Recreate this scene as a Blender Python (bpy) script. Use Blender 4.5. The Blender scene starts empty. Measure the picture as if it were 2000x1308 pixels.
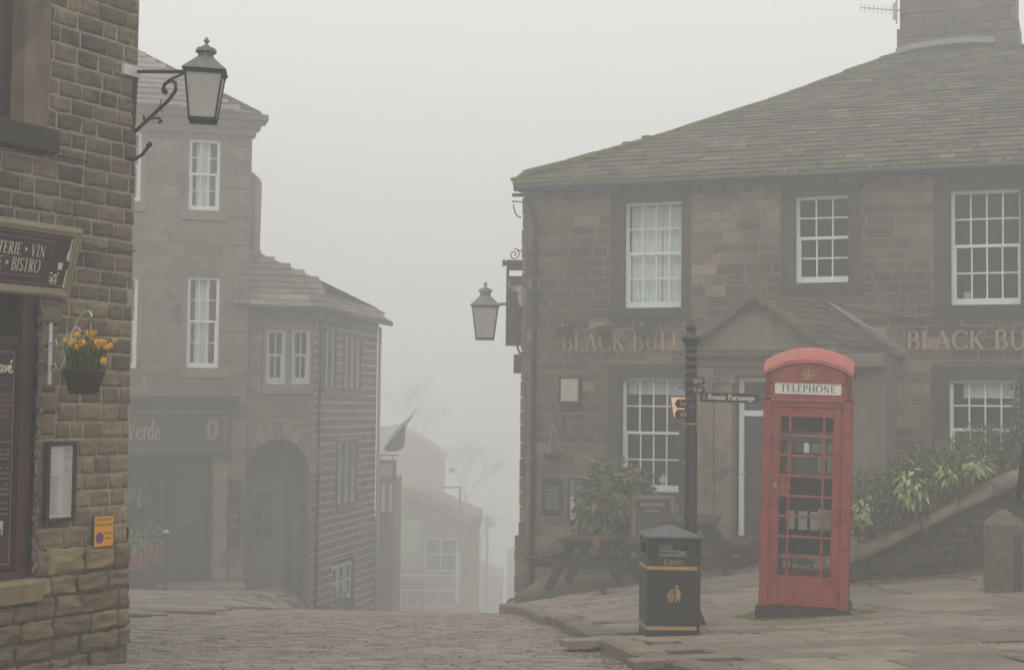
import bpy, bmesh, math, random
from math import sin, cos, pi, radians, atan, sqrt, floor
from mathutils import Vector, Matrix, noise as mnoise
random.seed(7)
R = random.random
def U(a, b): return a + (b - a) * R()
SC = bpy.context.scene
COL = SC.collection
# ------------------------------------------------------------------ camera
CZ, FP = 1.65, 2900.0
PITCH, ROLL = atan(146 / FP), radians(.65)
cam_data = bpy.data.cameras.new("camera")
cam = bpy.data.objects.new("camera", cam_data); COL.objects.link(cam)
cam_data.sensor_width = 36; cam_data.lens = FP / 2000 * 36
cam_data.clip_start = .05; cam_data.clip_end = 2000
CM = Matrix.Rotation(pi / 2 + PITCH, 3, 'X') @ Matrix.Rotation(ROLL, 3, 'Z')
cam.matrix_world = Matrix.Translation((0, 0, CZ)) @ CM.to_4x4()
SC.camera = cam
CAMP = Vector((0, 0, CZ))
# ------------------------------------------------------------------ world, sun, exposure
w = bpy.data.worlds.new("World"); SC.world = w; w.use_nodes = True
nt = w.node_tree; nt.nodes.clear()
sky = nt.nodes.new('ShaderNodeTexSky'); sky.sky_type = 'NISHITA'; sky.sun_disc = False
SUN_EL, SUN_AZ = radians(48), radians(200)
sky.sun_elevation = SUN_EL; sky.sun_rotation = SUN_AZ
sky.air_density = 1; sky.dust_density = 6; sky.ozone_density = 1
hs = nt.nodes.new('ShaderNodeHueSaturation'); hs.inputs['Saturation'].default_value = .12
nt.links.new(sky.outputs[0], hs.inputs['Color'])
# an overcast ceiling: soft gradient by real elevation (brighter towards the zenith)
tc = nt.nodes.new('ShaderNodeTexCoord'); sx = nt.nodes.new('ShaderNodeSeparateXYZ')
nt.links.new(tc.outputs['Generated'], sx.inputs[0])
rp = nt.nodes.new('ShaderNodeValToRGB')
rp.color_ramp.elements[0].position = 0; rp.color_ramp.elements[0].color = (5.4, 5.35, 5.15, 1)
rp.color_ramp.elements[1].position = .75; rp.color_ramp.elements[1].color = (9.6, 9.6, 9.5, 1)
e = rp.color_ramp.elements.new(.28); e.color = (7.3, 7.25, 7.1, 1)
nt.links.new(sx.outputs['Z'], rp.inputs[0])
mx = nt.nodes.new('ShaderNodeMix'); mx.data_type = 'RGBA'; mx.inputs[0].default_value = .88
nt.links.new(hs.outputs[0], mx.inputs[6]); nt.links.new(rp.outputs[0], mx.inputs[7])
bg = nt.nodes.new('ShaderNodeBackground'); bg.inputs[1].default_value = .128
nt.links.new(mx.outputs[2], bg.inputs[0])
wo = nt.nodes.new('ShaderNodeOutputWorld'); nt.links.new(bg.outputs[0], wo.inputs[0])
sl = bpy.data.lights.new("sun", 'SUN'); sl.energy = .5; sl.angle = radians(30); sl.color = (1, .96, .9)
so = bpy.data.objects.new("sun", sl); COL.objects.link(so)
sd = Vector((sin(SUN_AZ) * cos(SUN_EL), cos(SUN_AZ) * cos(SUN_EL), sin(SUN_EL)))
so.rotation_euler = sd.to_track_quat('Z', 'Y').to_euler(); so.location = (0, -10, 30)
SC.view_settings.view_transform = 'Standard'; SC.view_settings.look = 'None'
SC.view_settings.exposure = .1; SC.view_settings.gamma = 1
SC.render.engine = 'CYCLES'
SC.cycles.volume_bounces = 3; SC.cycles.max_bounces = 8; SC.cycles.transparent_max_bounces = 12
FOG_DENSITY = .0168
# ------------------------------------------------------------------ geometry of view helpers
def ray(px, py):
    return (CM @ Vector(((px - 1000) / FP, (654 - py) / FP, -1))).normalized()
def atY(px, py, Y):
    d = ray(px, py); return CAMP + d * (Y / d.y)
class Frame:
    """local plane: s along t, o out along n, z along up"""
    def __init__(f, o, t, n=None, up=(0, 0, 1)):
        f.o = Vector(o); f.t = Vector(t).normalized(); f.up = Vector(up).normalized()
        f.n = Vector(n).normalized() if n is not None else f.t.cross(f.up).normalized()
    def p(f, s, o, z): return f.o + f.t * s + f.n * o + f.up * z
    def hit(f, px, py, out=0.0):
        d = ray(px, py); q = f.o + f.n * out
        k = (q - CAMP).dot(f.n) / d.dot(f.n); h = CAMP + d * k - q
        return h.dot(f.t), h.dot(f.up)
def fr_az(o, deg):   # vertical plane whose t makes angle deg with +X
    return Frame(o, (cos(radians(deg)), sin(radians(deg)), 0))
L0 = Frame((0, 0, 0), (1, 0, 0))       # local frame of a thing: x along, out = -y
# ------------------------------------------------------------------ mesh builder
class MB:
    def __init__(m): m.v = []; m.f = []; m.c = []; m.cur = (.5, .5, .5)
    def poly(m, pts, c=None):
        n = len(m.v); m.v += [tuple(p) for p in pts]; m.f.append(tuple(range(n, n + len(pts)))); m.c.append(c or m.cur)
    def raw(m, pts, faces, c=None):
        n = len(m.v); m.v += [tuple(p) for p in pts]
        for f in faces: m.f.append(tuple(n + i for i in f)); m.c.append(c or m.cur)
    def box(m, fr, s0, s1, o0, o1, z0, z1, c=None):
        P = [fr.p(s, o, z) for z in (z0, z1) for s, o in ((s0, o0), (s1, o0), (s1, o1), (s0, o1))]
        m.raw(P, [(0, 1, 2, 3), (7, 6, 5, 4), (0, 4, 5, 1), (1, 5, 6, 2), (2, 6, 7, 3), (3, 7, 4, 0)], c)
    def prism(m, fr, pts, o0, o1, c=None):        # pts (s,z)
        n = len(pts); P = [fr.p(s, o0, z) for s, z in pts] + [fr.p(s, o1, z) for s, z in pts]
        m.raw(P, [tuple(range(n)), tuple(range(2 * n - 1, n - 1, -1))] + [(i, n + i, n + (i + 1) % n, (i + 1) % n) for i in range(n)], c)
    def bar(m, a, b, wd, h, c=None):              # square bar a->b
        a, b = Vector(a), Vector(b); d = (b - a).normalized()
        u = Vector((0, 0, 1)) if abs(d.z) < .9 else Vector((0, 1, 0))
        x = d.cross(u).normalized() * wd / 2; y = x.cross(d).normalized() * h / 2
        P = [q + sx_ * x + sy_ * y for q in (a, b) for sx_, sy_ in ((-1, -1), (1, -1), (1, 1), (-1, 1))]
        m.raw(P, [(0, 1, 2, 3), (7, 6, 5, 4), (0, 4, 5, 1), (1, 5, 6, 2), (2, 6, 7, 3), (3, 7, 4, 0)], c)
    def tube(m, pts, r, n=8, c=None, cap=True):
        pts = [Vector(p) for p in pts]; rs = r if isinstance(r, (list, tuple)) else [r] * len(pts)
        P = []; prev = None
        for i, p in enumerate(pts):
            d = (pts[min(i + 1, len(pts) - 1)] - pts[max(i - 1, 0)]).normalized()
            if prev is None:
                u = Vector((0, 0, 1)) if abs(d.z) < .9 else Vector((1, 0, 0)); x = d.cross(u).normalized()
            else: x = (prev - d * prev.dot(d)).normalized()
            prev = x; y = d.cross(x)
            P += [p + (x * cos(2 * pi * k / n) + y * sin(2 * pi * k / n)) * rs[i] for k in range(n)]
        F = [(i * n + k, i * n + (k + 1) % n, (i + 1) * n + (k + 1) % n, (i + 1) * n + k) for i in range(len(pts) - 1) for k in range(n)]
        if cap: F += [tuple(range(n - 1, -1, -1)), tuple(range((len(pts) - 1) * n, len(pts) * n))]
        m.raw(P, F, c)
    def lathe(m, cx, cy, prof, n=20, c=None, sq=False, rot=0):   # prof (r,z)
        P = []
        for r, z in prof:
            for k in range(n):
                a = 2 * pi * (k + (.5 if sq else 0)) / n + rot; rr = r * (sqrt(2) if sq else 1)
                P.append((cx + cos(a) * rr, cy + sin(a) * rr, z))
        F = [(i * n + k, i * n + (k + 1) % n, (i + 1) * n + (k + 1) % n, (i + 1) * n + k) for i in range(len(prof) - 1) for k in range(n)]
        F += [tuple(range(n - 1, -1, -1)), tuple(range((len(prof) - 1) * n, len(prof) * n))]
        m.raw(P, F, c)
    def ball(m, p, r, n=8, c=None, sc=(1, 1, 1)):
        P = []; rows = n // 2 + 1
        for i in range(1, rows):
            for k in range(n):
                a, b = pi * i / rows, 2 * pi * k / n
                P.append((p[0] + r * sc[0] * sin(a) * cos(b), p[1] + r * sc[1] * sin(a) * sin(b), p[2] + r * sc[2] * cos(a)))
        q = len(P); P += [(p[0], p[1], p[2] + r * sc[2]), (p[0], p[1], p[2] - r * sc[2])]
        F = [(i * n + k, i * n + (k + 1) % n, (i + 1) * n + (k + 1) % n, (i + 1) * n + k) for i in range(rows - 2) for k in range(n)]
        F += [(q, (k + 1) % n, k) for k in range(n)] + [(q + 1, (rows - 2) * n + k, (rows - 2) * n + (k + 1) % n) for k in range(n)]
        m.raw(P, F, c)
    def build(m, name, mat, parent=None, smooth=False, bevel=0, merge=True):
        me = bpy.data.meshes.new(name)
        sh = parent['_base'] if parent is not None and '_base' in parent else (0, 0, 0)
        me.from_pydata([(v[0] - sh[0], v[1] - sh[1], v[2] - sh[2]) for v in m.v], [], m.f)
        at = me.attributes.new('var', 'FLOAT_COLOR', 'FACE')
        at.data.foreach_set('color', [q for c in m.c for q in (c[0], c[1], c[2], 1)])
        if merge:
            b = bmesh.new(); b.from_mesh(me); bmesh.ops.recalc_face_normals(b, faces=b.faces); b.to_mesh(me); b.free()
        if smooth: me.polygons.foreach_set('use_smooth', [True] * len(me.polygons))
        me.materials.append(mat); me.update()
        o = bpy.data.objects.new(name, me); COL.objects.link(o)
        if parent is not None:
            o.parent = parent
            if '_base' in parent: o['_base'] = parent['_base']
        if bevel:
            bv = o.modifiers.new('bevel', 'BEVEL'); bv.width = bevel; bv.segments = 2; bv.limit_method = 'ANGLE'
        return o
def tag(o, label, cat, group=None, kind=None):
    if label: o['label'] = label
    if cat: o['category'] = cat
    if group: o['group'] = group
    if kind: o['kind'] = kind
    return o
def thing(name, label, cat, loc=(0, 0, 0), group=None, world=True, rz=0):
    """Empty at the thing's base. world=True: parts are given in world coordinates."""
    o = bpy.data.objects.new(name, None); COL.objects.link(o); o.location = loc; o.empty_display_size = .2
    o['_base'] = tuple(loc) if world else (0.0, 0.0, 0.0); o.rotation_euler.z = rz
    return tag(o, label, cat, group)
def struct(name, mb, mat, smooth=False):
    o = mb.build(name, mat, None, smooth); o['kind'] = 'structure'; return o
def copy_tree(o, parent=None):
    c = o.copy(); COL.objects.link(c)
    if parent is not None: c.parent = parent
    for ch in list(o.children): copy_tree(ch, c)
    return c
# ------------------------------------------------------------------ materials
def M(name, col, rough=.85, mott=.25, scale=6, bump=.25, bscale=40, metal=0, ramp=None, moss=0, mosscol=(.07, .085, .02),
      stretch=(1, 1, 1), spec=.35, soot=0, sootcol=(.018, .016, .013), streak=0, coat=0, upmoss=False):
    m = bpy.data.materials.new(name); m.use_nodes = True; t = m.node_tree; N = t.nodes; Lk = t.links
    b = N['Principled BSDF']; b.inputs['Roughness'].default_value = rough; b.inputs['Metallic'].default_value = metal
    b.inputs['Specular IOR Level'].default_value = spec
    if coat: b.inputs['Coat Weight'].default_value = coat; b.inputs['Coat Roughness'].default_value = .15
    tcn = N.new('ShaderNodeTexCoord'); mp = N.new('ShaderNodeMapping'); mp.inputs['Scale'].default_value = stretch
    Lk.new(tcn.outputs['Object'], mp.inputs[0])
    def nz(s, det=5, ro=.6, src=None, dist=0):
        n = N.new('ShaderNodeTexNoise'); n.inputs['Scale'].default_value = s; n.inputs['Detail'].default_value = det
        n.inputs['Roughness'].default_value = ro; n.inputs['Distortion'].default_value = dist
        Lk.new((src or mp).outputs[0 if src is None else 'Object'], n.inputs['Vector']); return n
    def rng(src, a, b_, c, d):
        r = N.new('ShaderNodeMapRange'); r.inputs[1].default_value = a; r.inputs[2].default_value = b_
        r.inputs[3].default_value = c; r.inputs[4].default_value = d; Lk.new(src, r.inputs[0]); return r.outputs[0]
    def mix(fac, A, B, mode='MIX'):
        x = N.new('ShaderNodeMix'); x.data_type = 'RGBA'; x.blend_type = mode
        if isinstance(fac, (int, float)): x.inputs[0].default_value = fac
        else: Lk.new(fac, x.inputs[0])
        for i, v in ((6, A), (7, B)):
            if isinstance(v, tuple): x.inputs[i].default_value = (*v, 1)
            else: Lk.new(v, x.inputs[i])
        return x.outputs[2]
    if ramp:
        a = N.new('ShaderNodeAttribute'); a.attribute_name = 'var'; sp = N.new('ShaderNodeSeparateColor'); Lk.new(a.outputs['Color'], sp.inputs[0])
        cr = N.new('ShaderNodeValToRGB'); el = cr.color_ramp.elements
        while len(el) < len(ramp): el.new(.5)
        for i, c in enumerate(ramp): el[i].position = i / max(1, len(ramp) - 1); el[i].color = (*c, 1)
        Lk.new(sp.outputs[0], cr.inputs[0]); c0 = cr.outputs[0]
    else:
        rg = N.new('ShaderNodeRGB'); rg.outputs[0].default_value = (*col, 1); c0 = rg.outputs[0]
    n1 = nz(scale)
    g = N.new('ShaderNodeCombineColor'); v = rng(n1.outputs[0], .25, .75, 1 - mott, 1 + mott)
    for i in range(3): Lk.new(v, g.inputs[i])
    c0 = mix(1, c0, g.outputs[0], 'MULTIPLY')
    if soot:
        n2 = nz(1.7, 6, .65, tcn, .6)
        c0 = mix(rng(n2.outputs[0], .62 - soot * .3, .78 - soot * .25, 0, .8), c0, sootcol)
    if streak:
        mp2 = N.new('ShaderNodeMapping'); mp2.inputs['Scale'].default_value = (5, 5, .35); Lk.new(tcn.outputs['Object'], mp2.inputs[0])
        n3 = N.new('ShaderNodeTexNoise'); n3.inputs['Scale'].default_value = 1.5; n3.inputs['Detail'].default_value = 5; Lk.new(mp2.outputs[0], n3.inputs['Vector'])
        c0 = mix(rng(n3.outputs[0], .5, .75, 0, streak), c0, sootcol)
    if moss:
        n4 = nz(2.3, 8, .7, tcn, .3); mk = rng(n4.outputs[0], .66 - moss * .35, .76 - moss * .3, 0, .9)
        if upmoss:
            ge = N.new('ShaderNodeNewGeometry'); s3 = N.new('ShaderNodeSeparateXYZ'); Lk.new(ge.outputs['Normal'], s3.inputs[0])
            mu = N.new('ShaderNodeMath'); mu.operation = 'MULTIPLY'; Lk.new(mk, mu.inputs[0]); Lk.new(rng(s3.outputs['Z'], .2, .8, .15, 1), mu.inputs[1]); mk = mu.outputs[0]
        n5 = nz(14, 4, .6, tcn)
        c0 = mix(mk, c0, mix(rng(n5.outputs[0], .35, .65, 0, 1), mosscol, tuple(min(1, q * 2.0) for q in mosscol)))
    Lk.new(c0, b.inputs['Base Color'])
    if bump:
        nb = nz(bscale, 6, .65); bm = N.new('ShaderNodeBump'); bm.inputs['Strength'].default_value = bump; bm.inputs['Distance'].default_value = .02
        Lk.new(nb.outputs[0], bm.inputs['Height']); Lk.new(bm.outputs[0], b.inputs['Normal'])
        Lk.new(rng(n1.outputs[0], .3, .7, max(0, rough - .08), min(1, rough + .1)), b.inputs['Roughness'])
    return m
def glass_mat(name, tint=(.9, .93, .92), rough=.03, base=.12):
    m = bpy.data.materials.new(name); m.use_nodes = True; t = m.node_tree; N = t.nodes; N.remove(N['Principled BSDF'])
    a = N.new('ShaderNodeBsdfTransparent'); a.inputs[0].default_value = (*tint, 1)
    g = N.new('ShaderNodeBsdfGlossy'); g.inputs['Roughness'].default_value = rough; g.inputs[0].default_value = (.9, .9, .9, 1)
    f = N.new('ShaderNodeLayerWeight'); f.inputs[0].default_value = base
    mi = N.new('ShaderNodeMixShader'); t.links.new(f.outputs['Fresnel'], mi.inputs[0]); t.links.new(a.outputs[0], mi.inputs[1]); t.links.new(g.outputs[0], mi.inputs[2])
    t.links.new(mi.outputs[0], N['Material Output'].inputs[0]); return m
def leaf_mat(name, ramp):
    m = M(name, (0, 0, 0), .55, .15, 20, 0, ramp=ramp, spec=.3)
    return m
SAND = [(.055, .045, .034), (.085, .07, .052), (.12, .096, .07), (.16, .127, .088), (.2, .152, .1)]
mt = {}
mt['near'] = M('near_gritstone', None, .9, .42, 12, .9, 34, ramp=[(.105, .087, .063), (.16, .131, .091), (.215, .172, .117), (.285, .222, .143), (.37, .28, .17)], stretch=(1, 1, 2.6), soot=.28, moss=.05, mosscol=(.07, .075, .03))
mt['nearlow'] = M('split_gritstone', None, .9, .34, 6, 1.0, 16, ramp=[(.18, .14, .088), (.25, .192, .117), (.33, .25, .147), (.4, .3, .175)], stretch=(1, 1, 7), soot=.18)
mt['mortar'] = M('lime_mortar', (.37, .315, .24), .95, .2, 12, .6, 70)
mt['mortardark'] = M('weathered_mortar', (.16, .128, .09), .95, .3, 12, .6, 60)
mt['bb'] = M('pub_sandstone', None, .9, .3, 3, .5, 30, ramp=[(.065, .053, .036), (.1, .082, .056), (.15, .121, .08), (.22, .174, .11), (.32, .245, .145)], soot=.3, streak=.25, moss=.1, mosscol=(.06, .065, .03))
mt['bbmortar'] = M('pub_pointing', (.17, .135, .092), .95, .2, 12, .4, 60)
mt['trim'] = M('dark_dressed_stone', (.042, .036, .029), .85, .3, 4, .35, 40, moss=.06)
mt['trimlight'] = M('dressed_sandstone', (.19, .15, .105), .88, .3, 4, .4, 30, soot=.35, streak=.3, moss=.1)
mt['far'] = M('far_sandstone', None, .9, .28, 3, .4, 24, ramp=[(.13, .108, .082), (.16, .132, .1), (.19, .157, .117), (.25, .2, .138)], soot=.3, moss=.15, mosscol=(.06, .07, .03))  # tones paled and evened out: extra fog veil put into the stone colour
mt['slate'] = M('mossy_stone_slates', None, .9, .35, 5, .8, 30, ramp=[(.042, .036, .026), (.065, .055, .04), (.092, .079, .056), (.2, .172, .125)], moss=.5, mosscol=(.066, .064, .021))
mt['slatefar'] = M('stone_slates', None, .9, .3, 5, .6, 30, ramp=[(.12, .105, .085), (.15, .13, .105), (.18, .156, .125), (.25, .215, .17)], moss=.2, mosscol=(.07, .08, .03))  # paled like the far stone, with haze put into the slate colour
mt['moss'] = M('moss', (.1, .115, .025), 1, .45, 18, 1, 60)
mt['lead'] = M('lead_flashing', (.18, .19, .2), .5, .2, 6, .3, 20, metal=.3)
mt['sett'] = M('worn_setts', None, .55, .3, 14, .5, 50, ramp=[(.14, .113, .088), (.185, .15, .118), (.225, .184, .145), (.265, .218, .172)], moss=.02, spec=.5)
mt['joint'] = M('gritty_joints', (.05, .042, .03), .95, .4, 12, .8, 60, moss=.12)
mt['flag'] = M('worn_flagstone', None, .6, .3, 5, .5, 22, ramp=[(.13, .105, .078), (.165, .135, .1), (.2, .165, .125), (.24, .2, .155)], moss=.08, spec=.45, soot=.05)
mt['kerb'] = M('kerb_stone', None, .7, .3, 7, .6, 30, ramp=[(.12, .1, .075), (.19, .155, .115)], moss=.1, mosscol=(.08, .08, .03))
mt['mosskerb'] = M('mossy_kerb', None, .9, .35, 7, .7, 30, ramp=[(.08, .07, .05), (.11, .095, .065)], moss=.5)
mt['ground'] = M('ground', (.1, .085, .06), .95, .3, 3, .6, 20, moss=.1)
mt['white'] = M('old_white_paint', (.72, .73, .7), .5, .1, 9, .15, 50, soot=.02, sootcol=(.3, .27, .22), spec=.4)
mt['cream'] = M('green_grey_paint', (.42, .46, .42), .6, .12, 9, .15, 50)
mt['darkwall'] = M('dark_garden_stone', None, .92, .35, 5, .8, 26, ramp=[(.028, .024, .018), (.042, .036, .027), (.06, .05, .037)], moss=.12, mosscol=(.05, .055, .02))
mt['sheenroom'] = M('pane_sheen_room', (.42, .42, .4), .9, .2, 2, 0)  # room lightened so its colour stands in for skylight in the panes
mt['room'] = M('dark_room', (.035, .03, .025), .9, .3, 3, 0)
mt['curtain'] = M('white_blind', (.85, .88, .86), .9, .08, 3, .15, 8, stretch=(8, 8, .2))
mt['glass'] = glass_mat('window_glass')
mt['black'] = M('black_iron', (.012, .012, .012), .4, .25, 10, .15, 60, spec=.5)
mt['blackdull'] = M('tarred_wood', (.02, .018, .015), .75, .35, 10, .4, 40, stretch=(1, 1, 1))
mt['gold'] = M('gold_paint', (.42, .27, .09), .5, .15, 20, 0, metal=.2)
mt['copperletter'] = M('gilt_brown_letters', (.33, .24, .145), .6, .2, 8, .1, 40)
mt['red'] = M('telephone_red_paint', (.27, .03, .022), .28, .25, 4, .12, 30, spec=.6, streak=.45, soot=.12, sootcol=(.13, .035, .025))
mt['redroof'] = M('faded_red_roof', (.4, .1, .08), .6, .3, 14, .4, 40, soot=.12, sootcol=(.5, .42, .38), streak=.1)
mt['opal'] = M('opal_glass', (.72, .7, .64), .3, .08, 10, 0)
mt['verdigris'] = M('verdigris_copper', (.145, .17, .157), .6, .35, 9, .2, 40, streak=.35, sootcol=(.05, .06, .055))
mt['frosted'] = M('frosted_lamp_glass', (.42, .41, .37), .35, .1, 6, 0)
mt['maroon'] = M('maroon_paint', (.045, .012, .014), .4, .12, 6, .08, 40, spec=.5)
mt['signmaroon'] = M('maroon_sign', (.05, .02, .026), .5, .08, 4, 0)
mt['champagne'] = M('champagne_moulding', (.36, .32, .22), .45, .15, 9, .1, 40, metal=.3)
mt['cream_letter'] = M('cream_letters', (.66, .63, .5), .6, .08, 9, 0)
mt['pinkline'] = M('pale_line', (.3, .22, .19), .6, .05, 9, 0)
mt['board'] = M('black_board', (.018, .018, .017), .5, .2, 6, .05, 30)
mt['boardbrown'] = M('brown_board', (.04, .03, .022), .6, .2, 6, .1, 30)
mt['chalk'] = M('chalk_letters', (.42, .42, .4), .9, .2, 20, 0)
mt['paper'] = M('printed_paper', (.5, .5, .45), .6, .06, 5, 0)
mt['ink'] = M('grey_print', (.14, .14, .13), .7, .1, 9, 0)
mt['yellow'] = M('parking_yellow', (.72, .33, .02), .4, .06, 6, 0)
mt['blue'] = M('sign_blue', (.06, .08, .3), .4, .05, 6, 0)
mt['signred'] = M('sign_red', (.4, .03, .03), .4, .05, 6, 0)
mt['teal'] = M('teal_paint', (.06, .3, .24), .5, .05, 6, 0)
mt['wood'] = M('dark_wood', (.035, .028, .02), .7, .35, 8, .4, 40, stretch=(1, 1, 1), moss=.05)
mt['terracotta'] = M('terracotta', (.22, .09, .05), .8, .2, 10, .2, 40)
mt['render'] = M('grey_render', (.15, .13, .1), .95, .2, 3, .4, 60, streak=.2, moss=.05)
mt['doorgreen'] = M('dark_green_paint', (.02, .028, .024), .45, .15, 5, .05, 30)
mt['doorgrey'] = M('grey_door_paint', (.1, .115, .12), .5, .12, 5, .08, 30)
mt['doordark'] = M('black_brown_door', (.03, .024, .02), .45, .15, 5, .05, 30)
mt['whitebar'] = M('white_iron', (.6, .6, .56), .5, .15, 20, .1, 50)
mt['wicker'] = M('coco_liner', (.05, .032, .022), .95, .35, 25, 1, 50)
mt['laurel'] = leaf_mat('laurel_leaves', [(.05, .06, .02), (.085, .11, .036), (.13, .155, .052), (.2, .22, .075), (.6, .44, .07)])
mt['brightleaf'] = leaf_mat('pale_laurel_leaves', [(.16, .19, .08), (.28, .33, .14), (.42, .46, .21)])
mt['conifer'] = leaf_mat('conifer_sprays', [(.035, .042, .016), (.075, .085, .03), (.12, .135, .045), (.2, .2, .07)])
mt['daffleaf'] = leaf_mat('daffodil_leaves', [(.035, .075, .02), (.06, .12, .03)])
mt['petal'] = leaf_mat('daffodil_petals', [(.8, .5, .03), (.85, .62, .06)])
mt['trumpet'] = leaf_mat('daffodil_trumpets', [(.75, .22, .01), (.8, .3, .015)])
mt['bark'] = M('bark', (.08, .065, .05), .95, .3, 10, .6, 30)
mt['steel'] = M('worn_steel', (.35, .35, .34), .35, .15, 12, .1, 40, metal=.8)
mt['fur'] = M('black_fur', (.014, .012, .011), .8, .4, 20, 1, 60)
mt['debris'] = M('dry_twigs', (.2, .15, .09), .95, .3, 10, .3, 30)
mt['fargreen'] = M('green_panel', (.2, .32, .16), .7, .1, 3, 0)
mt['litlamp'] = None
def emis(name, col, st):
    m = bpy.data.materials.new(name); m.use_nodes = True; b = m.node_tree.nodes['Principled BSDF']
    b.inputs['Base Color'].default_value = (.3, .2, .1, 1); b.inputs['Emission Color'].default_value = (*col, 1); b.inputs['Emission Strength'].default_value = st; return m
mt['litlamp'] = emis('lit_lamp_glass', (1, .62, .36), .5)
# ------------------------------------------------------------------ ground surface
def lerp(tb, y):
    if y <= tb[0][0]: return tb[0][1]
    for (a, b), (c, d) in zip(tb, tb[1:]):
        if y <= c: k = (y - a) / (c - a); return b + (d - b) * k
    return tb[-1][1]
RD = [(-30, -1.4), (0, -1.5), (6, -1.53), (9.4, -1.65), (12, -1.9), (15, -2.16), (17, -2.335), (19, -2.575), (21.5, -2.95), (24, -3.45), (30, -4.75), (40, -6.9), (60, -10.8), (80, -14.4), (150, -26)]
LD = [(-30, -1.4), (0, -1.5), (6, -1.53), (9.4, -1.65), (12, -1.86), (15, -2.12), (18, -2.4), (22, -2.8), (24, -3.03), (27, -3.36), (30, -3.72), (33, -4.08), (36, -4.8), (42, -6.4), (60, -10.2), (80, -14.2), (150, -26)]
KX = [(-20, 3), (5, 1.8), (9.5, 1.02), (10.4, .84), (12.5, .65), (14.8, .5), (16.5, .26), (19, 0), (22, -.05), (40, 0)]
BX = [(-20, .02), (10, .04), (14, .05), (17, .10), (21.5, .2), (30, .22), (60, .2)]
KL = [(-20, -9), (10, -4.4), (12, -4.2), (15.5, -3.8), (18, -3.5), (20, -3.0), (23, -3.3), (32, -4.5), (60, -5)]
PD = [(-30, -1.3), (9, -1.53), (12, -1.81), (15, -2.08), (17, -2.25), (19, -2.49), (21.5, -2.79), (24, -3.0), (30, -3.4), (60, -9)]
def sm(a, b, x):
    k = max(0, min(1, (x - a) / (b - a))); return k * k * (3 - 2 * k)
def z_road(x, y):
    k = sm(-4.7, -2.8, x); return CZ + lerp(LD, y) * (1 - k) + lerp(RD, y) * k + .03 * mnoise.noise((x * .4, y * .4, 1)) * sm(3, 9, y)
def z_pav(x, y):
    return CZ + lerp(PD, y) + max(0, x - lerp(KX, y)) * lerp(BX, y) * (1 if x < 6.5 else 1) + .03 * mnoise.noise((x * .5, y * .5, 7))
def z_left(x, y): return z_road(x, y) + .035
def ground_hit(px, py, zf=z_pav):
    d = ray(px, py); k = 4.0
    while k < 120:
        p = CAMP + d * k
        if p.z <= zf(p.x, p.y): return p
        k += .01
    return CAMP + d * 20
def paving(mb, reg, zf, x0, x1, y0, y1, rd, wd, gap, ang=0, lift=.0, jit=.012, cham=.01, tilt=.006, drop=.05, edgej=0):
    """individual stones laid in rows; each stone is a chamfered slab following the ground zf"""
    ca, sa = cos(ang), sin(ang); cx, cy = (x0 + x1) / 2, (y0 + y1) / 2; ext = max(x1 - x0, y1 - y0) * .75
    v = -ext; row = 0
    while v < ext:
        d = U(*rd); u = -ext + U(0, .3)
        wob = U(0, 10)
        while u < ext:
            wdt = U(*wd); uc, vc = u + wdt / 2, v + d / 2
            x, y = cx + uc * ca - vc * sa, cy + uc * sa + vc * ca
            if x0 <= x <= x1 and y0 <= y <= y1 and reg(x, y):
                h = lift + U(-tilt, tilt); tx, ty = U(-tilt, tilt) / wdt, U(-tilt, tilt) / d; rings = []
                cs = [(-1, -1), (1, -1), (1, 1), (-1, 1)]; cj = [(U(-jit, jit), U(-jit, jit)) for _ in cs]
                for inset, dz in ((gap / 2, -drop), (gap / 2, -cham * .8), (gap / 2 + cham, 0)):
                    ring = []
                    for (a, b), (ja, jb) in zip(cs, cj):
                        lu, lv = a * (wdt / 2 - inset) + ja, b * (d / 2 - inset) + jb
                        if edgej: lv += edgej * mnoise.noise((uc + lu, wob, vc))
                        X, Y = cx + (uc + lu) * ca - (vc + lv) * sa, cy + (uc + lu) * sa + (vc + lv) * ca
                        ring.append((X, Y, zf(X, Y) + h + dz + lu * tx + lv * ty))
                    rings.append(ring)
                mb.raw([q for r_ in rings for q in r_], [(i + 4 * k, (i + 1) % 4 + 4 * k, (i + 1) % 4 + 4 * k + 4, i + 4 * k + 4) for k in range(2) for i in range(4)] + [(8, 9, 10, 11)], (R(), R(), R()))
            u += wdt
        v += d; row += 1
def sheet(mb, xs, ys, zf, c=None):
    nx, ny = len(xs), len(ys); n = len(mb.v)
    mb.v += [(x, y, zf(x, y)) for y in ys for x in xs]
    for j in range(ny - 1):
        for i in range(nx - 1):
            mb.f.append((n + j * nx + i, n + j * nx + i + 1, n + (j + 1) * nx + i + 1, n + (j + 1) * nx + i)); mb.c.append(c or (.5, .5, .5))
def rngs(a, b, st): k = int(round((b - a) / st)); return [a + (b - a) * i / k for i in range(k + 1)]
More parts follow.
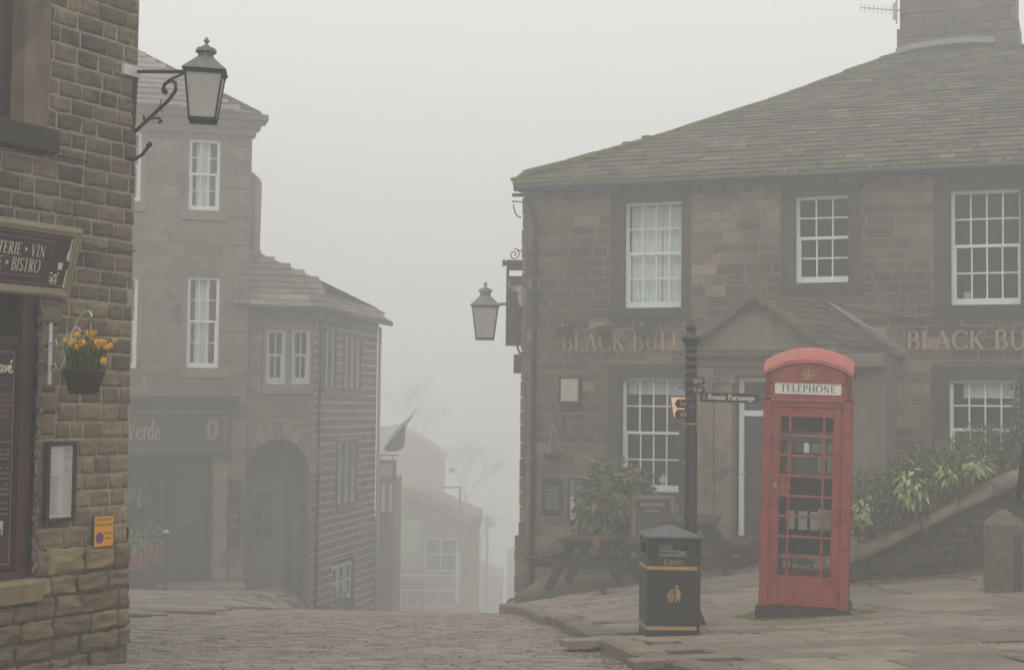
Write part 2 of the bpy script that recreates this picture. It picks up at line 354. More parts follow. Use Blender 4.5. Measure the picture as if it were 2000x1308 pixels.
# ------------------------------------------------------------------ masonry
def rsub(r, holes):
    out = [r]
    for (a0, a1, b0, b1) in holes:
        nxt = []
        for (s0, s1, z0, z1) in out:
            if s1 <= a0 or s0 >= a1 or z1 <= b0 or z0 >= b1: nxt.append((s0, s1, z0, z1)); continue
            if s0 < a0: nxt.append((s0, a0, z0, z1))
            if s1 > a1: nxt.append((a1, s1, z0, z1))
            m0, m1 = max(s0, a0), min(s1, a1)
            if z0 < b0: nxt.append((m0, m1, z0, b0))
            if z1 > b1: nxt.append((m0, m1, b1, z1))
        out = nxt
    return out
def stone(mb, fr, s0, s1, z0, z1, gap, out, nx, nz, bulge, cham, rough_, c, edge=.0, gv=None):
    gv = gap if gv is None else gv; s0, s1 = s0 + (gv - gap) / 2, s1 - (gv - gap) / 2
    a0, a1, b0, b1 = s0 + gap / 2, s1 - gap / 2, z0 + gap / 2, z1 - gap / 2
    ch = min(cham, (a1 - a0) * .3, (b1 - b0) * .3); sd_ = U(0, 100)
    S = [a0, a0 + ch] + [a0 + ch + (a1 - a0 - 2 * ch) * i / nx for i in range(1, nx)] + [a1 - ch, a1]
    Z = [b0, b0 + ch] + [b0 + ch + (b1 - b0 - 2 * ch) * i / nz for i in range(1, nz)] + [b1 - ch, b1]
    P = []; W, H = len(S), len(Z)
    for j, z in enumerate(Z):
        for i, s in enumerate(S):
            eb = i in (0, W - 1) or j in (0, H - 1)
            o = out - .022 if eb else out + bulge * (1 - (2 * (s - a0) / (a1 - a0) - 1) ** 2) * (1 - (2 * (z - b0) / (b1 - b0) - 1) ** 2) + rough_ * mnoise.noise((s * 9, z * 22, sd_))
            js = edge * mnoise.noise((s * 14, z * 14, sd_)); jz = edge * mnoise.noise((s * 14, z * 14, sd_ + 9))
            if i in (0, W - 1) and j in (0, H - 1): js += (ch * .35 if i == 0 else -ch * .35); jz += (ch * .35 if j == 0 else -ch * .35)
            P.append(fr.p(s + js, o, z + jz))
    mb.raw(P, [(j * W + i, j * W + i + 1, (j + 1) * W + i + 1, (j + 1) * W + i) for j in range(H - 1) for i in range(W - 1)], c)
def stonewall(mb, mort, fr, s0, s1, z0, z1, ch, lw, holes=(), gap=.012, out=.0, nx=1, nz=1, bulge=.004, cham=.012, rgh=.004, edge=0, outj=.004, cfun=None, mo=-.01, clip=None, gv=None):
    if mort is not None:
        for r in rsub((s0, s1, z0, z1), holes):
            mort.poly([fr.p(r[0], mo, r[2]), fr.p(r[1], mo, r[2]), fr.p(r[1], mo, r[3]), fr.p(r[0], mo, r[3])])
    z = z0; k = 0
    while z < z1 - .02:
        h = min(U(*ch), z1 - z); h = z1 - z if z1 - z - h < .05 else h; s = s0 - (U(0, .15) if k else 0); k += 1
        while s < s1:
            wd = U(*lw); a, b = max(s, s0), min(s + wd, s1); s += wd
            if b - a < .04: continue
            for r in rsub((a, b, z, z + h), holes):
                if r[1] - r[0] < .02 or r[3] - r[2] < .018: continue
                if clip and not clip((r[0] + r[1]) / 2, r[3]): continue
                c = (R(), R(), R()); c = cfun((r[0] + r[1]) / 2, (r[2] + r[3]) / 2, c) if cfun else c
                stone(mb, fr, *r, gap, out + U(-outj, outj), nx, nz, bulge, cham, rgh, c, edge, gv)
        z += h
def shell(mb, fr, s0, s1, z0, z1, depth, front_o=-.03, holes=()):
    """back, sides and top of a building block behind its facade"""
    o0 = front_o
    mb.box(fr, s0, s1, -depth, -depth + .1, z0, z1); mb.box(fr, s0, s0 + .1, -depth + .1, o0, z0, z1); mb.box(fr, s1 - .1, s1, -depth + .1, o0, z0, z1)
def slates(mb, fr, poly, rowh=.22, wd=(.2, .45), th=.022, cfun=None, over=.0, minc=None):
    rs = [r for _, r in poly]; r = min(rs); rmax = max(rs); k = 0
    while r < rmax - .02:
        h = rowh(r) if callable(rowh) else rowh * U(.9, 1.1); h = min(h, rmax - r); y = r + h * .5; xs = []
        for (a, b), (c, d) in zip(poly, poly[1:] + poly[:1]):
            if (b <= y < d) or (d <= y < b): xs.append(a + (c - a) * (y - b) / (d - b))
        if len(xs) >= 2:
            sa, sb = min(xs), max(xs); s = sa - U(0, .12)
            while s < sb:
                wv = U(*wd); a, b = max(s, sa), min(s + wv, sb); s += wv
                if b - a < .03: continue
                t1 = th * U(.8, 1.7); g = .006; j0, j1 = U(-.012, .012), U(-.012, .012); c = (R(), R(), R()); c = cfun((a + b) / 2, r, c) if cfun else c
                lo = r - .03; hi = r + h + .02
                P = [fr.p(a + g, -.01, lo + j0), fr.p(b - g, -.01, lo + j1), fr.p(b - g, t1, lo + j1), fr.p(a + g, t1, lo + j0), fr.p(b - g, .006, hi), fr.p(a + g, .006, hi), fr.p(b - g, -.01, hi), fr.p(a + g, -.01, hi)]
                mb.raw(P, [(0, 1, 2, 3), (3, 2, 4, 5), (0, 3, 5, 7), (1, 6, 4, 2)], c)
        r += h; k += 1
    mb.poly([fr.p(a, -.02, b) for a, b in poly], (.1, .1, .1))
def sash(parent, fr, s0, s1, z0, z1, out, cols, rows, mat, name='window', fw=.05, bw=.022, hide_r=0, hide_l=0, curtain=None, sill=None, surround=None, glassm=None, meet=True, botrail=1.6, room=.7, roomm=None):
    """sash window; frame mesh is the part, pane / curtain / room are its sub-parts"""
    m = MB(); a, b = s0 - hide_l, s1 + hide_r
    m.box(fr, a, a + fw, out - .06, out, z0, z1); m.box(fr, b - fw, b, out - .06, out, z0, z1)
    m.box(fr, a + fw, b - fw, out - .06, out - .002, z1 - fw, z1); m.box(fr, a + fw, b - fw, out - .06, out - .002, z0, z0 + fw * botrail)
    ia, ib, iz0, iz1 = a + fw, b - fw, z0 + fw * botrail, z1 - fw; mid = (iz0 + iz1) / 2
    if meet: m.box(fr, ia, ib, out - .05, out - .006, mid - .022, mid + .022)
    segs = [(iz0, mid - .022), (mid + .022, iz1)] if meet else [(iz0, iz1)]
    for q, (za, zb) in enumerate(segs):
        oo = out - (.03 if q == 0 and meet else .012)
        sd2 = .02 if q == 0 and meet else 0
        if sd2: m.box(fr, ia, ia + sd2, oo - .02, oo, za, zb); m.box(fr, ib - sd2, ib, oo - .02, oo, za, zb)
        for i in range(1, cols): x = ia + sd2 + (ib - ia - 2 * sd2) * i / cols; m.box(fr, x - bw / 2, x + bw / 2, oo - .02, oo, za, zb)
        for j in range(1, rows): zz = za + (zb - za) * j / rows; m.box(fr, ia + sd2, ib - sd2, oo - .018, oo - .002, zz - bw / 2, zz + bw / 2)
    o = m.build(name, mat, parent)
    g = MB(); go = out - .04; g.box(fr, ia, ib, go - .004, go, iz0, iz1); g.build('pane', glassm or mt['glass'], o)
    if curtain:
        c = MB(); n = 28; co = out - .13; lo_, hi_, zl = curtain
        S = [ia + (ib - ia) * (lo_ + (hi_ - lo_) * i / n) for i in range(n + 1)]; zc = iz0 + (iz1 - iz0) * zl
        P = [fr.p(s, co + .012 * sin(i * 1.9), z) for z in (zc, iz1) for i, s in enumerate(S)]
        c.raw(P, [(i, i + 1, n + 2 + i, n + 1 + i) for i in range(n)]); c.build('curtain', mt['curtain'], o, True)
    if room:
        r = MB(); f0 = out - .062
        A = [(a, z0), (b, z0), (b, z1), (a, z1)]
        fpt = [fr.p(s, f0, z) for s, z in A]; bk = [fr.p(s, f0 - room, z) for s, z in A]
        r.raw(fpt + bk, [(4, 5, 6, 7)] + [(i, (i + 1) % 4, 4 + (i + 1) % 4, 4 + i) for i in range(4)]); r.build('room_interior', roomm or mt['room'], o)
    if surround:
        jl, jr, lt, sl_, pr = surround; q = MB()
        if jl: q.box(fr, s0 - jl, s0, out - .05, pr, z0, z1)
        if jr: q.box(fr, s1, s1 + jr, out - .05, pr, z0, z1)
        if lt: q.box(fr, s0 - jl, s1 + jr, out - .05, pr + .002, z1, z1 + lt)
        if sl_: q.box(fr, s0 - jl - .02, s1 + jr + .02, out - .05, pr + .03, z0 - sl_, z0)
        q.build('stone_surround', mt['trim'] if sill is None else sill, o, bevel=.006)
    return o
# ------------------------------------------------------------------ lettering
def sans(text, cw=1.0, spc=1.0, line=1.0, align='LEFT'):
    cu = bpy.data.curves.new('t', 'FONT'); cu.body = text; cu.size = 1; cu.space_character = spc; cu.space_line = line; cu.align_x = align; cu.resolution_u = 3
    ob = bpy.data.objects.new('t', cu); COL.objects.link(ob); dg = bpy.context.evaluated_depsgraph_get(); me = ob.evaluated_get(dg).to_mesh()
    V = [(v.co.x * cw, v.co.y) for v in me.vertices]; Fc = [tuple(p.vertices) for p in me.polygons]
    ob.evaluated_get(dg).to_mesh_clear(); bpy.data.objects.remove(ob); bpy.data.curves.remove(cu); return V, Fc
# serif capitals and lower case drawn as pen strokes: ('l',x0,y0,x1,y1,w) ('a',cx,cy,rx,ry,a0,a1) ('s',x,y,len)
TK, TN = .15, .055
def ser(x, y, l=.26): return ('s', x, y, l)
G = {
 'A': (.78, [('l', .08, 0, .37, 1, TN), ('l', .37, 1, .68, 0, TK), ('l', .18, .36, .56, .36, TN), ser(.08, 0, .2), ser(.68, 0)]),
 'B': (.66, [('l', .14, 0, .14, 1, TK), ('a', .3, .75, .22, .225, -90, 90), ('a', .32, .27, .26, .25, -90, 90), ('l', .1, .98, .32, .98, TN), ('l', .1, .51, .32, .51, TN), ('l', .1, .02, .34, .02, TN)]),
 'C': (.78, [('a', .46, .5, .37, .48, 40, 320), ('l', .74, .74, .74, .94, TN), ('l', .74, .06, .74, .22, TN)]),
 'D': (.8, [('l', .14, 0, .14, 1, TK), ('a', .3, .5, .4, .48, -90, 90), ('l', .08, .98, .3, .98, TN), ('l', .08, .02, .3, .02, TN)]),
 'E': (.62, [('l', .14, 0, .14, 1, TK), ('l', .06, .975, .55, .975, TN), ('l', .14, .52, .44, .52, TN), ('l', .06, .025, .58, .025, TN), ('l', .55, .86, .55, 1, TN), ('l', .58, 0, .58, .16, TN), ('l', .44, .45, .44, .6, TN)]),
 'F': (.58, [('l', .14, 0, .14, 1, TK), ('l', .06, .975, .55, .975, TN), ('l', .14, .52, .42, .52, TN), ser(.14, 0), ('l', .54, .84, .54, 1, TN)]),
 'G': (.84, [('a', .46, .5, .37, .48, 45, 320), ('l', .74, .02, .74, .42, TK), ser(.72, .42), ('l', .72, .76, .72, .94, TN)]),
 'H': (.86, [('l', .16, 0, .16, 1, TK), ('l', .7, 0, .7, 1, TK), ('l', .16, .5, .7, .5, TN), ser(.16, 0), ser(.16, 1), ser(.7, 0), ser(.7, 1)]),
 'I': (.36, [('l', .18, 0, .18, 1, TK), ser(.18, 0), ser(.18, 1)]),
 'K': (.78, [('l', .16, 0, .16, 1, TK), ('l', .2, .44, .6, .98, TN), ('l', .32, .56, .68, 0, TK), ser(.16, 0), ser(.16, 1), ser(.6, 1, .2), ser(.7, 0, .24)]),
 'L': (.62, [('l', .16, 0, .16, 1, TK), ser(.16, 1), ('l', .06, .025, .57, .025, TN), ('l', .57, 0, .57, .22, TN)]),
 'M': (1.0, [('l', .14, 0, .16, 1, TN), ('l', .16, 1, .48, .05, TK), ('l', .48, .05, .82, 1, TN), ('l', .84, 0, .82, 1, TK), ser(.14, 0, .2), ser(.84, 0)]),
 'N': (.86, [('l', .16, 0, .16, 1, TN), ('l', .14, 1, .7, 0, TK), ('l', .7, 0, .7, 1, TN), ser(.16, 0, .2), ser(.7, 1, .2)]),
 'O': (.9, [('a', .45, .5, .38, .49, 0, 360)]),
 'P': (.64, [('l', .16, 0, .16, 1, TK), ('a', .32, .73, .24, .245, -90, 90), ('l', .08, .975, .32, .975, TN), ('l', .16, .49, .32, .49, TN), ser(.16, 0)]),
 'R': (.74, [('l', .16, 0, .16, 1, TK), ('a', .32, .75, .22, .225, -90, 90), ('l', .08, .975, .32, .975, TN), ('l', .16, .52, .32, .52, TN), ('l', .32, .52, .64, 0, TK), ser(.16, 0), ser(.66, 0, .2)]),
 'S': (.58, [('a', .3, .74, .19, .24, 40, 270), ('a', .3, .26, .2, .24, -140, 90), ('l', .47, .78, .47, .94, TN), ('l', .1, .06, .1, .22, TN)]),
 'T': (.72, [('l', .36, 0, .36, 1, TK), ('l', .05, .975, .67, .975, TN), ('l', .05, .82, .05, 1, TN), ('l', .67, .82, .67, 1, TN), ser(.36, 0)]),
 'U': (.84, [('l', .18, .32, .18, 1, TK), ('a', .43, .34, .25, .33, 180, 360), ('l', .68, .32, .68, 1, TN), ser(.18, 1), ser(.68, 1, .2)]),
 'V': (.76, [('l', .1, 1, .38, 0, TK), ('l', .38, 0, .66, 1, TN), ser(.1, 1), ser(.66, 1, .2)]),
 'W': (1.1, [('l', .08, 1, .32, 0, TK), ('l', .32, 0, .54, .9, TN), ('l', .54, .9, .78, 0, TK), ('l', .78, 0, 1, 1, TN), ser(.08, 1), ser(1, 1, .2)]),
 'e': (.5, [('a', .26, .3, .2, .28, 20, 330), ('l', .08, .36, .44, .36, TN)]),
 'r': (.4, [('l', .14, 0, .14, .6, TK), ('a', .28, .42, .13, .16, 40, 170), ser(.14, 0, .2)]),
 'd': (.56, [('a', .24, .3, .18, .28, 0, 360), ('l', .42, 0, .42, 1, TK), ser(.4, .98, .16)]),
 'o': (.54, [('a', .27, .3, .21, .29, 0, 360)]),
 'n': (.58, [('l', .14, 0, .14, .6, TK), ('a', .29, .4, .15, .18, 0, 170), ('l', .44, 0, .44, .42, TK), ser(.14, 0, .2), ser(.44, 0, .2)]),
 't': (.36, [('l', .16, .1, .16, .82, TK), ('l', .04, .58, .32, .58, TN), ('a', .25, .12, .1, .11, 190, 320)]),
 'a': (.5, [('a', .2, .18, .14, .17, 0, 360), ('l', .37, .02, .37, .42, TK), ('a', .24, .42, .14, .16, 0, 150)]),
 's': (.42, [('a', .21, .45, .12, .14, 40, 270), ('a', .21, .16, .14, .15, -140, 90)]),
 'g': (.52, [('a', .24, .36, .17, .22, 0, 360), ('a', .24, -.12, .2, .14, 0, 360), ('l', .38, .5, .5, .58, TN)]),
 '*': (.5, [('a', .22, .5, .1, .14, 0, 270), ('l', .3, .4, .44, .55, TN), ('l', .12, .62, .05, .72, TN)]),
 '&': (.8, [('a', .32, .74, .16, .2, 0, 360), ('a', .32, .27, .26, .27, 60, 350), ('l', .2, .62, .7, 0, TK)]),
 ' ': (.34, []),
}
def serif(text, bold=1.0, track=.05):
    V, Fc, x = [], [], 0
    def rib(pts, ws):
        n = len(V)
        for i, (a, b) in enumerate(pts):
            p, q = pts[max(0, i - 1)], pts[min(len(pts) - 1, i + 1)]; dx, dy = q[0] - p[0], q[1] - p[1]; l = sqrt(dx * dx + dy * dy) or 1
            nx_, ny_ = -dy / l * ws[i] / 2, dx / l * ws[i] / 2; V.append((a + nx_, b + ny_)); V.append((a - nx_, b - ny_))
        for i in range(len(pts) - 1): Fc.append((n + 2 * i, n + 2 * i + 1, n + 2 * i + 3, n + 2 * i + 2))
    for ch in text:
        if ch not in G: x += .4; continue
        wd, st = G[ch]
        for s in st:
            if s[0] == 'l':
                _, x0, y0, x1, y1, t = s; rib([(x + x0, y0), (x + x1, y1)], [t * bold] * 2)
            elif s[0] == 's': rib([(x + s[1] - s[3] / 2, s[2] + (.02 if s[2] < .5 else -.02)), (x + s[1] + s[3] / 2, s[2] + (.02 if s[2] < .5 else -.02))], [.045 * bold] * 2)
            else:
                _, cx, cy, rx, ry, a0, a1 = s; n = 18; pts, ws = [], []
                for i in range(n + 1):
                    a = radians(a0 + (a1 - a0) * i / n); pts.append((x + cx + rx * cos(a), cy + ry * sin(a))); ws.append((TN + (TK - TN) * abs(cos(a)) ** 1.3) * bold)
                rib(pts, ws)
        x += wd + track
    return V, Fc, x - track
def put(mb, VF, fr, s, z, w=None, h=1.0, o=.004, sw=None):
    """lay a 2-D text on a frame at (s,z); w = wanted width, h = cap height"""
    V, Fc = VF[0], VF[1]; x0, x1 = min(v[0] for v in V), max(v[0] for v in V)
    kx = (w / (x1 - x0)) if w else h * (sw or 1)
    mb.raw([fr.p(s + (v[0] - x0) * kx, o, z + v[1] * h) for v in V], Fc)
def raised(o, th):
    m = o.modifiers.new('solid', 'SOLIDIFY'); m.thickness = th; m.offset = 0; return o
# ------------------------------------------------------------------ foliage
def leaves(mb, fn, n, size, ratio=.42, c=None, droop=.4, fold=.25, outward=None):
    for _ in range(n):
        p, out = fn(); p = Vector(p); out = Vector(out)
        d = (out + Vector((U(-.7, .7), U(-.7, .7), U(-.7, .5) - droop))).normalized()
        nrm = (Vector((U(-.6, .6), U(-.6, .6), 1)) + out * .5); sd_ = d.cross(nrm).normalized(); up = sd_.cross(d).normalized()
        L = size * U(.6, 1.25); W = L * ratio / 2; tip = p + d * L - up * L * .15; m1 = p + d * L * .45
        cc = (c() if c else (R(), R(), R()))
        mb.raw([p, m1 + sd_ * W + up * W * fold, tip, m1 - sd_ * W + up * W * fold, m1 + up * (-W * fold * .3)], [(0, 1, 4), (1, 2, 4), (2, 3, 4), (3, 0, 4)], cc)
def blob(cx, cy, cz, rx, ry, rz, seed=0, inner=.55):
    def f():
        while True:
            x, y, z = U(-1, 1), U(-1, 1), U(-1, 1); r = sqrt(x * x + y * y + z * z)
            if r < .05 or r > 1: continue
            k = (inner + (1 - inner) * R() ** .6); x, y, z = x / r * k, y / r * k, z / r * k
            bump = 1 + .33 * mnoise.noise((x * 2.2 + seed, y * 2.2, z * 2.2)) + .15 * mnoise.noise((x * 6 + seed, y * 6, z * 6))
            if mnoise.noise((x * 4 + seed, y * 4 + 5, z * 4)) < -.32: continue
            return (cx + x * rx * bump, cy + y * ry * bump, cz + z * rz * bump), (x, y, z)
    return f
# ================================================================== THE GROUND
m = MB()
sheet(m, [-150, -80, -40, -20, -12, -8, -5, -3, -1, 1, 3, 6, 10, 20, 40, 80, 150], [-50, -20, 0, 6, 9, 12, 15, 17, 19, 21.5, 24, 30, 40, 60, 80, 150], lambda x, y: min(z_road(x, y), CZ + lerp(RD, y) + 3) - .09)
struct('ground', m, mt['ground'])
m = MB(); sheet(m, rngs(-9, 3.2, .3), rngs(4, 34, .3), lambda x, y: z_road(x, y) - .022); struct('road_bed', m, mt['joint'])
m = MB(); paving(m, lambda x, y: lerp(KL, y) - .05 < x < lerp(KX, y) + .06 and abs(x) < .42 * y + .8, z_road, -8, 2.6, 5.5, 24, (.06, .092), (.12, .25), .013, .03, 0, .006, .012, .007, .035, .03)
struct('road', m, mt['sett'], False)
m = MB(); sheet(m, rngs(-9, -2.6, .3), rngs(10, 33.6, .4), lambda x, y: z_left(x, y) - (.02 if x < lerp(KL, y) else .16)); struct('pavement_bed_left', m, mt['joint'])
m = MB(); paving(m, lambda x, y: x < lerp(KL, y), z_left, -9, -2.6, 10, 33, (.3, .5), (.4, .9), .012, .3, 0, .015, .012, .006, .1); struct('pavement_left', m, mt['flag'])
m = MB(); sheet(m, rngs(-1, 9.5, .25), rngs(4, 24, .25), lambda x, y: z_pav(x, y) - (.03 if x > lerp(KX, y) + .02 else .4)); struct('pavement_bed_right', m, mt['joint'])
m = MB(); paving(m, lambda x, y: x > lerp(KX, y) + .2 and not (x < 1.1 and y > 15.6), z_pav, .2, 8.5, 5.5, 22.5, (.28, .58), (.38, 1.1), .016, .16, 0, .03, .014, .008, .06, .09)
struct('pavement_right', m, mt['flag'])
m = MB(); paving(m, lambda x, y: lerp(KX, y) + .12 < x < 1.15 and y > 15.5, z_pav, -.2, 1.2, 15.5, 22.5, (.1, .16), (.16, .3), .015, .1, 0, .01, .015, .01, .06); struct('forecourt_setts', m, mt['sett'])
# kerb stones
m = MB(); y = 5.6
while y < 15.3:
    L = U(.5, .95); n = 6; c = (R(), R(), R()); P = []; wv = .23 + U(-.01, .01); hz = U(-.005, .005)
    for i in range(n + 1):
        yy = y + .012 + (L - .024) * i / n; x = lerp(KX, yy); e_ = .008 if i in (0, n) else 0; zz = z_pav(x + .2, yy) + .012 + hz
        j = lambda k: .012 * mnoise.noise((yy * 3, k, 3))
        P += [(x + .0 + e_ + j(1), yy, zz - .22), (x - .008 + e_ + j(2), yy, zz - .028), (x + .018 + j(3), yy, zz - .005 - e_ * .5), (x + .09, yy, zz + j(4) * .6 - e_ * .5), (x + wv - .02, yy, zz - .002 - e_ * .5 + j(5)), (x + wv, yy, zz - .06)]
    m.raw(P, [(i * 6 + k, i * 6 + k + 1, i * 6 + 7 + k, i * 6 + 6 + k) for i in range(n) for k in range(5)] + [(0, 1, 2, 3, 4, 5), tuple(n * 6 + k for k in (5, 4, 3, 2, 1, 0))], c)
    y += L
struct('kerb', m, mt['kerb'])
m = MB(); y = 15.3
while y < 21.2:
    L = U(.5, .8); yy = y + L / 2; x = lerp(KX, yy); z = z_pav(x + .1, yy)
    m.cur = (R(), R(), R()); a = Vector((lerp(KX, y), y + .01, z_pav(lerp(KX, y) + .1, y) - .09)); b = Vector((lerp(KX, y + L), y + L - .01, z_pav(lerp(KX, y + L) + .1, y + L) - .09)); m.bar(a, b, .2, .2); y += L
o = struct('flush_kerb', m, mt['kerb']); bv = o.modifiers.new('b', 'BEVEL'); bv.width = .025; bv.segments = 2
# ================================================================== THE PUB (right)
BBo = atY(1020, 800, 24.0); BBo.z = 0
BB = fr_az(BBo, -21.5)
def zz(fr, px, py, o=0): return fr.hit(px, py, o)[1]
ZE = zz(BB, 1300, 357)                       # eave height
ZB = CZ - 3.35
S_END = 10.5
pub = thing('pub_building', 'two-storey dark sandstone pub with mossy stone slate roof and white sash windows', 'pub', (BBo.x, BBo.y, ZB))
def rect(fr, x0, x1, y0, y1, o=0):
    xm = (x0 + x1) / 2; ym = (y0 + y1) / 2
    return fr.hit(x0, ym, o)[0], fr.hit(x1, ym, o)[0], fr.hit(xm, y1, o)[1], fr.hit(xm, y0, o)[1]
WIN = [('w1', rect(BB, 1219, 1331, 393, 601), (.23, .15, .22, .16), (0, 1, 0)),
       ('w2', rect(BB, 1553, 1657, 381, 552), (.22, .19, .19, .19), None),
       ('w3', rect(BB, 1857, 1993, 369, 595), (.24, .25, .3, .2), None),
       ('w4', rect(BB, 1213, 1326, 737, 960), (.23, .16, .2, .14), (0, 1, .87)),
       ('w5', rect(BB, 1854, 1990, 741, 945), (.25, .25, .2, .16), (.15, .95, .84))]
holes = []
for k, r, sr, cu in WIN:
    holes.append((r[0] - sr[0], r[1] + sr[1], r[2] - sr[3], r[3] + sr[2]))
PX0, PX1 = BB.hit(1360, 900)[0], BB.hit(1760, 800)[0]        # porch span on the facade
ZP = zz(BB, 1700, 700)
holes.append((PX0 + .1, PX1 - .1, ZB, ZP - .1))
m, mo = MB(), MB()
def bbc(s, z, c):
    k = c[0] * .5 + .7 * mnoise.noise((s * .5, z * .7, 8)) + .06
    if R() < .05: k = U(.7, .9)
    k = max(0, min(1, k))
    if z > ZE - .5: k = .5 + .35 * c[1]
    if z < CZ - .6 and s < 3: k = .35 + .5 * c[1]
    return (k, c[1], c[2])
stonewall(m, mo, BB, 0.02, S_END, ZB, ZE, (.158, .172), (.24, .46), holes, gap=.011, nx=2, nz=1, bulge=.003, cham=.009, rgh=.006, edge=.004, cfun=bbc, mo=-.006)
wl = m.build('wall', mt['bb'], pub); mo.build('pointing', mt['bbmortar'], wl)
# quoins: rough block corner that stands a little proud, and bulges at the foot
m = MB(); z = ZB; k = 0
while z < ZE - .02:
    h = min(U(.2, .3), ZE - z); wq = .16 if k % 2 else .3
    bul = .07 if z < zz(BB, 1030, 1050) else 0
    m.cur = (U(.1, .6), R(), R()); m.box(BB, -.02 - bul - U(0, .02), .06 + bul, -.3, .012 + U(0, .01), z + .006, z + h - .006); z += h; k += 1
m.build('quoin', mt['bb'], pub, bevel=.012)
m = MB()
shell(m, BB, .0, S_END, ZB, ZE, 7.5, -.04); m.build('rear_wall', mt['far'], pub)
for k, r, sr, cu in WIN:
    cl, cr = (4, 4) if k != 'w2' else (3, 3)
    s0 = BB.hit(WIN[[q[0] for q in WIN].index(k)][1] and {'w1': 1219, 'w2': 1553, 'w3': 1857, 'w4': 1213, 'w5': 1854}[k], 600, -.1)[0]
    w_ = sash(pub, BB, r[0], r[1], r[2], r[3], -.1, cl, 2, mt['white'], hide_r=.03 if k in ('w3', 'w5') else .05, hide_l=.0, curtain=cu, surround=(sr[0], sr[1], sr[2], sr[3], .008), botrail=2.0)
    if k == 'w1':
        q = MB(); sm_ = r[0] + (r[1] - r[0]) * .6; q.box(BB, sm_, sm_ + .02, -.26, -.22, r[2] + .1, r[3] - .05); q.build('window_stay', mt['steel'], w_)
# roof
PH = radians(27); ov = .3
def slope_frame(fr, o, z, ph, s=0): return Frame(fr.p(s, o, z), fr.t, fr.n * sin(ph) + Vector((0, 0, 1)) * cos(ph), -fr.n * cos(ph) + Vector((0, 0, 1)) * sin(ph))
ZR0 = ZE + .03
RF = slope_frame(BB, ov, ZR0, PH)
ol = [(1014, 352), (1025, 340), (1110, 318), (1275, 272), (1415, 228), (1545, 184), (1685, 132), (1756, 106)]
pl = [RF.hit(*q) for q in ol]
apex = pl[-1]
pr_ = RF.hit(1885, 88); pend = (S_END, max(0.1, RF.hit(2003, 172)[1]))
poly = [(pl[0][0] - .02, 0)] + pl[1:] + [(pr_[0], apex[1]), (S_END + .2, apex[1]), (S_END + .2, 0)]
m = MB()
def rc(s, r, c):
    k = c[0] ** 1.8
    if R() < .04 + .5 * max(0, mnoise.noise((s * .8, r * 1.5, 2))): k = U(.65, .95)
    return (min(1, k * .87), c[1], c[2])
slates(m, RF, poly, lambda r: .25 - .13 * min(1, r / max(.1, apex[1])), (.18, .5), .024, rc)
# left hip slope and back slope close the roof
zap = RF.p(*((apex[0]), 0, apex[1])); pA = RF.p(pl[0][0], 0, 0); back = BB.p(-.3, -8, ZR0); bR = BB.p(S_END + .2, -8, ZR0)
apR = RF.p(S_END + .2, 0, apex[1])
m.poly([pA + Vector((0, 0, -.02)), zap, back]); m.poly([zap, apR, bR, back])
roof = m.build('roof', mt['slate'], pub)
m = MB()                                       # mossy hip stones along the left hip
hp = [RF.p(a, .015, b) for a, b in pl]
for a, b in zip(hp, hp[1:]):
    n = max(1, int((b - a).length / .4))
    for i in range(n):
        p, q = a.lerp(b, i / n), a.lerp(b, (i + .96) / n); m.tube([p, q], [.055 * U(.8, 1.2), .05 * U(.8, 1.2)], 7)
for i in range(90):
    p = hp[0].lerp(hp[3], R() ** 1.3); m.ball(p + Vector((U(-.08, .1), U(-.1, .1), U(-.03, .03))), U(.03, .08), 6, sc=(1.4, 1, .5))
m.build('mossy_hip', mt['moss'], roof, True)
m = MB()                                       # patchy moss lumps along the eave
for i in range(150):
    s = U(-.1, 1) ** 2 * 8; r = U(-.03, .25) * R(); m.ball(RF.p(s, .025, r), U(.02, .06), 6, sc=(1.8, 1, .5))
m.build('eave_moss', mt['moss'], roof, True)['kind'] = 'stuff'
# chimney on the apex
m, mo2 = MB(), MB(); cpx = RF.p(apex[0], 0, apex[1]); Yc = cpx.y + .2
CF = fr_az((cpx.x, cpx.y, 0), -21.5); cs0, cz0 = CF.hit(1757, 100); cs1 = CF.hit(1984, 60)[0]
CF2 = Frame(CF.p(cs0, 0, 0), CF.t); cw_ = cs1 - cs0
def tier(o_, z0, z1, ex):
    f2 = Frame(CF2.p(-ex, o_, 0), CF2.t); stonewall(m, mo2, f2, 0, cw_ + 2 * ex, z0, z1, (.26, .3), (.3, .6), nx=2, nz=2, bulge=.008, edge=.01, rgh=.01, gap=.012, cham=.02, cfun=lambda s, z, c: (c[0] * .35, c[1], c[2]))
    m.box(CF2, -ex, cw_ + ex, -1.2, o_ - .03, z0, z1)
tier(.02, cz0 - .3, cz0 + .42, .05); tier(-.02, cz0 + .42, cz0 + 1.9, 0)
m.box(CF2, -.1, cw_ + .1, -1.3, .14, cz0 + 1.9, cz0 + 2.05)
chim = m.build('chimney', mt['bb'], roof)
m = MB()
fl_ = [(-.06, -.02), (.25, .05), (.7, .09), (1.2, .1), (1.7, .06)]
m.raw([CF2.p(s, .06, cz0 + z - .03) for s, z in fl_] + [CF2.p(s, .05, cz0 + z + .06) for s, z in fl_] + [CF2.p(s, .16, cz0 + z - .07) for s, z in fl_], [q for i in range(4) for q in ((i, i + 1, 6 + i, 5 + i), (i, i + 1, 11 + i, 10 + i))])
raised(m.build('lead_flashing', mt['lead'], roof), .015)
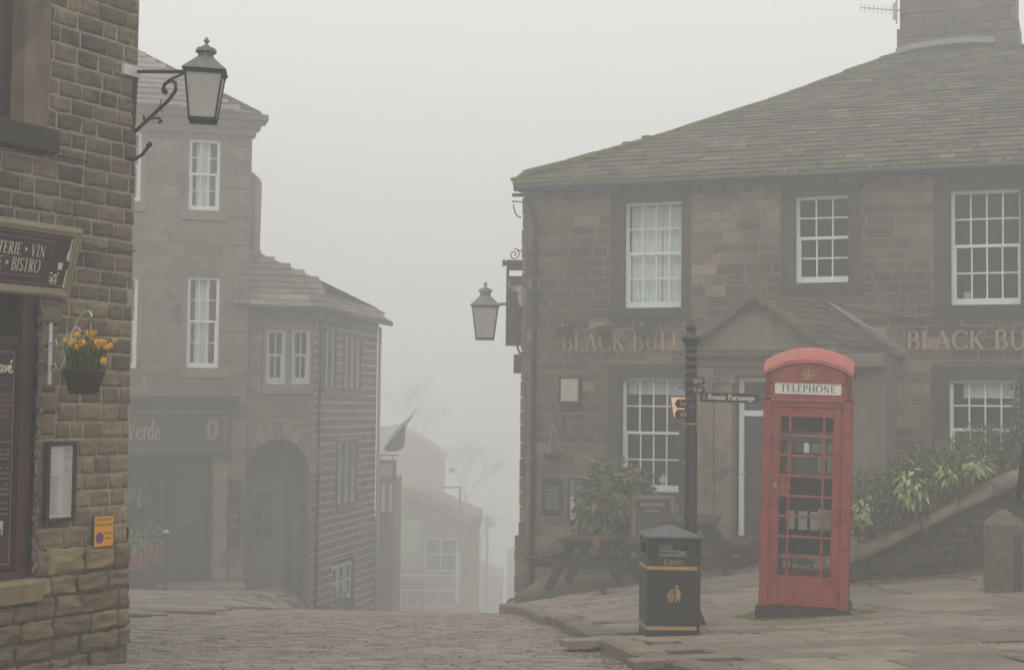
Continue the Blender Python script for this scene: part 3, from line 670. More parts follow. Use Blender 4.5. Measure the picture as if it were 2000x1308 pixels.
# gutter, corbels, downpipe
m = MB(); pts = [BB.p(s, ov + .05, ZE - .03 + .012 * mnoise.noise((s * .6, 0, 0))) for s in rngs(-.04, S_END, .5)]
m.tube(pts, .055, 8); gut = m.build('gutter', mt['black'], pub, True)
m = MB(); m.box(BB, -.05, S_END, .0, ov - .02, ZE - .06, ZE + .005)
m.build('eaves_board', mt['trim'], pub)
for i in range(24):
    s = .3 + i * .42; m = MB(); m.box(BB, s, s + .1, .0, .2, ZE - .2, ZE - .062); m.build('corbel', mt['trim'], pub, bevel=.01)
m = MB(); s = BB.hit(1046, 700)[0]
m.tube([BB.p(s - .05, ov + .04, ZE - .05), BB.p(s - .05, ov, ZE - .2), BB.p(s, .09, ZE - .45), BB.p(s, .07, ZE - .6), BB.p(s, .07, ZB + .3)], .045, 9)
for z in (ZE - .9, ZE - 2.7, ZE - 4.4): m.lathe(BB.p(s, .07, 0).x, BB.p(s, .07, 0).y, [(.055, z), (.058, z + .03), (.055, z + .07)], 9)
m.build('downpipe', mt['black'], pub, True)
# gutter end with scroll bracket poking out left of the corner
m = MB(); a = BB.p(-.12, ov - .25, ZE - .02)
m.tube([BB.p(.02, .1, ZE - .11), BB.p(-.17, .1, ZE - .1)], .03, 7); m.tube([BB.p(-.18, .1, ZE - .2), BB.p(.0, .1, ZE - .22)], .012, 6)
m.tube([BB.p(-.02 + -.13 * cos(q), .1, ZE - .25 - .22 * sin(q)) for q in [i * pi / 2 / 6 for i in range(7)]], .012, 6)
m.build('gutter_bracket', mt['black'], pub, True)
# lettering
V, Fc, wd = serif('BLACK BULL', 1.0)
m = MB(); a, zb = BB.hit(1101, 685); b = BB.hit(1332, 685)[0]; put(m, (V, Fc), BB, a, zb, b - a, BB.hit(1200, 650)[1] - BB.hit(1200, 684)[1], .03); raised(m.build('lettering', mt['copperletter'], pub), .025)
m = MB(); a2, zb2 = BB.hit(1774, 683); put(m, (V, Fc), BB, a2, zb2, (b - a) * 1.04, BB.hit(1850, 646)[1] - BB.hit(1850, 683)[1], .03); raised(m.build('lettering', mt['copperletter'], pub), .025)
# cable run under the first-floor sills
m = MB(); m.tube([BB.p(s, .03, zz(BB, 1200, 628) + .03 * sin(s * 2.1) * .5 + .01 * s) for s in rngs(0.05, 3.0, .3)], .008, 5); m.build('cable', mt['black'], pub, True)
m = MB(); ca_, cb_ = BB.hit(1600, 583), BB.hit(1995, 656); m.tube([BB.p(ca_[0] + (cb_[0] - ca_[0]) * i / 12, .03, ca_[1] + (cb_[1] - ca_[1]) * (i / 12) ** .8 + .01 * sin(i * 2)) for i in range(13)], .01, 5); m.build('cable', mt['black'], pub, True)
# ------------------------------------------------------------------ porch
PD_ = 1.5
PF = Frame(BB.p(0, PD_, 0), BB.t)
porch_c = BB.p((PX0 + PX1) / 2, PD_, z_pav(*BB.p((PX0 + PX1) / 2, PD_, 0).xy) - .1)
ps0, ps1 = PF.hit(1366, 900)[0], PX1 - .05
zc = PF.hit(1480, 688)[1]; za = PF.hit(1478, 580)[1]; sa_ = PF.hit(1478, 600)[0]; sl0 = PF.hit(1338, 690)[0]; sr0 = PF.hit(1622, 690)[0]
zb0 = CZ - 2.6
m = MB()
ds0, ds1 = PF.hit(1437, 900)[0], PF.hit(1437, 900)[0] + 1.0       # door opening
dtop = PF.hit(1460, 733)[1]
m.box(PF, ps0, ds0 - .35, -PD_ + .03, 0, zb0, zc - .05); m.box(PF, ds1 + .03, ps1, -PD_ + .03, -.25, zb0, zc - .05)
m.box(PF, ds0 - .35, ds1 + .03, -.3, -.02, dtop, zc - .05); m.box(PF, ps0, ps1, -.26, .03, dtop + .12, zc - .02)
porch = m.build('porch', mt['render'], pub, bevel=.01)
m = MB(); m.box(PF, ds0 - .3, ds0 - .04, -.3, .06, zb0, dtop); m.box(PF, ds0 - .34, ds0, -.3, .09, dtop - .12, dtop); m.box(PF, ds0 - .34, ds0, -.3, .09, zb0, zb0 + .5)
m.box(PF, ps0 - .02, ps0 + .22, -.05, .05, zb0, dtop + .1); m.build('pilaster', mt['trimlight'], porch, bevel=.02)
# gable and cornice
m = MB(); m.prism(PF, [(sl0 + .05, zc), (sr0 - .05, zc), (sa_, za - .05)], -.25, .02); m.build('gable', mt['trimlight'], porch)
m = MB(); m.box(PF, sl0, PF.hit(1560, 690)[0], .02, .16, zc - .06, zc + .02); m.build('gable_ledge', mt['mosskerb'], porch, bevel=.015)
m = MB()
for i in range(260):
    s = U(sl0 + .02, PF.hit(1545, 690)[0]); m.ball(PF.p(s, U(.05, .16), zc + .02), U(.015, .04), 6, sc=(1.8, 1, .6))
for i in range(170):
    k = R(); s, z = (sa_ + (sr0 - sa_) * k * .6, za - (za - zc) * k * .6); m.ball(PF.p(s, U(.0, .12), z + .03), U(.02, .045), 6, sc=(1.5, 1, .6))
m.build('porch_moss', mt['moss'], porch, True)['kind'] = 'stuff'
# porch roof: two slopes whose ridge runs back (slightly askew) to the facade
rb = BB.p(BB.hit(1612, 592)[0], .02, za); rf = PF.p(sa_, .14, za); er = BB.p(BB.hit(1766, 697)[0], .02, zz(BB, 1766, 697)); ef = PF.p(sr0 + .05, .14, zc - .02); el_ = PF.p(sl0 - .05, .14, zc - .02); eb = BB.p(PX0 - .15, .02, zc)
def quadroof(mb, a, b, c, d, rows, cols):      # a,b = eave front/back ; d,c = ridge front/back
    nn = (b - a).cross(d - a).normalized()
    if nn.z < 0: nn = -nn
    for j in range(rows):
        k0, k1 = j / rows, (j + 1) / rows; off = U(0, 1)
        for i in range(-1, cols + 1):
            u0, u1 = max(0, (i + off) / cols), min(1, (i + 1 + off) / cols)
            if u1 <= u0: continue
            def q(u, k): return a.lerp(b, u).lerp(d.lerp(c, u), k)
            g = .004; th = U(.012, .03); P = [q(u0 + g, k0), q(u1 - g, k0), q(u1 - g, k0) + nn * th, q(u0 + g, k0) + nn * th, q(u1 - g, min(1, k1 + .03)) + nn * .006, q(u0 + g, min(1, k1 + .03)) + nn * .006]
            mb.raw(P, [(0, 1, 2, 3), (3, 2, 4, 5), (0, 3, 5), (1, 4, 2)], (R() ** 2 * .7, R(), R()))
    mb.poly([a - nn * .03, b - nn * .03, c - nn * .03, d - nn * .03])
m = MB(); quadroof(m, ef, er, rb, rf, 8, 6); quadroof(m, el_, eb, rb, rf, 8, 5); m.tube([rf, rb], .05, 7)
m.bar(ef, rf, .1, .05); m.bar(el_, rf, .1, .05)
m.build('porch_roof', mt['slate'], porch)
m = MB(); f_ = lambda p, o: p + BB.n * o
m.raw([f_(rb, .03) + Vector((0, 0, .02)), f_(er, .03) + Vector((.05, 0, .0)), f_(er, .03) + Vector((.02, 0, .13)), f_(rb, .03) + Vector((.08, 0, .03))], [(0, 1, 2, 3)])
m.raw([f_(rb, .03) + Vector((0, 0, .03)), f_(er, .03) + Vector((.0, 0, .02)), f_(er, .06) + Vector((-.04, 0, .03)), f_(rb, .05) + Vector((0, 0, .045))], [(0, 1, 2, 3)])
m.build('porch_flashing', mt['lead'], porch)
# door
DF = Frame(PF.p(0, -.22, 0), BB.t); dz0 = DF.hit(1455, 1078)[1]; dz1 = DF.hit(1455, 812)[1]; dzt = dtop - .02
m = MB(); m.box(DF, ds0, ds0 + .07, -.08, .02, dz0, dzt); m.box(DF, ds1 - .07, ds1, -.08, .02, dz0, dzt); m.box(DF, ds0 + .07, ds1 - .07, -.08, .018, dz1, dz1 + .08); m.box(DF, ds0 + .07, ds1 - .07, -.08, .018, dzt - .07, dzt)
dfm = m.build('door_frame', mt['white'], pub)
m = MB(); m.box(DF, ds0 + .07, ds1 - .07, -.05, -.03, dz1 + .08, dzt - .07); m.build('transom_light', mt['doordark'], dfm)
m = MB(); m.box(DF, ds0 + .07, ds1 - .07, -.07, -.03, dz0, dz1); nn_ = 6
for i in range(nn_):
    za_ = dz0 + .12 + (dz1 - dz0 - .2) * i / nn_; zb_ = za_ + (dz1 - dz0 - .2) / nn_ - .07
    for a_, b_ in ((ds0 + .13, (ds0 + ds1) / 2 - .03), ((ds0 + ds1) / 2 + .03, ds1 - .13)): m.box(DF, a_, b_, -.031, -.018, za_, zb_)
door = m.build('door', mt['doordark'], pub, bevel=.006)
m = MB(); q = DF.hit(1447, 925); m.tube([DF.p(q[0], -.03, q[1]), DF.p(q[0], .02, q[1]), DF.p(q[0] + .09, .025, q[1] - .01)], .01, 6); m.box(DF, q[0] - .02, q[0] + .02, -.032, -.02, q[1] - .1, q[1] + .06); m.build('handle', mt['steel'], door)
m = MB(); m.box(PF, ps0 - .1, ps1, -.3, .45, dz0 - .5, dz0 - .0); m.build('doorstep', mt['mosskerb'], pub, bevel=.02)
# mossy ledge in front of the facade
lf = fr_az(atY(1003, 1000, 20.6), -10.0); lf.o.z = 0
m = MB(); zt = lf.hit(1030, 1157)[1]
c0 = lf.hit(1004, 1165)[0]
pts = []
for i in range(9):
    s = c0 + i * .3; n1 = .02 * mnoise.noise((s, 1, 1)); zt_ = zt + .2 * max(0, (s - c0) / 4.2) * .9 + n1
    e_ = .06 if i == 0 else 0
    pts.append([lf.p(s, -3.2, zt_ - e_), lf.p(s, -.06, zt_ - e_), lf.p(s, 0 - e_, zt_ - .05 - e_), lf.p(s, 0.0 - e_, zt_ - .55)])
m.raw([q for r_ in pts for q in r_], [(4 * i + k, 4 * i + k + 1, 4 * i + 5 + k, 4 * i + 4 + k) for i in range(8) for k in range(3)] + [(0, 1, 2, 3), (35, 34, 33, 32)])
ZLEDGE = zt
struct('forecourt_step', m, mt['mosskerb'], False)
# ================================================================== TELEPHONE BOX (local coordinates, then turned and leaned)
def make_box():
    g = ground_hit(1571, 1199); root = thing('telephone_box', 'red telephone box with domed roof leaning slightly on the stone pavement', 'telephone box', (g.x, g.y, g.z - .02), None, False)
    root.rotation_euler = (0, radians(1.35), radians(-14.2)); root.scale = (.885, .885, .985)
    hw = .445; H0 = .13; HT = 1.98
    m = MB(); m.box(L0, -hw - .03, hw + .03, -hw - .03, hw + .03, -.25, H0 - .01); m.box(L0, -hw - .012, hw + .012, -hw - .012, hw + .012, H0 - .01, H0); m.build('plinth', mt['blackdull'], root, bevel=.008)
    sides = [Frame((0, 0, 0), (cos(a), sin(a), 0)) for a in (0, pi / 2, pi, -pi / 2)]
    m = MB()
    for f in sides:
        m.box(f, -hw, -hw + .085, hw - .085, hw, H0, HT + .03); m.box(f, -hw + .085, -hw + .105, hw - .08, hw - .012, H0, HT)
        m.box(f, hw - .105, hw - .085, hw - .08, hw - .012, H0, HT)
        m.box(f, -hw + .085, hw - .085, hw - .09, hw - .004, HT - .02, HT + .06)
        m.box(f, -hw + .07, hw - .07, hw - .05, hw + .018, HT + .028, HT + .055)
        m.box(f, -hw - .006, hw + .006, hw - .05, hw + .006, HT + .06, HT + .075)
    body = m.build('body', mt['red'], root, bevel=.006)
    # head: fascia with segmental pediment on each side
    zf0, zf1 = HT + .075, HT + .30
    hh = hw - .015
    def arc(w_, z0, rise, n=14):
        Rr = (w_ * w_ + rise * rise) / (2 * rise); return [(-w_ + 2 * w_ * i / n, z0 - (Rr - rise) + sqrt(max(0, Rr * Rr - (-w_ + 2 * w_ * i / n) ** 2))) for i in range(n + 1)]
    m = MB()
    for f in sides:
        A = arc(hh, zf1 - .01, .12); m.prism(f, [(-hh, zf0), (hh, zf0)] + A[::-1], hh - .06, hh)
        for (a, b), (c, d) in zip(A, A[1:]):            # proud moulding under the roof edge
            m.raw([f.p(a * 1.03, hh, b - .035), f.p(c * 1.03, hh, d - .035), f.p(c * 1.05, hh + .02, d - .01), f.p(a * 1.05, hh + .02, b - .01), f.p(a * 1.05, hh + .02, b + .006), f.p(c * 1.05, hh + .02, d + .006), f.p(a, hh - .05, b + .006), f.p(c, hh - .05, d + .006)], [(0, 1, 2, 3), (3, 2, 5, 4), (4, 5, 7, 6)])
        m.box(f, -.345, .345, hh - .004, hh + .012, zf0 + .012, zf0 + .026); m.box(f, -.345, .345, hh - .004, hh + .012, zf0 + .128, zf0 + .14)
        m.box(f, -.35, -.335, hh - .004, hh + .012, zf0 + .026, zf0 + .128); m.box(f, .335, .35, hh - .004, hh + .012, zf0 + .026, zf0 + .128)
    m.build('head', mt['red'], root)
    # sail dome: height field z = f(x)+f(y)
    m = MB(); n = 14; hr = hw + .012; rise = .125; Rr = (hr * hr + rise * rise) / (2 * rise); P = []
    arcz = lambda q: sqrt(max(0, Rr * Rr - q * q)) - (Rr - rise)
    for j in range(n + 1):
        for i in range(n + 1):
            x, y = -hr + 2 * hr * i / n, -hr + 2 * hr * j / n
            P.append((x, y, zf1 + .0 + max(arcz(x), arcz(y)) * .0 + arcz(x) + arcz(y) - .0 - (0 if 1 else 0)))
    # a face's edge must follow the arch: at y=+-hr z=arc(x)
    m.raw(P, [(j * (n + 1) + i, j * (n + 1) + i + 1, (j + 1) * (n + 1) + i + 1, (j + 1) * (n + 1) + i) for j in range(n) for i in range(n)])
    rim = [(i, 0) for i in range(n + 1)] + [(n, j) for j in range(1, n + 1)] + [(i, n) for i in range(n - 1, -1, -1)] + [(0, j) for j in range(n - 1, 0, -1)]
    RP = [Vector(P[j * (n + 1) + i]) for i, j in rim]; k = len(RP)
    m.raw(RP + [q + Vector((0, 0, -.035)) for q in RP], [(i, (i + 1) % k, k + (i + 1) % k, k + i) for i in range(k)])
    m.build('domed_roof', mt['redroof'], root, True)
    # TELEPHONE panels
    for q, f in enumerate(sides):
        m = MB(); m.box(f, -.335, .335, hh - .01, hh + .004, zf0 + .026, zf0 + .128); op = m.build('opal_sign', mt['opal'], root)
        V, Fc, wd = serif('TELEPHONE', 1.05, .09); m = MB(); put(m, (V, Fc), f, -.275, zf0 + .045, .55, .066, hh + .0065); m.build('lettering', mt['boardbrown'], op)
    # crown on each side
    for f in sides[:2] + sides[3:]:
        m = MB(); cz = zf0 + .165; fo = hh
        m.box(f, -.05, .05, fo, fo + .016, cz, cz + .016)
        for sgn in (-1, 1):
            m.tube([f.p(sgn * x, fo + .012, cz + z) for x, z in ((.045, .018), (.062, .04), (.055, .06), (.03, .068), (.006, .058))], .006, 6)
        m.tube([f.p(-.045 + .09 * i / 8, fo + .01, cz + .03 + .006 * (i % 2)) for i in range(9)], .01, 6)
        m.tube([f.p(0, fo + .01, cz + .02), f.p(0, fo + .012, cz + .062)], .006, 6)
        m.ball(f.p(0, fo + .014, cz + .076), .009, 6); m.box(f, -.004, .004, fo + .006, fo + .016, cz + .08, cz + .1); m.box(f, -.01, .01, fo + .006, fo + .014, cz + .088, cz + .094)
        m.build('crown_emblem', mt['gold'], root)
    # glazed sides: front is the door
    def glazed(f, nm, door):
        m = MB(); a, b, o1 = -hw + .107, hw - .107, hw - .022; z0, z1 = H0 + .012, HT - .022
        st = .062; kick = .26
        m.box(f, a, a + st, o1 - .04, o1, z0, z1); m.box(f, b - st, b, o1 - .04, o1, z0, z1); m.box(f, a + st, b - st, o1 - .04, o1, z1 - .075, z1); m.box(f, a + st, b - st, o1 - .04, o1, z0, z0 + kick)
        ia, ib, iz0, iz1 = a + st, b - st, z0 + kick, z1 - .075; W = ib - ia
        m.box(f, ia, ia + .012, o1 - .03, o1 + .008, iz0, iz1); m.box(f, ib - .012, ib, o1 - .03, o1 + .008, iz0, iz1)
        for z in (iz0 - .0, iz1 - .012): m.box(f, ia, ib, o1 - .03, o1 + .008, z, z + .012)
        v1, v2 = ia + W * .19, ib - W * .19
        for v in (v1, v2): m.box(f, v - .011, v + .011, o1 - .03, o1 + .006, iz0, iz1)
        for i in range(1, 8):
            z = iz0 + (iz1 - iz0) * i / 8; m.box(f, ia, ib, o1 - .028, o1 + .004, z - .01, z + .01)
        d = m.build(nm, mt['red'], root, bevel=.003)
        p = MB(); p.box(f, ia, ib, o1 - .024, o1 - .02, iz0, iz1); p.build('pane', mt['glass'], d)
        if door:
            h = MB(); hz = iz0 + (iz1 - iz0) * 4.42 / 8; h.lathe(0, 0, [(.0, 0)], 3) if 0 else None
            c = f.p(a + .03, o1 + .004, hz); h.ball(c, .02, 10, sc=(1, .25, 2.1)); h.tube([f.p(a + .03, o1 + .008, hz - .034), f.p(a + .03, o1 + .03, hz - .02), f.p(a + .03, o1 + .03, hz + .02), f.p(a + .03, o1 + .008, hz + .034)], .006, 7); h.build('handle', mt['steel'], d, True)
            q = MB(); zp0 = iz0 + (iz1 - iz0) * 4 / 8 + .012; q.box(f, ia + .014, v1 - .012, o1 - .019, o1 - .017, zp0, zp0 + .165); pl_ = q.build('pull_plate', mt['red'], d)
            q = MB()
            for i, chh in enumerate('PULL'):
                V, Fc, _ = serif(chh, .7); put(q, (V, Fc), f, ia + .03, zp0 + .13 - i * .038, .022, .026, o1 - .0155)
            q.build('lettering', mt['pinkline'], pl_)
    glazed(sides[0], 'door', True)
    for i in (1, 3): glazed(sides[i], 'side_window', False)
    glazed(sides[2], 'rear_panel', False)
    # inside: back board, shelf, notices, leaflets
    f = sides[0]; m = MB(); m.box(f, -.3, .3, -.36, -.33, .55, 1.28); m.box(f, -.31, .31, -.34, -.1, .78, .8); m.box(f, -.3, .3, -.36, -.33, 1.62, 1.9); m.build('back_board', mt['board'], root)
    m = MB(); m.box(f, -.32, .32, .25, .26, 1.64, 1.74); m.box(f, -.12, .1, .1, .11, 1.3, 1.5)
    m.build('notice', mt['ink'], root)
    m = MB()
    for x in (-.21, -.08, .04, .16): m.box(f, x, x + .09, .1, .13, .82, .99)
    m.build('leaflet', mt['paper'], root)
    m = MB(); m.box(f, .12, .26, .2, .202, .84, 1.02); m.build('notice', mt['paper'], root)
    m = MB(); m.box(f, -.4, .4, -.4, .4, 0, H0 + .01); m.build('floor', mt['blackdull'], root)
    return root
tbox = make_box()
# ================================================================== LITTER BIN
def make_bin():
    g = ground_hit(1306, 1238); root = thing('litter_bin', 'black square litter bin with gold bands and a pyramid lid by the kerb', 'litter bin', (g.x, g.y, g.z - .02), None, False)
    root.rotation_euler = (0, radians(.5), radians(3.5)); k = g.y / 2900
    w_ = 103 * k / 2; h = 192 * k; d = w_
    m = MB(); wz0, wz1 = h * .83, h * .945
    fs = [Frame((0, 0, 0), (cos(a), sin(a), 0)) for a in (0, pi / 2, pi, -pi / 2)]
    m.box(L0, -w_, w_, -w_, w_, 0, wz0)
    for f in fs:
        m.box(f, -w_, -w_ + .035, w_ - .035, w_, wz0, h); m.box(f, -w_ + .035, -w_ * .55, w_ - .03, w_ - .004, wz0, h); m.box(f, w_ * .5, w_ - .035, w_ - .03, w_ - .004, wz0, h); m.box(f, -w_ * .55, w_ * .5, w_ - .03, w_ - .002, wz1, h)
    m.build('body', mt['black'], root, bevel=.008)
    m = MB(); L_ = w_ + .012; m.raw([(-L_, -L_, h), (L_, -L_, h), (L_, L_, h), (-L_, L_, h), (-L_, -L_, h + .02), (L_, -L_, h + .02), (L_, L_, h + .02), (-L_, L_, h + .02), (0, 0, h + .105)], [(0, 1, 2, 3), (0, 1, 5, 4), (1, 2, 6, 5), (2, 3, 7, 6), (3, 0, 4, 7), (4, 5, 8), (5, 6, 8), (6, 7, 8), (7, 4, 8)])
    m.build('lid', M('worn_black_lid', (.05, .055, .06), .35, .5, 12, .3, 30, spec=.6, soot=.1, sootcol=(.2, .22, .22)), root, bevel=.004)
    for f in fs[:1] + fs[3:] + fs[1:2]:
        for z in (h * .107, h * .698):
            m = MB(); m.box(f, -w_ - .001, w_ * .86, w_ - .004, w_ + .003, z, z + .026 * w_ / .2); m.build('gold_band', mt['gold'], root)
    f = fs[0]; m = MB(); V = sans('Litter'); put(m, V, f, -w_ * .37, h * .752, w_ * .72, .066, w_ + .004); m.build('lettering', mt['gold'], root)
    # tidy-man emblem
    m = MB(); X = lambda x: w_ * (x - .02); e_ = w_ + .0035; s_ = w_ / .54
    def pl_(pts): m.poly([f.p(x * s_ - .14 * w_, e_, h * .38 + z * s_) for x, z in pts])
    import math as _m
    pl_([(.13 + .03 * _m.cos(a), .31 + .03 * _m.sin(a)) for a in [i * pi / 5 for i in range(10)]])
    pl_([(.02, .265), (.1, .262), (.17, .262), (.2, .24), (.215, .16), (.2, .08), (.205, .0), (.19, .0), (.16, .09), (.115, .0), (.095, .0), (.12, .1), (.115, .2), (.1, .235), (.03, .25)])
    pl_([(-.045, .01), (.075, .01), (.095, .17), (-.065, .17)]); pl_([(-.02, .19), (.03, .185), (.07, .2), (.06, .225), (.0, .23), (-.03, .21)])
    m.build('emblem', mt['gold'], root)
    m = MB()
    for i in range(5): m.box(f, -.06 * s_ - .14 * w_, .09 * s_ - .14 * w_, e_, e_ + .0006, h * .38 + (.03 + i * .028) * s_, h * .38 + (.036 + i * .028) * s_)
    for i in range(4): x = (-.03 + i * .028) * s_ - .14 * w_; m.box(f, x, x + .005 * s_, e_, e_ + .0005, h * .38 + .015 * s_, h * .38 + .165 * s_)
    m.build('emblem_grid', mt['black'], root)
    m = MB(); m.box(L0, -w_ + .04, w_ - .04, -w_ + .04, w_ - .04, wz0, wz0 + .012); m.build('liner_top', mt['steel'], root)
    m = MB(); m.ball((.09, -.1, wz0 + .02), .035, 8, sc=(1, 1, .6)); tag(m.build('discarded_cup', mt['paper'], root), None, None)
    return root
lbin = make_bin()
# ================================================================== FINGER POST
def make_post():
    b = atY(1347, 1200, 13.3); gz = z_pav(b.x, b.y); root = thing('finger_post', 'tall black iron finger post with white lettered arms behind the litter bin', 'signpost', (b.x, b.y, gz), None, False)
    k = 13.3 / 2900; zt = atY(1352, 622, 13.3).z - gz; Z = lambda py: zt - (py - 622) * k
    m = MB(); m.lathe(0, 0, [(.075, -.1), (.075, .5), (.06, .56), (.058, Z(845)), (.052, Z(835)), (.055, Z(825))], 18); m.build('pole', mt['black'], root, True)
    pr = [(.05, Z(826))]
    for y in (812, 796, 780, 762, 745, 728, 712, 696, 682):
        pr += [(.05, Z(y + 3)), (.058, Z(y + 2)), (.06, Z(y)), (.05, Z(y - 2))]
    pr += [(.052, Z(676)), (.085, Z(663)), (.088, Z(660)), (.05, Z(652)), (.036, Z(647)), (.055, Z(641)), (.057, Z(639)), (.034, Z(636)), (.02, Z(629)), (.002, Z(621))]
    m = MB(); m.lathe(0, 0, pr, 18); m.build('ringed_head', mt['black'], root, True)
    m = MB(); m.lathe(0, 0, [(.063, Z(829)), (.063, Z(826))], 18); m.build('gold_ring', mt['gold'], root)
    def arm(ang, y0, y1, L, text, tilt=0, lab=None):
        f = Frame((0, 0, 0), (cos(ang) * cos(tilt), sin(ang) * cos(tilt), -sin(tilt)), (sin(ang), -cos(ang), 0), (cos(ang) * sin(tilt), sin(ang) * sin(tilt), cos(tilt)))
        m = MB(); z0, z1 = Z(y1), Z(y0); zm = (z0 + z1) / 2
        m.prism(f, [(.045, z0), (L - .05, z0), (L, zm), (L - .05, z1), (.045, z1)], -.008, .008)
        ar = m.build('finger_arm', mt['black'], root, bevel=.003)
        V, Fc, _ = serif(text, 1.4)
        for sg in (1, -1):
            m = MB(); g = f if sg == 1 else Frame((0, 0, 0), -f.t, -f.n, f.up)
            s0 = .12 if sg == 1 else -L + .08
            put(m, (V, Fc), g, s0, z0 + (z1 - z0) * .27, L - .185, (z1 - z0) * .56, .0095); m.build('lettering', mt['cream_letter'], ar)
            if sg == 1 and lab:
                m = MB(); m.prism(g, [(.065, z0 + .02), (.1, z0 + .02), (.1, z0 + .05), (.083, z0 + .07), (.065, z0 + .05)], .008, .0095); m.build('emblem', mt['ink'], ar)
    arm(radians(-3), 765, 784, .6, 'Bronte Parsonage', radians(1.0), True)
    arm(radians(-82), 737, 752, .46, 'Station'); arm(radians(-82), 754, 769, .46, 'Toilets')
    arm(radians(236), 780, 797, .3, 'Tourist'); arm(radians(236), 800, 817, .3, 'Car Park')
make_post()
# ================================================================== LANTERNS
def lantern(name, label, at, size, arm, glass, group=None, rz=0, tilt=0, frame_mat=None):
    """square tapered street lantern; arm = list of (points, radius) given relative to the lantern in metres"""
    r = thing(name, label, 'wall lamp', at, group, False, rz); r.rotation_euler.y = tilt; s = size
    fm = frame_mat or mt['blackdull']; m = MB()
    b, t_, h = .15 * s, .215 * s, .54 * s
    def ring(w0, z0, w1, z1): m.lathe(0, 0, [(w0, z0), (w1, z1)], 4, sq=True)
    for sx_, sy_ in ((1, 1), (1, -1), (-1, 1), (-1, -1)): m.bar((sx_ * b, sy_ * b, 0), (sx_ * t_, sy_ * t_, h), .022 * s, .022 * s)
    ring(b + .01 * s, -.015 * s, b + .012 * s, .02 * s); ring(t_ + .012 * s, h - .01 * s, t_ + .02 * s, h + .035 * s)
    m.build('frame', fm, r)
    m = MB(); m.lathe(0, 0, [(b - .004 * s, .02 * s), (t_ - .004 * s, h - .01 * s)], 4, sq=True); m.build('glass', glass, r)
    m = MB(); z = h + .035 * s
    m.lathe(0, 0, [(t_ + .04 * s, z), (.085 * s, z + .17 * s)], 4, sq=True)
    m.lathe(0, 0, [(.095 * s, z + .16 * s), (.088 * s, z + .24 * s), (.125 * s, z + .235 * s), (.11 * s, z + .28 * s), (.05 * s, z + .305 * s), (.02 * s, z + .33 * s), (.014 * s, z + .35 * s), (.038 * s, z + .365 * s), (.032 * s, z + .38 * s), (.003 * s, z + .42 * s)], 14)
    m.build('copper_roof', mt['verdigris'], r)
    m = MB()
    for pts, rad in arm: m.tube(pts, rad, 8)
    m.build('bracket', fm, r, True)
    return r
# lamp on the pub's side wall, hanging over the lane
SF = Frame(BB.p(0, 0, 0), -BB.n)                     # runs back along the pub's side wall; n points left
SF = Frame(BB.p(0, 0, 0), -BB.n, -BB.t)
p = atY(947, 662, 25.6); arm_ = [([(.2, 0, .6), (1.05, .0, .66)], .022), ([(.95, 0, .3), (.6, 0, .24), (.42, 0, .38), (.45, 0, .52), (.62, 0, .6)], .02)]
lantern('wall_lantern', 'verdigris-topped unlit lantern on the pub corner above the misty lane', p, 1.18 * .85, arm_, mt['frosted'])
p = PF.hit(1330, 815); q = PF.p(p[0], .05, p[1])
lantern('wall_lantern', 'small lit lantern glowing orange beside the pub porch', tuple(q), .55, [([(.0, .0, .3), (.0, .35, .3)], .015), ([(0, .3, .05), (0, .1, .12), (0, .02, .26)], .012)], mt['litlamp'], rz=-.3)
# ================================================================== PUB SIGN (on the side wall)
sg = thing('pub_sign', 'dark hanging pub sign with a pale bull head on the side wall of the pub', 'pub sign', tuple(atY(1000, 675, 25.4)))
F2 = Frame((0, 25.4, 0), (1, 0, 0)); x0, z1 = F2.hit(989, 529); z0 = F2.hit(989, 675)[1]; x1 = x0 + .95
m = MB(); m.box(F2, x0, x1, -.05, .05, z0, z1 - .09); m.box(F2, x0, x0 + .05, -.055, .055, z0, z1 + .02); sb = m.build('sign_board', mt['board'], sg, bevel=.006)
zt = F2.hit(989, 508)[1]; m = MB(); m.box(F2, x0 - .0, x1 + .2, -.07, .07, z1 + .015, zt); m.box(F2, x0 - .07, x1 + .2, -.09, .09, zt - .09, zt - .02); m.tube([F2.p(x0 - .07, -.0, zt - .05), F2.p(x0 - .02, 0, zt - .05)], .06, 8); m.build('sign_beam', mt['blackdull'], sg, bevel=.01)
m = MB()
def spiral(cx, cz, r0, turns, a0, sgn=1, n=26): return [(cx + sgn * r0 * (1 - i / n * .85) * cos(a0 + turns * 2 * pi * i / n), cz + r0 * (1 - i / n * .85) * sin(a0 + turns * 2 * pi * i / n)) for i in range(n + 1)]
m.tube([F2.p(a, 0, b) for a, b in spiral(x0 + .13, zt + .1, .1, 1.5, pi / 2, -1)], .011, 6); m.tube([F2.p(a, 0, b) for a, b in spiral(x0 + .36, zt + .18, .08, 1.4, pi / 2, 1)], .011, 6)
m.tube([F2.p(x0 + .13, 0, zt + .2), F2.p(x0 + .25, 0, zt + .16), F2.p(x0 + .42, 0, zt + .03)], .011, 6)
m.tube([F2.p(x0 + .2, 0, z0), F2.p(x0 + .24, 0, z0 - .12), F2.p(x0 + .34, 0, z0 - .16), F2.p(x0 + .45, 0, z0 - .1)], .02, 7)
m.build('scrollwork', mt['blackdull'], sg, True)
bx, bz = F2.hit(1022, 568); m = MB()          # bull head
m.ball(F2.p(bx, .07, bz), .13, 12, sc=(1.0, .4, .75)); m.ball(F2.p(bx - .02, .07, bz - .13), .09, 10, sc=(.9, .4, 1.3)); m.ball(F2.p(bx - .0, .08, bz - .24), .07, 10, sc=(1, .45, .7))
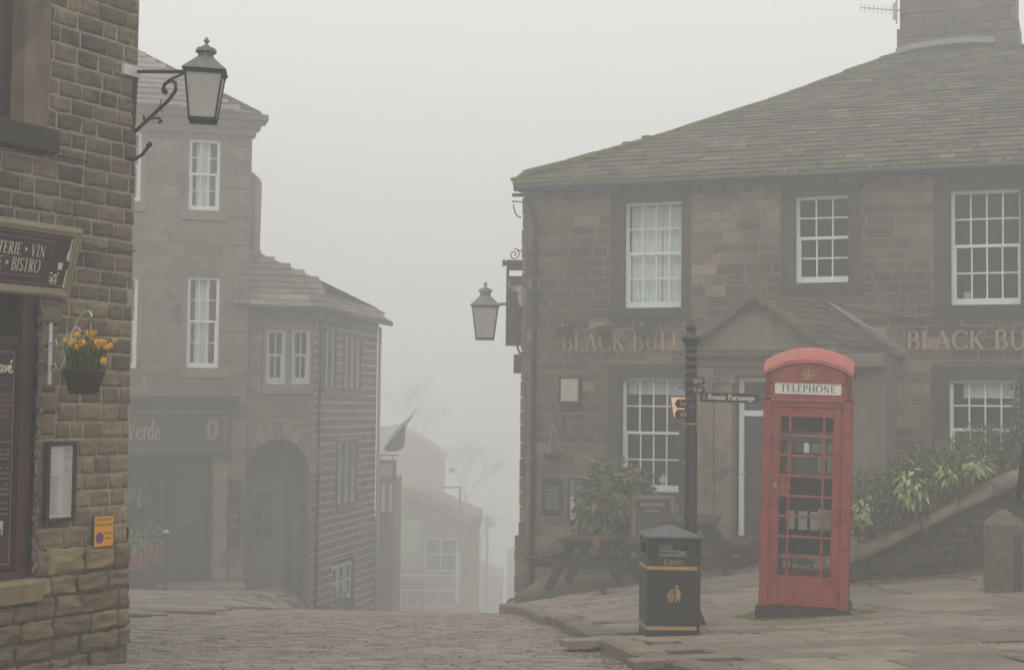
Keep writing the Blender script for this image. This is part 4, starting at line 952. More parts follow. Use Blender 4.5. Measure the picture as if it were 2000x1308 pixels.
m.tube([F2.p(bx - .08, .07, bz + .06), F2.p(bx - .19, .08, bz + .03), F2.p(bx - .25, .08, bz + .09), F2.p(bx - .22, .08, bz + .18)], [.035, .03, .02, .004], 8); m.tube([F2.p(bx + .08, .07, bz + .06), F2.p(bx + .19, .08, bz + .03), F2.p(bx + .25, .08, bz + .09), F2.p(bx + .22, .08, bz + .18)], [.035, .03, .02, .004], 8)
m.ball(F2.p(bx - .13, .08, bz + .01), .045, 8, sc=(1.4, .4, .7)); m.build('bull_head', M('pale_bull_paint', (.34, .34, .34), .7, .4, 12, .3, 30), sb, True)
m = MB(); m.box(SF, .4, .55, .0, .32, zz(BB, 1000, 727), zz(BB, 1000, 690)); tag(m.build('alarm_box', mt['boardbrown'], None, bevel=.01), 'small grey box on the pub side wall below the hanging sign', 'alarm box')
# ================================================================== FLOODLIGHTS ABOVE THE LETTERING
proto = None
for i, (px, py, lb) in enumerate(((1102, 645, 'leftmost small black floodlight above the pub lettering'), (1181, 645, 'middle small black floodlight above the pub lettering'), (1256, 645, 'small black floodlight nearest the porch above the pub lettering'))):
    s, z = BB.hit(px, py, .2); P_ = BB.p(s, 0, z)
    if proto is None:
        proto = thing('floodlight', lb, 'floodlight', tuple(P_), 'floodlights above the pub lettering', False); proto.rotation_euler.z = radians(-21.5)
        m = MB(); m.prism(Frame((0, 0, 0), (0, -1, 0), (1, 0, 0)), [(.1, -.1), (.28, -.08), (.3, .06), (.12, .09)], -.1, .1); m.build('lamp_housing', mt['black'], proto, bevel=.01)
        m = MB(); m.tube([(0, 0, .05), (0, -.15, .07)], .015, 6); m.box(L0, -.04, .04, 0, .015, 0, .1); m.build('bracket', mt['black'], proto)
        m = MB(); m.tube([(-.02, -.2, .08), (-.0, -.2, .115)], .03, 8); m.build('cap', mt['steel'], proto)
    else: c = copy_tree(proto); c['label'] = lb; c.location = P_
# ================================================================== THINGS ON THE PUB FACADE
def flatbox(name, label, cat, px, mats, fr=BB, out=(.0, .05), frame=.03, text=None, inner=None):
    s0, s1, z0, z1 = rect(fr, *px); c = fr.p((s0 + s1) / 2, out[1], z0); t = thing(name, label, cat, tuple(c))
    m = MB(); o0, o1 = out
    m.box(fr, s0, s0 + frame, o0, o1, z0, z1); m.box(fr, s1 - frame, s1, o0, o1, z0, z1); m.box(fr, s0 + frame, s1 - frame, o0, o1, z0, z0 + frame); m.box(fr, s0 + frame, s1 - frame, o0, o1, z1 - frame, z1)
    m.build('frame', mats[0], t, bevel=.004)
    m = MB(); m.box(fr, s0 + frame, s1 - frame, o0, o1 - .015, z0 + frame, z1 - frame); pn = m.build('panel', mats[1], t)
    return t, pn, (s0 + frame, s1 - frame, z0 + frame, z1 - frame), o1 - .015
def lines(mb, fr, r, o, rows, h, cx=True, wmin=.5, wmax=.9, words=None):
    s0, s1, z0, z1 = r
    for i in range(rows):
        z = z1 - (i + .8) * (z1 - z0) / rows; wv = (s1 - s0) * U(wmin, wmax); a = (s0 + s1) / 2 - wv / 2 if cx else s0 + .1 * (s1 - s0)
        V = sans((words[i % len(words)]) if words else 'lorem', 1); put(mb, V, fr, a, z, wv, h * 1.2, o)
t, pn, r, o_ = flatbox('wall_light', 'square lantern box with pale panel on the pub wall', 'wall light', (1094, 1137, 734, 788), (mt['blackdull'], mt['frosted']), out=(.0, .1), frame=.04)
m = MB(); s = (r[0] + r[1]) / 2; m.prism(BB, [(r[0] - .05, r[2] - .03), (r[1] + .05, r[2] - .03), (r[1] - .02, r[2] - .09), (r[0] + .02, r[2] - .09)], .0, .08); m.build('lower_cap', mt['blackdull'], t)
t, pn, r, o_ = flatbox('plaque', 'dark wall plaque with lines of yellow lettering beside the downpipe', 'plaque', (1060, 1099, 934, 1004), (mt['board'], mt['board']))
m = MB(); lines(m, BB, (r[0], r[1], r[2] + .06, r[3] - .08), o_ + .003, 10, .022, words=['the inn on the hill', 'a stone house', 'ale and rooms', 'stabling', 'travellers', 'of the moor']); m.build('lettering', mt['cream_letter'], pn)
t, pn, r, o_ = flatbox('poster_case', 'framed blue and white poster behind the leafy shrub', 'poster', (1110, 1142, 932, 1019), (mt['board'], M('poster_print', (.12, .16, .2), .5, .5, 5, 0)))
m = MB(); m.prism(BB, [(r[0] + .02, r[2] + .02), (r[1] - .02, r[2] + .02), (r[1] - .03, r[2] + .22), (r[0] + .08, r[2] + .38), (r[0] + .02, r[2] + .36)], o_, o_ + .002); m.build('print', mt['paper'], pn)
t, pn, r, o_ = flatbox('food_board', 'arched dark food board on the wall beside the porch', 'menu board', (1328, 1375, 885, 1010), (mt['blackdull'], mt['board']))
m = MB(); n = 12; w_ = (r[1] - r[0]) / 2; cx_ = (r[0] + r[1]) / 2; m.prism(BB, [(cx_ + (w_ + .03) * cos(pi * i / n), r[3] + .02 + .09 * sin(pi * i / n)) for i in range(n + 1)], .0, .05); m.build('arched_top', mt['blackdull'], t)
m = MB(); put(m, serif('FOOD')[:2], BB, r[0] + .03, r[3] - .16, (r[1] - r[0]) * .8, .09, o_ + .003); lines(m, BB, (r[0], r[1], r[2] + .1, r[3] - .25), o_ + .003, 5, .03, words=['GOOD', 'HOT', 'ALE', 'SERVED', '12 - 7']); m.build('lettering', mt['cream_letter'], pn)
# bracket with hanging bowl
s, z = BB.hit(1090, 888); bk = thing('hanging_basket', 'empty dark hanging bowl on a thin bracket above the plaque', 'hanging basket', tuple(BB.p(s, .25, z)))
c = BB.p(s, .25, z); m = MB(); m.lathe(c.x, c.y, [(.05, c.z - .09), (.11, c.z - .07), (.14, c.z), (.145, c.z + .03)], 12); m.build('bowl', mt['wicker'], bk, True)
m = MB(); top = c + Vector((0, 0, .52)); s2 = s + .1
for a in (0, 2.1, 4.2): m.tube([c + Vector((.14 * cos(a), .14 * sin(a), .02)), top], .005, 4)
m.build('chain', mt['steel'], bk); m = MB(); m.box(BB, s2, s2 + .02, 0, .02, top.z - .22, top.z + .1); m.tube([BB.p(s2, .01, top.z + .05), top], .008, 5); m.tube([BB.p(s2, .01, top.z - .2), top + Vector((0, 0, .02))], .006, 5); m.build('bracket', mt['black'], bk)
# items inside / on window ledges
def seton(fr, px, py, out): s, z = fr.hit(px, py, out); return fr.p(s, out, z)
r4 = WIN[3][1]; m = MB(); c = seton(BB, 1297, 945, -.2); m.lathe(c.x, c.y, [(.04, c.z - .02), (.075, c.z + .03), (.08, c.z + .08), (.05, c.z + .12), (.035, c.z + .14), (.045, c.z + .16)], 14); tag(m.build('jar', mt['cream'], None, True), 'pale ginger jar standing inside the lower pub window', 'jar')
m = MB(); c = seton(BB, 1270, 872, -.25); leaves(m, blob(c.x, c.y, c.z, .14, .08, .2, 3), 120, .12, .2); tag(m.build('window_plant', leaf_mat('dried_leaves', [(.16, .05, .03), (.1, .09, .03)]), None), 'reddish dried plant inside the lower pub window', 'plant')
m = MB(); c = seton(BB, 1891, 578, -.2); m.box(Frame(c, BB.t), -.055, .055, -.002, .0, -.06, .06); tag(m.build('card', mt['paper'], None), 'small white card propped in the upper right pub window', 'card')
# ================================================================== TV AERIAL
A = CF2.p(-.02, -.05, 0); ae = thing('tv_aerial', 'thin yagi television aerial fixed to the chimney', 'aerial', (A.x, A.y, cz0 + .6))
AF = Frame((0, A.y, 0), (1, 0, 0)); a0 = AF.hit(1681, 15); a1 = AF.hit(1752, 21); m = MB(); m.tube([AF.p(a0[0], 0, a0[1]), AF.p(a1[0], 0, a1[1])], .009, 5)
m.build('boom', mt['steel'], ae); m = MB()
for i in range(9): k = i / 8.6; s, z = a0[0] + (a1[0] - a0[0]) * k, a0[1] + (a1[1] - a0[1]) * k; m.tube([AF.p(s, -.02, z - .07 - .02 * (i % 2)), AF.p(s, .02, z + .07)], .005, 4)
m.box(AF, a1[0] - .06, a1[0] - .03, -.1, .1, a1[1] - .16, a1[1] + .14); m.build('elements', mt['steel'], ae)['kind'] = 'stuff'
m = MB(); m.tube([AF.p(a1[0] - .02, 0, a1[1]), AF.p(a1[0] + .1, .0, a1[1])], .012, 5); m.tube([AF.p(a1[0] - .01, 0, a1[1] - .25), AF.p(a1[0] - .01, 0, a1[1] + 1.0)], .016, 6); m.build('mast', mt['steel'], ae)
# ================================================================== PICNIC TABLES, BOARDS, SHRUB, DOG
def picnic(loc, rz, label, sc=1.0):
    t = thing('picnic_table', label, 'picnic table', loc, 'picnic tables outside the pub', False, rz); t.scale = (sc,) * 3
    m = MB()
    for i in range(5): m.box(L0, -.7, .7, -.36 + i * .146, -.36 + i * .146 + .135, .7, .74)
    m.build('tabletop', mt['wood'], t, bevel=.006)
    for sgn in (-1, 1):
        m = MB()
        for k in (0, 1): m.box(L0, -.72, .72, sgn * .62 + k * .12 * sgn - .055, sgn * .62 + k * .12 * sgn + .055, .42, .46)
        m.build('bench', mt['wood'], t, bevel=.006)
    for x in (-.5, .5):
        m = MB(); m.box(L0, x - .02, x + .02, -.78, .78, .32, .415); m.box(L0, x - .02, x + .02, -.33, .33, .62, .698)
        m.build('cross_beam', mt['wood'], t, bevel=.004)
        for sgn in (-1, 1):
            m = MB(); m.bar((x + .045, -sgn * .56, 0), (x + .045, -sgn * .18, .7), .05, .11); m.build('leg', mt['wood'], t, bevel=.004)
    return t
p1 = ground_hit(1152, 1172, lambda x, y: min(z_pav(x, y), 9)); P1 = atY(1150, 1176, 19.9)
picnic((P1.x + .12, P1.y + .75, z_pav(P1.x + .15, P1.y + .5) + .0), radians(72), 'dark picnic table below the leafy shrub, left of the litter bin', .98)
P2 = atY(1415, 1140, 19.3)
picnic((P2.x - .35, P2.y + .7, P2.z + .06), radians(78), 'dark picnic table half hidden between the litter bin and the telephone box', 1.0)
m = MB(); c = atY(1166, 1075, 19.9); m.lathe(c.x, c.y, [(.05, P1.z + .73), (.055, P1.z + .84), (.06, P1.z + .84)], 10); tag(m.build('plant_pot', mt['terracotta'], None), 'small terracotta pot on the left picnic table', 'pot')
# A-board of the pub
AB = atY(1275, 1100, 20.6); ab = thing('chalkboard', 'tall framed pub chalkboard standing behind the litter bin', 'chalkboard', (AB.x, AB.y, AB.z - .1))
AFr = Frame((AB.x, AB.y, 0), (cos(radians(-6)), sin(radians(-6)), 0), None, (0, 0, 1)); AFr = Frame((AB.x, AB.y, 0), AFr.t, (AFr.n + Vector((0, 0, .12))), (-AFr.n * .12 + Vector((0, 0, 1))))
a, zt = AFr.hit(1234, 966); b, _ = AFr.hit(1317, 966); zb = AFr.hit(1275, 1105)[1]
m = MB(); fw = .055; m.box(AFr, a, a + fw, -.03, .02, zb, zt); m.box(AFr, b - fw, b, -.03, .02, zb, zt); m.box(AFr, a + fw, b - fw, -.03, .018, zt - fw, zt); m.box(AFr, a + fw, b - fw, -.03, .018, zb + .1, zb + .16); m.build('frame', mt['trimlight'], ab, bevel=.004)
m = MB(); m.box(AFr, a + fw, b - fw, -.02, .004, zb + .16, zt - fw); bd = m.build('board', mt['board'], ab)
m = MB(); put(m, sans('BLACK BULL'), AFr, a + .13, zt - .15, (b - a) - .26, .065, .006); put(m, sans('HAWORTH'), AFr, a + .2, zt - .235, (b - a) - .4, .05, .006); m.build('lettering', mt['chalk'], bd)
m = MB(); lines(m, AFr, (a + .08, a + (b - a) * .48, zb + .4, zt - .27), .006, 8, .025, words=['Mains', 'Pies', 'Grill', 'Lunch', 'Soup'], wmin=.6); lines(m, AFr, (a + (b - a) * .55, b - .08, zb + .4, zt - .27), .006, 8, .025, words=['7.50', 'ales', '6.95', 'wine'], wmin=.5); m.build('menu_lines', mt['ink'], bd)
# small A-board leaning behind the bin
q = ground_hit(1376, 1219); sg2 = thing('folding_sign', 'black folding pavement sign mostly hidden behind the litter bin', 'A-board', (q.x, q.y, q.z)); f = Frame((q.x, q.y, 0), (0, 1, 0), (1, 0, 0))
f = Frame((q.x, q.y + .05, q.z), (0, 1, 0), (1, 0, .35), (-.36, 0, 1))
m = MB(); m.box(f, -.2, .2, -.03, 0, .1, .78); m.build('board', mt['board'], sg2, bevel=.006)
m = MB(); m.box(f, -.2, -.16, -.035, .002, 0, .1); m.box(f, .16, .2, -.035, .002, 0, .1); m.build('foot', mt['board'], sg2)
f2 = Frame((q.x - .42, q.y + .05, q.z), (0, 1, 0), (-1, 0, .3), (.3, 0, 1)); m = MB(); m.box(f2, -.2, .2, -.03, 0, .05, .76); m.build('board', mt['board'], sg2, bevel=.006)
# laurel shrub in front of the pub (planter + stems + crown)
S0 = atY(1195, 1050, 21.2); shb = thing('laurel_shrub', 'round leafy laurel with a few yellow leaves in front of the lower pub window', 'shrub', (S0.x, S0.y, S0.z))
cc = atY(1203, 968, 21.2)
def lc():
    return (U(.9, 1), R(), R()) if R() < .025 else (R() ** 1.3 * .72, R(), R())
m = MB(); leaves(m, blob(cc.x, cc.y, cc.z, .55, .5, .42, 2, .45), 1500, .14, .56, lc, .35); leaves(m, blob(cc.x - .28, cc.y, cc.z - .3, .32, .35, .35, 5, .4), 500, .13, .56, lc, .7); leaves(m, blob(cc.x + .3, cc.y, cc.z - .05, .3, .3, .22, 9, .5), 300, .12, .56, lc, .4)
m.build('foliage', mt['laurel'], shb)
m = MB(); 
for i in range(9): a = U(0, 6.3); m.tube([(S0.x + U(-.05, .05), S0.y, S0.z - .1), (S0.x + .15 * cos(a), S0.y + .12 * sin(a), cc.z - .35), (cc.x + .35 * cos(a), cc.y + .3 * sin(a), cc.z + U(-.1, .2))], [.025, .018, .006], 6)
m.build('stem', mt['bark'], shb)
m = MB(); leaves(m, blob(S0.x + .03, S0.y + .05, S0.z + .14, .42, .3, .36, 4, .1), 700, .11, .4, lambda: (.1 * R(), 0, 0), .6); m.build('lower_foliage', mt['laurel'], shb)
# low mossy hedge bank behind the table
m = MB(); mh = BB
hb = rect(BB, 1075, 1235, 1056, 1140, .9); m.box(BB, hb[0], hb[1] + .4, .55, .95, hb[2] - .3, hb[3]); 
tag(m.build('low_wall', mt['mosskerb'], None, bevel=.04), 'low mossy stone wall along the foot of the pub behind the picnic table', 'low wall')
# spiky plant beside the chalkboard
c = atY(1352, 1075, 20.9); m = MB()
for i in range(46):
    a = U(0, 6.3); L = U(.3, .62); d = U(.15, .55); pts = [Vector((c.x, c.y, c.z - .1)) + Vector((cos(a) * d * k, sin(a) * d * k, L * (1.5 * k - .9 * k * k) * 1.4)) for k in (0, .3, .6, 1)]
    for p_, q_ in zip(pts, pts[1:]): sd_ = Vector((-sin(a), cos(a), 0)) * .009; m.poly([p_ + sd_, p_ - sd_, q_ - sd_ * .6, q_ + sd_ * .6], (U(.3, .9), 0, 0))
spk = thing('spiky_plant', 'spiky grassy plant in a dark pot beside the pub porch', 'plant', (c.x, c.y, c.z - .3)); m.build('foliage', mt['conifer'], spk)
m = MB(); m.lathe(c.x, c.y, [(.1, c.z - .4), (.14, c.z - .08), (.15, c.z - .05)], 12); m.build('pot', mt['boardbrown'], spk, True)
# dog, head lowered
D0 = atY(1485, 1138, 20.3); dog = thing('dog', 'shaggy black dog with lowered head, mostly hidden behind the telephone box', 'dog', (D0.x, D0.y, D0.z), None, False)
def skin(name, joints, edges, mat, parent, sub=2):
    me = bpy.data.meshes.new(name); me.from_pydata([j[0] for j in joints], edges, []); o = bpy.data.objects.new(name, me); COL.objects.link(o); o.parent = parent
    sk = o.modifiers.new('skin', 'SKIN'); 
    for v, j in zip(me.skin_vertices[0].data, joints): v.radius = (j[1], j[1])
    me.skin_vertices[0].data[0].use_root = True; sk.use_smooth_shade = True
    sb_ = o.modifiers.new('sub', 'SUBSURF'); sb_.levels = sub; sb_.render_levels = sub; me.materials.append(mat); return o
J = [((.55, 0, .5), .13), ((.3, 0, .52), .145), ((.05, 0, .54), .15), ((-.12, 0, .5), .12), ((-.24, 0, .42), .095), ((-.36, 0, .34), .09), ((-.46, 0, .25), .055), ((-.52, 0, .19), .035),
     ((.62, 0, .52), .08), ((.74, 0, .5), .035), ((.86, 0, .38), .02),
     ((.56, .1, .34), .075), ((.5, .11, .22), .04), ((.6, .11, .13), .03), ((.57, .11, .02), .035), ((.56, -.1, .34), .075), ((.5, -.11, .22), .04), ((.6, -.11, .13), .03), ((.57, -.11, .02), .035),
     ((.0, .1, .36), .065), ((.02, .11, .2), .035), ((-.02, .11, .02), .035), ((.0, -.1, .36), .065), ((.02, -.11, .2), .035), ((-.02, -.11, .02), .035)]
Ed = [(0, 1), (1, 2), (2, 3), (3, 4), (4, 5), (5, 6), (6, 7), (0, 8), (8, 9), (9, 10), (0, 11), (11, 12), (12, 13), (13, 14), (0, 15), (15, 16), (16, 17), (17, 18), (3, 19), (19, 20), (20, 21), (3, 22), (22, 23), (23, 24)]
bo = skin('body', J, Ed, mt['fur'], dog)
m = MB()
for sgn in (1, -1): m.ball((-.33, .085 * sgn, .37), .05, 8, sc=(.8, .35, 1.3))
m.build('ear', mt['fur'], dog, True)
m = MB()
for j in range(900):
    q = random.choice(J[:7]); a, b = U(0, 6.3), U(-.6, 1.4); d = Vector((U(-.4, .4), cos(a), sin(a))).normalized(); p_ = Vector(q[0]) + Vector((U(-.1, .1), 0, 0)) + d * q[1] * .9
    e_ = p_ + d * .03 + Vector((U(-.02, .05), U(-.02, .02), -.05)); s_ = Vector((.006, 0, .002)); m.poly([p_ - s_, p_ + s_, e_])
m.build('coat', mt['fur'], dog)
dog.scale = (.92,) * 3; dog.rotation_euler.z = radians(12); dog.location = D0 + Vector((.12, 0, .02))
# ================================================================== GARDEN WALL WITH SLOPING COPING, GATEPOST, BANK PLANTING
GW = Frame((0, 16.4, 0), (1, .06, 0)); cpts = [GW.hit(*q) for q in ((1600, 1105), (1668, 1072), (1725, 1048), (1793, 1012), (1868, 978), (1935, 946), (1990, 922), (2060, 905), (2160, 890))]
def ctop(s):
    for (a, b), (c, d) in zip(cpts, cpts[1:]):
        if s <= c: return b + (d - b) * max(0, (s - a)) / (c - a)
    return cpts[-1][1]
gw = thing('garden_wall', 'dark stone garden wall with a sloping stone coping rising to the right', 'wall', tuple(GW.p(cpts[0][0], 0, CZ - 2.3)))
m, mo = MB(), MB()
stonewall(m, None, GW, cpts[0][0], cpts[-1][0], CZ - 2.2, cpts[-1][1], (.09, .13), (.14, .4), nx=3, nz=2, bulge=.008, edge=.012, rgh=.022, outj=.012, clip=lambda s, z: z < ctop(s) - .02, cfun=lambda s, z, c: (c[0], c[1], c[2]))
m.raw([GW.p(a, -.02, b - .05) for a, b in cpts] + [GW.p(a, -.02, CZ - 2.3) for a, b in cpts] + [GW.p(a, -.4, b - .05) for a, b in cpts] + [GW.p(a, -.4, CZ - 2.3) for a, b in cpts], [q for i in range(len(cpts) - 1) for q in ((i, i + 1, 10 + i, 9 + i), (18 + i, 19 + i, 28 + i, 27 + i))], (.1, .2, .2))
m.build('wall', mt['darkwall'], gw)
n = 0
for (a, b), (c, d) in zip(cpts, cpts[1:]):
    m = MB(); e_ = .006; sd_ = U(0, 9)
    K = 5; P = []
    for i in range(K + 1):
        s = a + e_ + (c - a - 2 * e_) * i / K; z = b + (d - b) * i / K + .012 * mnoise.noise((s * 4, sd_, 0))
        for o_, dz in ((.07, -.13), (.085, -.1), (.08, -.03), (.03, .005), (-.15, .02), (-.3, -.01), (-.3, -.13)): P.append(GW.p(s, o_ + .006 * mnoise.noise((s * 5, o_ * 9, sd_)), z + dz))
    m.raw(P, [(i * 7 + k, i * 7 + (k + 1) % 7, i * 7 + 7 + (k + 1) % 7, i * 7 + 7 + k) for i in range(K) for k in range(7)] + [tuple(range(7)), tuple(range(K * 7 + 6, K * 7 - 1, -1))], (U(.0, .5), R(), R())); m.build('coping_stone', mt['trimlight'], gw, True)
# earth bank behind the wall
m = MB(); sheet(m, rngs(3.7, 10, .35), rngs(16.9, 22.5, .4), lambda x, y: min(ctop((x)) - .25 + .1 * mnoise.noise((x, y, 3)), CZ + 1)); struct('planted_bank', m, mt['ground'])
GP = ground_hit(1974, 1155); gp = thing('gatepost', 'short square mossy stone gatepost with a pyramid top at the right', 'gatepost', (GP.x, GP.y, GP.z - .05))
k = GP.y / 2900; hgt = 165 * k; f = fr_az((GP.x, GP.y + .2, 0), -8); f.o.z = GP.z - .05; w_ = 35 * k
m = MB(); N = 10; P = []
for i in range(N + 1):
    z = hgt * .83 * i / N; ww = w_ * (1.0 - .06 * (1 - i / N))
    for s, o_ in ((-1, 1), (-.92, 1.06), (.92, 1.06), (1, 1), (1, -1), (-1, -1)): P.append(f.p(s * ww + .015 * mnoise.noise((s, z * 5, 1)), o_ * ww * .85 + .015 * mnoise.noise((s, z * 5, 9)), z))
m.raw(P, [(i * 6 + k_, i * 6 + (k_ + 1) % 6, i * 6 + 6 + (k_ + 1) % 6, i * 6 + 6 + k_) for i in range(N) for k_ in range(6)])
b_ = [f.p(s * w_ * 1.02, o_ * w_ * .9, hgt * .83) for s, o_ in ((-1, 1), (1, 1), (1, -1), (-1, -1))]; tp = [f.p(s * w_ * .12, o_ * w_ * .1, hgt) for s, o_ in ((-1, 1), (1, 1), (1, -1), (-1, -1))]; md = [p_.lerp(q_, .75) + Vector((0, 0, .012)) for p_, q_ in zip(b_, tp)]
m.raw(b_ + md + tp, [(i, (i + 1) % 4, 4 + (i + 1) % 4, 4 + i) for i in range(4)] + [(4 + i, 4 + (i + 1) % 4, 8 + (i + 1) % 4, 8 + i) for i in range(4)] + [(8, 9, 10, 11), (0, 1, 2, 3)])
m.build('shaft', M('mossy_gatepost', (.12, .1, .07), .95, .4, 8, .9, 24, moss=.3, mosscol=(.07, .075, .03)), gp, bevel=.015)
m = MB(); m.box(f, w_ * .38, w_ * .8, w_ * .8, w_ * .96, hgt * .02, hgt * .72); m.build('iron_plate', mt['boardbrown'], gp)
# notice stand at the right edge
m = MB(); p0 = atY(2000, 985, 12.4); nf = Frame((p0.x, p0.y, 0), (1, 0, 0)); a0, zb = nf.hit(1984, 984); zt = nf.hit(2008, 860)[1]; tl = .1
ns = thing('notice_stand', 'black framed notice with a white sheet cut by the right edge', 'notice board', (p0.x, p0.y, z_pav(p0.x, p0.y)))
nf2 = Frame(nf.p(a0, 0, zb), (1, .1, 0), None, (.14, 0, 1)); nf2.up = Vector((.14, 0, .99)).normalized()
m = MB(); H_ = zt - zb; m.box(nf2, 0, .05, -.03, .02, 0, H_); m.box(nf2, .05, .5, -.03, .018, 0, .05); m.box(nf2, .05, .5, -.03, .018, H_ - .05, H_); m.box(nf2, .5, .55, -.03, .02, 0, H_); m.build('frame', mt['board'], ns, bevel=.004)
m = MB(); m.box(nf2, .05, .5, -.02, .004, .05, H_ - .05); m.build('sheet', mt['paper'], ns)
m = MB(); q = nf2.p(.3, -.05, 0); m.bar((q.x, q.y, z_pav(q.x, q.y) - .05), (q.x + .03, q.y, q.z + .3), .05, .05); m.build('stake', mt['board'], ns)
# bank shrubs: conifer sprays and pale laurel clusters, hanging over the coping
def bank(name, label, px, py, Y, rx, ry, rz_, n, size, mat, ratio, seed, group=None, droop=.5, inner=.3, stem=True):
    c = atY(px, py, Y); t = thing(name, label, 'shrub', (c.x, c.y, c.z - rz_), group)
    m = MB(); leaves(m, blob(c.x, c.y, c.z, rx, ry, rz_, seed, inner), n, size, ratio, lambda: (R() ** 1.2, R(), R()), droop); m.build('foliage', mat, t)
    m = MB()
    for i in range(5): a = U(0, 6.3); m.tube([(c.x, c.y + .1, c.z - rz_ * 1.2), (c.x + rx * .5 * cos(a), c.y + ry * .5 * sin(a), c.z + rz_ * .3)], [.02, .006], 5)
    m.build('stem', mt['bark'], t)
gname = 'shrubs on the bank above the garden wall'
for a in (('conifer_shrub', 'low dark conifer beside the telephone box at the left end of the garden wall', 1700, 985, 16.85, .42, .4, .42, 4200, .062, mt['conifer'], .3, 1),
          ('conifer_shrub', 'mid green conifer drooping over the coping', 1768, 965, 16.85, .38, .4, .42, 4200, .066, mt['conifer'], .3, 12),
          ('conifer_shrub', 'broad green conifer below the right pub window', 1838, 935, 16.95, .5, .4, .36, 5000, .066, mt['conifer'], .3, 23),
          ('conifer_shrub', 'tall feathery conifer reaching the right pub window', 1925, 890, 17.7, .6, .5, .35, 5600, .066, mt['conifer'], .3, 34),
          ('ivy_shrub', 'dark upright ivy cut by the right edge beside the pub window', 2012, 830, 17.3, .22, .3, .7, 1500, .08, mt['conifer'], .5, 45)):
    bank(*a, group=gname)
for a in (('laurel_shrub', 'small pale-leaved laurel cluster low beside the telephone box', 1690, 995, 16.5, .12, .14, .16, 110, .1, mt['brightleaf'], .4, 2),
          ('laurel_shrub', 'bright pale-leaved laurel spray in the middle of the bank', 1775, 950, 16.5, .17, .14, .24, 190, .11, mt['brightleaf'], .4, 7),
          ('laurel_shrub', 'bright broad laurel spray just above the coping', 1905, 908, 16.6, .19, .14, .1, 120, .13, mt['brightleaf'], .38, 8),
          ('laurel_shrub', 'pale laurel sprig left of the right pub window', 1845, 925, 16.6, .12, .12, .12, 100, .09, mt['brightleaf'], .4, 9)):
    bank(*a, group=gname, droop=.8, inner=.1)
# grit along the kerb foot, tufts in the paving joints, dead leaves
m = MB()
for i in range(1500):
    y = U(8, 19); x = lerp(KX, y) - abs(random.gauss(0, .09)) - .01; s_ = U(.004, .014) * (1.6 if R() < .06 else 1); m.ball((x, y, z_road(x, y) + .0), s_, 5, (R(), R(), R()), sc=(1.2, 1, .7))
o = m.build('kerb_grit', mt['kerb']); tag(o, 'loose grit and small stones gathered along the foot of the kerb', 'grit', kind='stuff')
m = MB()
for i in range(520):
    k_ = R()
    if k_ < .35: y = U(8.5, 15); x = lerp(KX, y) + U(.2, .27)
    elif k_ < .7: x, y = U(2.0, 5.2), U(14.4, 16.3)
    else: x, y = U(1.2, 3.6), U(9.5, 15)
    z = z_pav(x, y) - .015
    for j in range(7):
        a = U(0, 6.3); L = U(.012, .04); b0 = Vector((x + U(-.02, .02), y + U(-.01, .01), z)); d_ = Vector((cos(a) * .5, sin(a) * .5, 1)) * L; s2 = Vector((-sin(a), cos(a), 0)) * .002; m.poly([b0 - s2, b0 + s2, b0 + d_], (R(), 0, 0))
o = m.build('joint_grass', mt['conifer']); tag(o, 'tiny grass tufts in the paving joints', 'grass', kind='stuff')
m = MB()
for i in range(110):
    if R() < .5: x, y, z = U(-3, .7), U(9.2, 18), 0; z = z_road(x, y) + .006
    else: x, y = U(1.2, 5), U(9, 16); z = z_pav(x, y) + .012
    a = U(0, 6.3); L = U(.012, .03); d_ = Vector((cos(a), sin(a), U(0, .3))) * L; s2 = Vector((-sin(a), cos(a), U(0, .3))) * L * .4; c_ = Vector((x, y, z)); m.poly([c_ - d_, c_ + s2, c_ + d_, c_ - s2], (R(),) * 3)
o = m.build('dead_leaves', leaf_mat('dead_leaves', [(.12, .07, .03), (.3, .19, .08), (.4, .34, .25)])); tag(o, 'scattered dead leaves and litter specks on the setts and flagstones', 'leaves', kind='stuff')
# twigs and debris at the foot of the wall
m = MB()
for i in range(70):
    px, py = U(1660, 1960), 0; q = GW.p(GW.hit(px, 1150)[0], U(.03, .4), 0); z = z_pav(q.x, q.y) + .01; a = U(0, 6.3); L = U(.02, .09) * (2 if i < 8 else 1)
    m.tube([(q.x, q.y, z), (q.x + cos(a) * L, q.y + sin(a) * L * .5, z + U(0, .03))], .004 if i > 8 else .008, 4)
o = m.build('fallen_twigs', mt['debris']); tag(o, 'dry twigs and leaf litter along the foot of the garden wall', 'twigs', kind='stuff')
m = MB()
for i in range(420):
    px = U(1650, 1930); q = GW.p(GW.hit(px, 1150)[0], U(.0, .35) ** 1.3, 0); z = z_pav(q.x, q.y); m.ball((q.x, q.y, z), U(.015, .04), 6, sc=(1.4, 1.2, .35))
for i in range(260):
    a = U(0, 6.3); q = (tbox.location.x + cos(a) * U(.5, .64), tbox.location.y + sin(a) * U(.5, .64)); m.ball((q[0], q[1], z_pav(*q)), U(.012, .035), 6, sc=(1.4, 1.2, .4))
o = m.build('ground_moss', mt['moss'], None, True); tag(o, 'moss growing in the joints around the telephone box and wall foot', 'moss', kind='stuff')
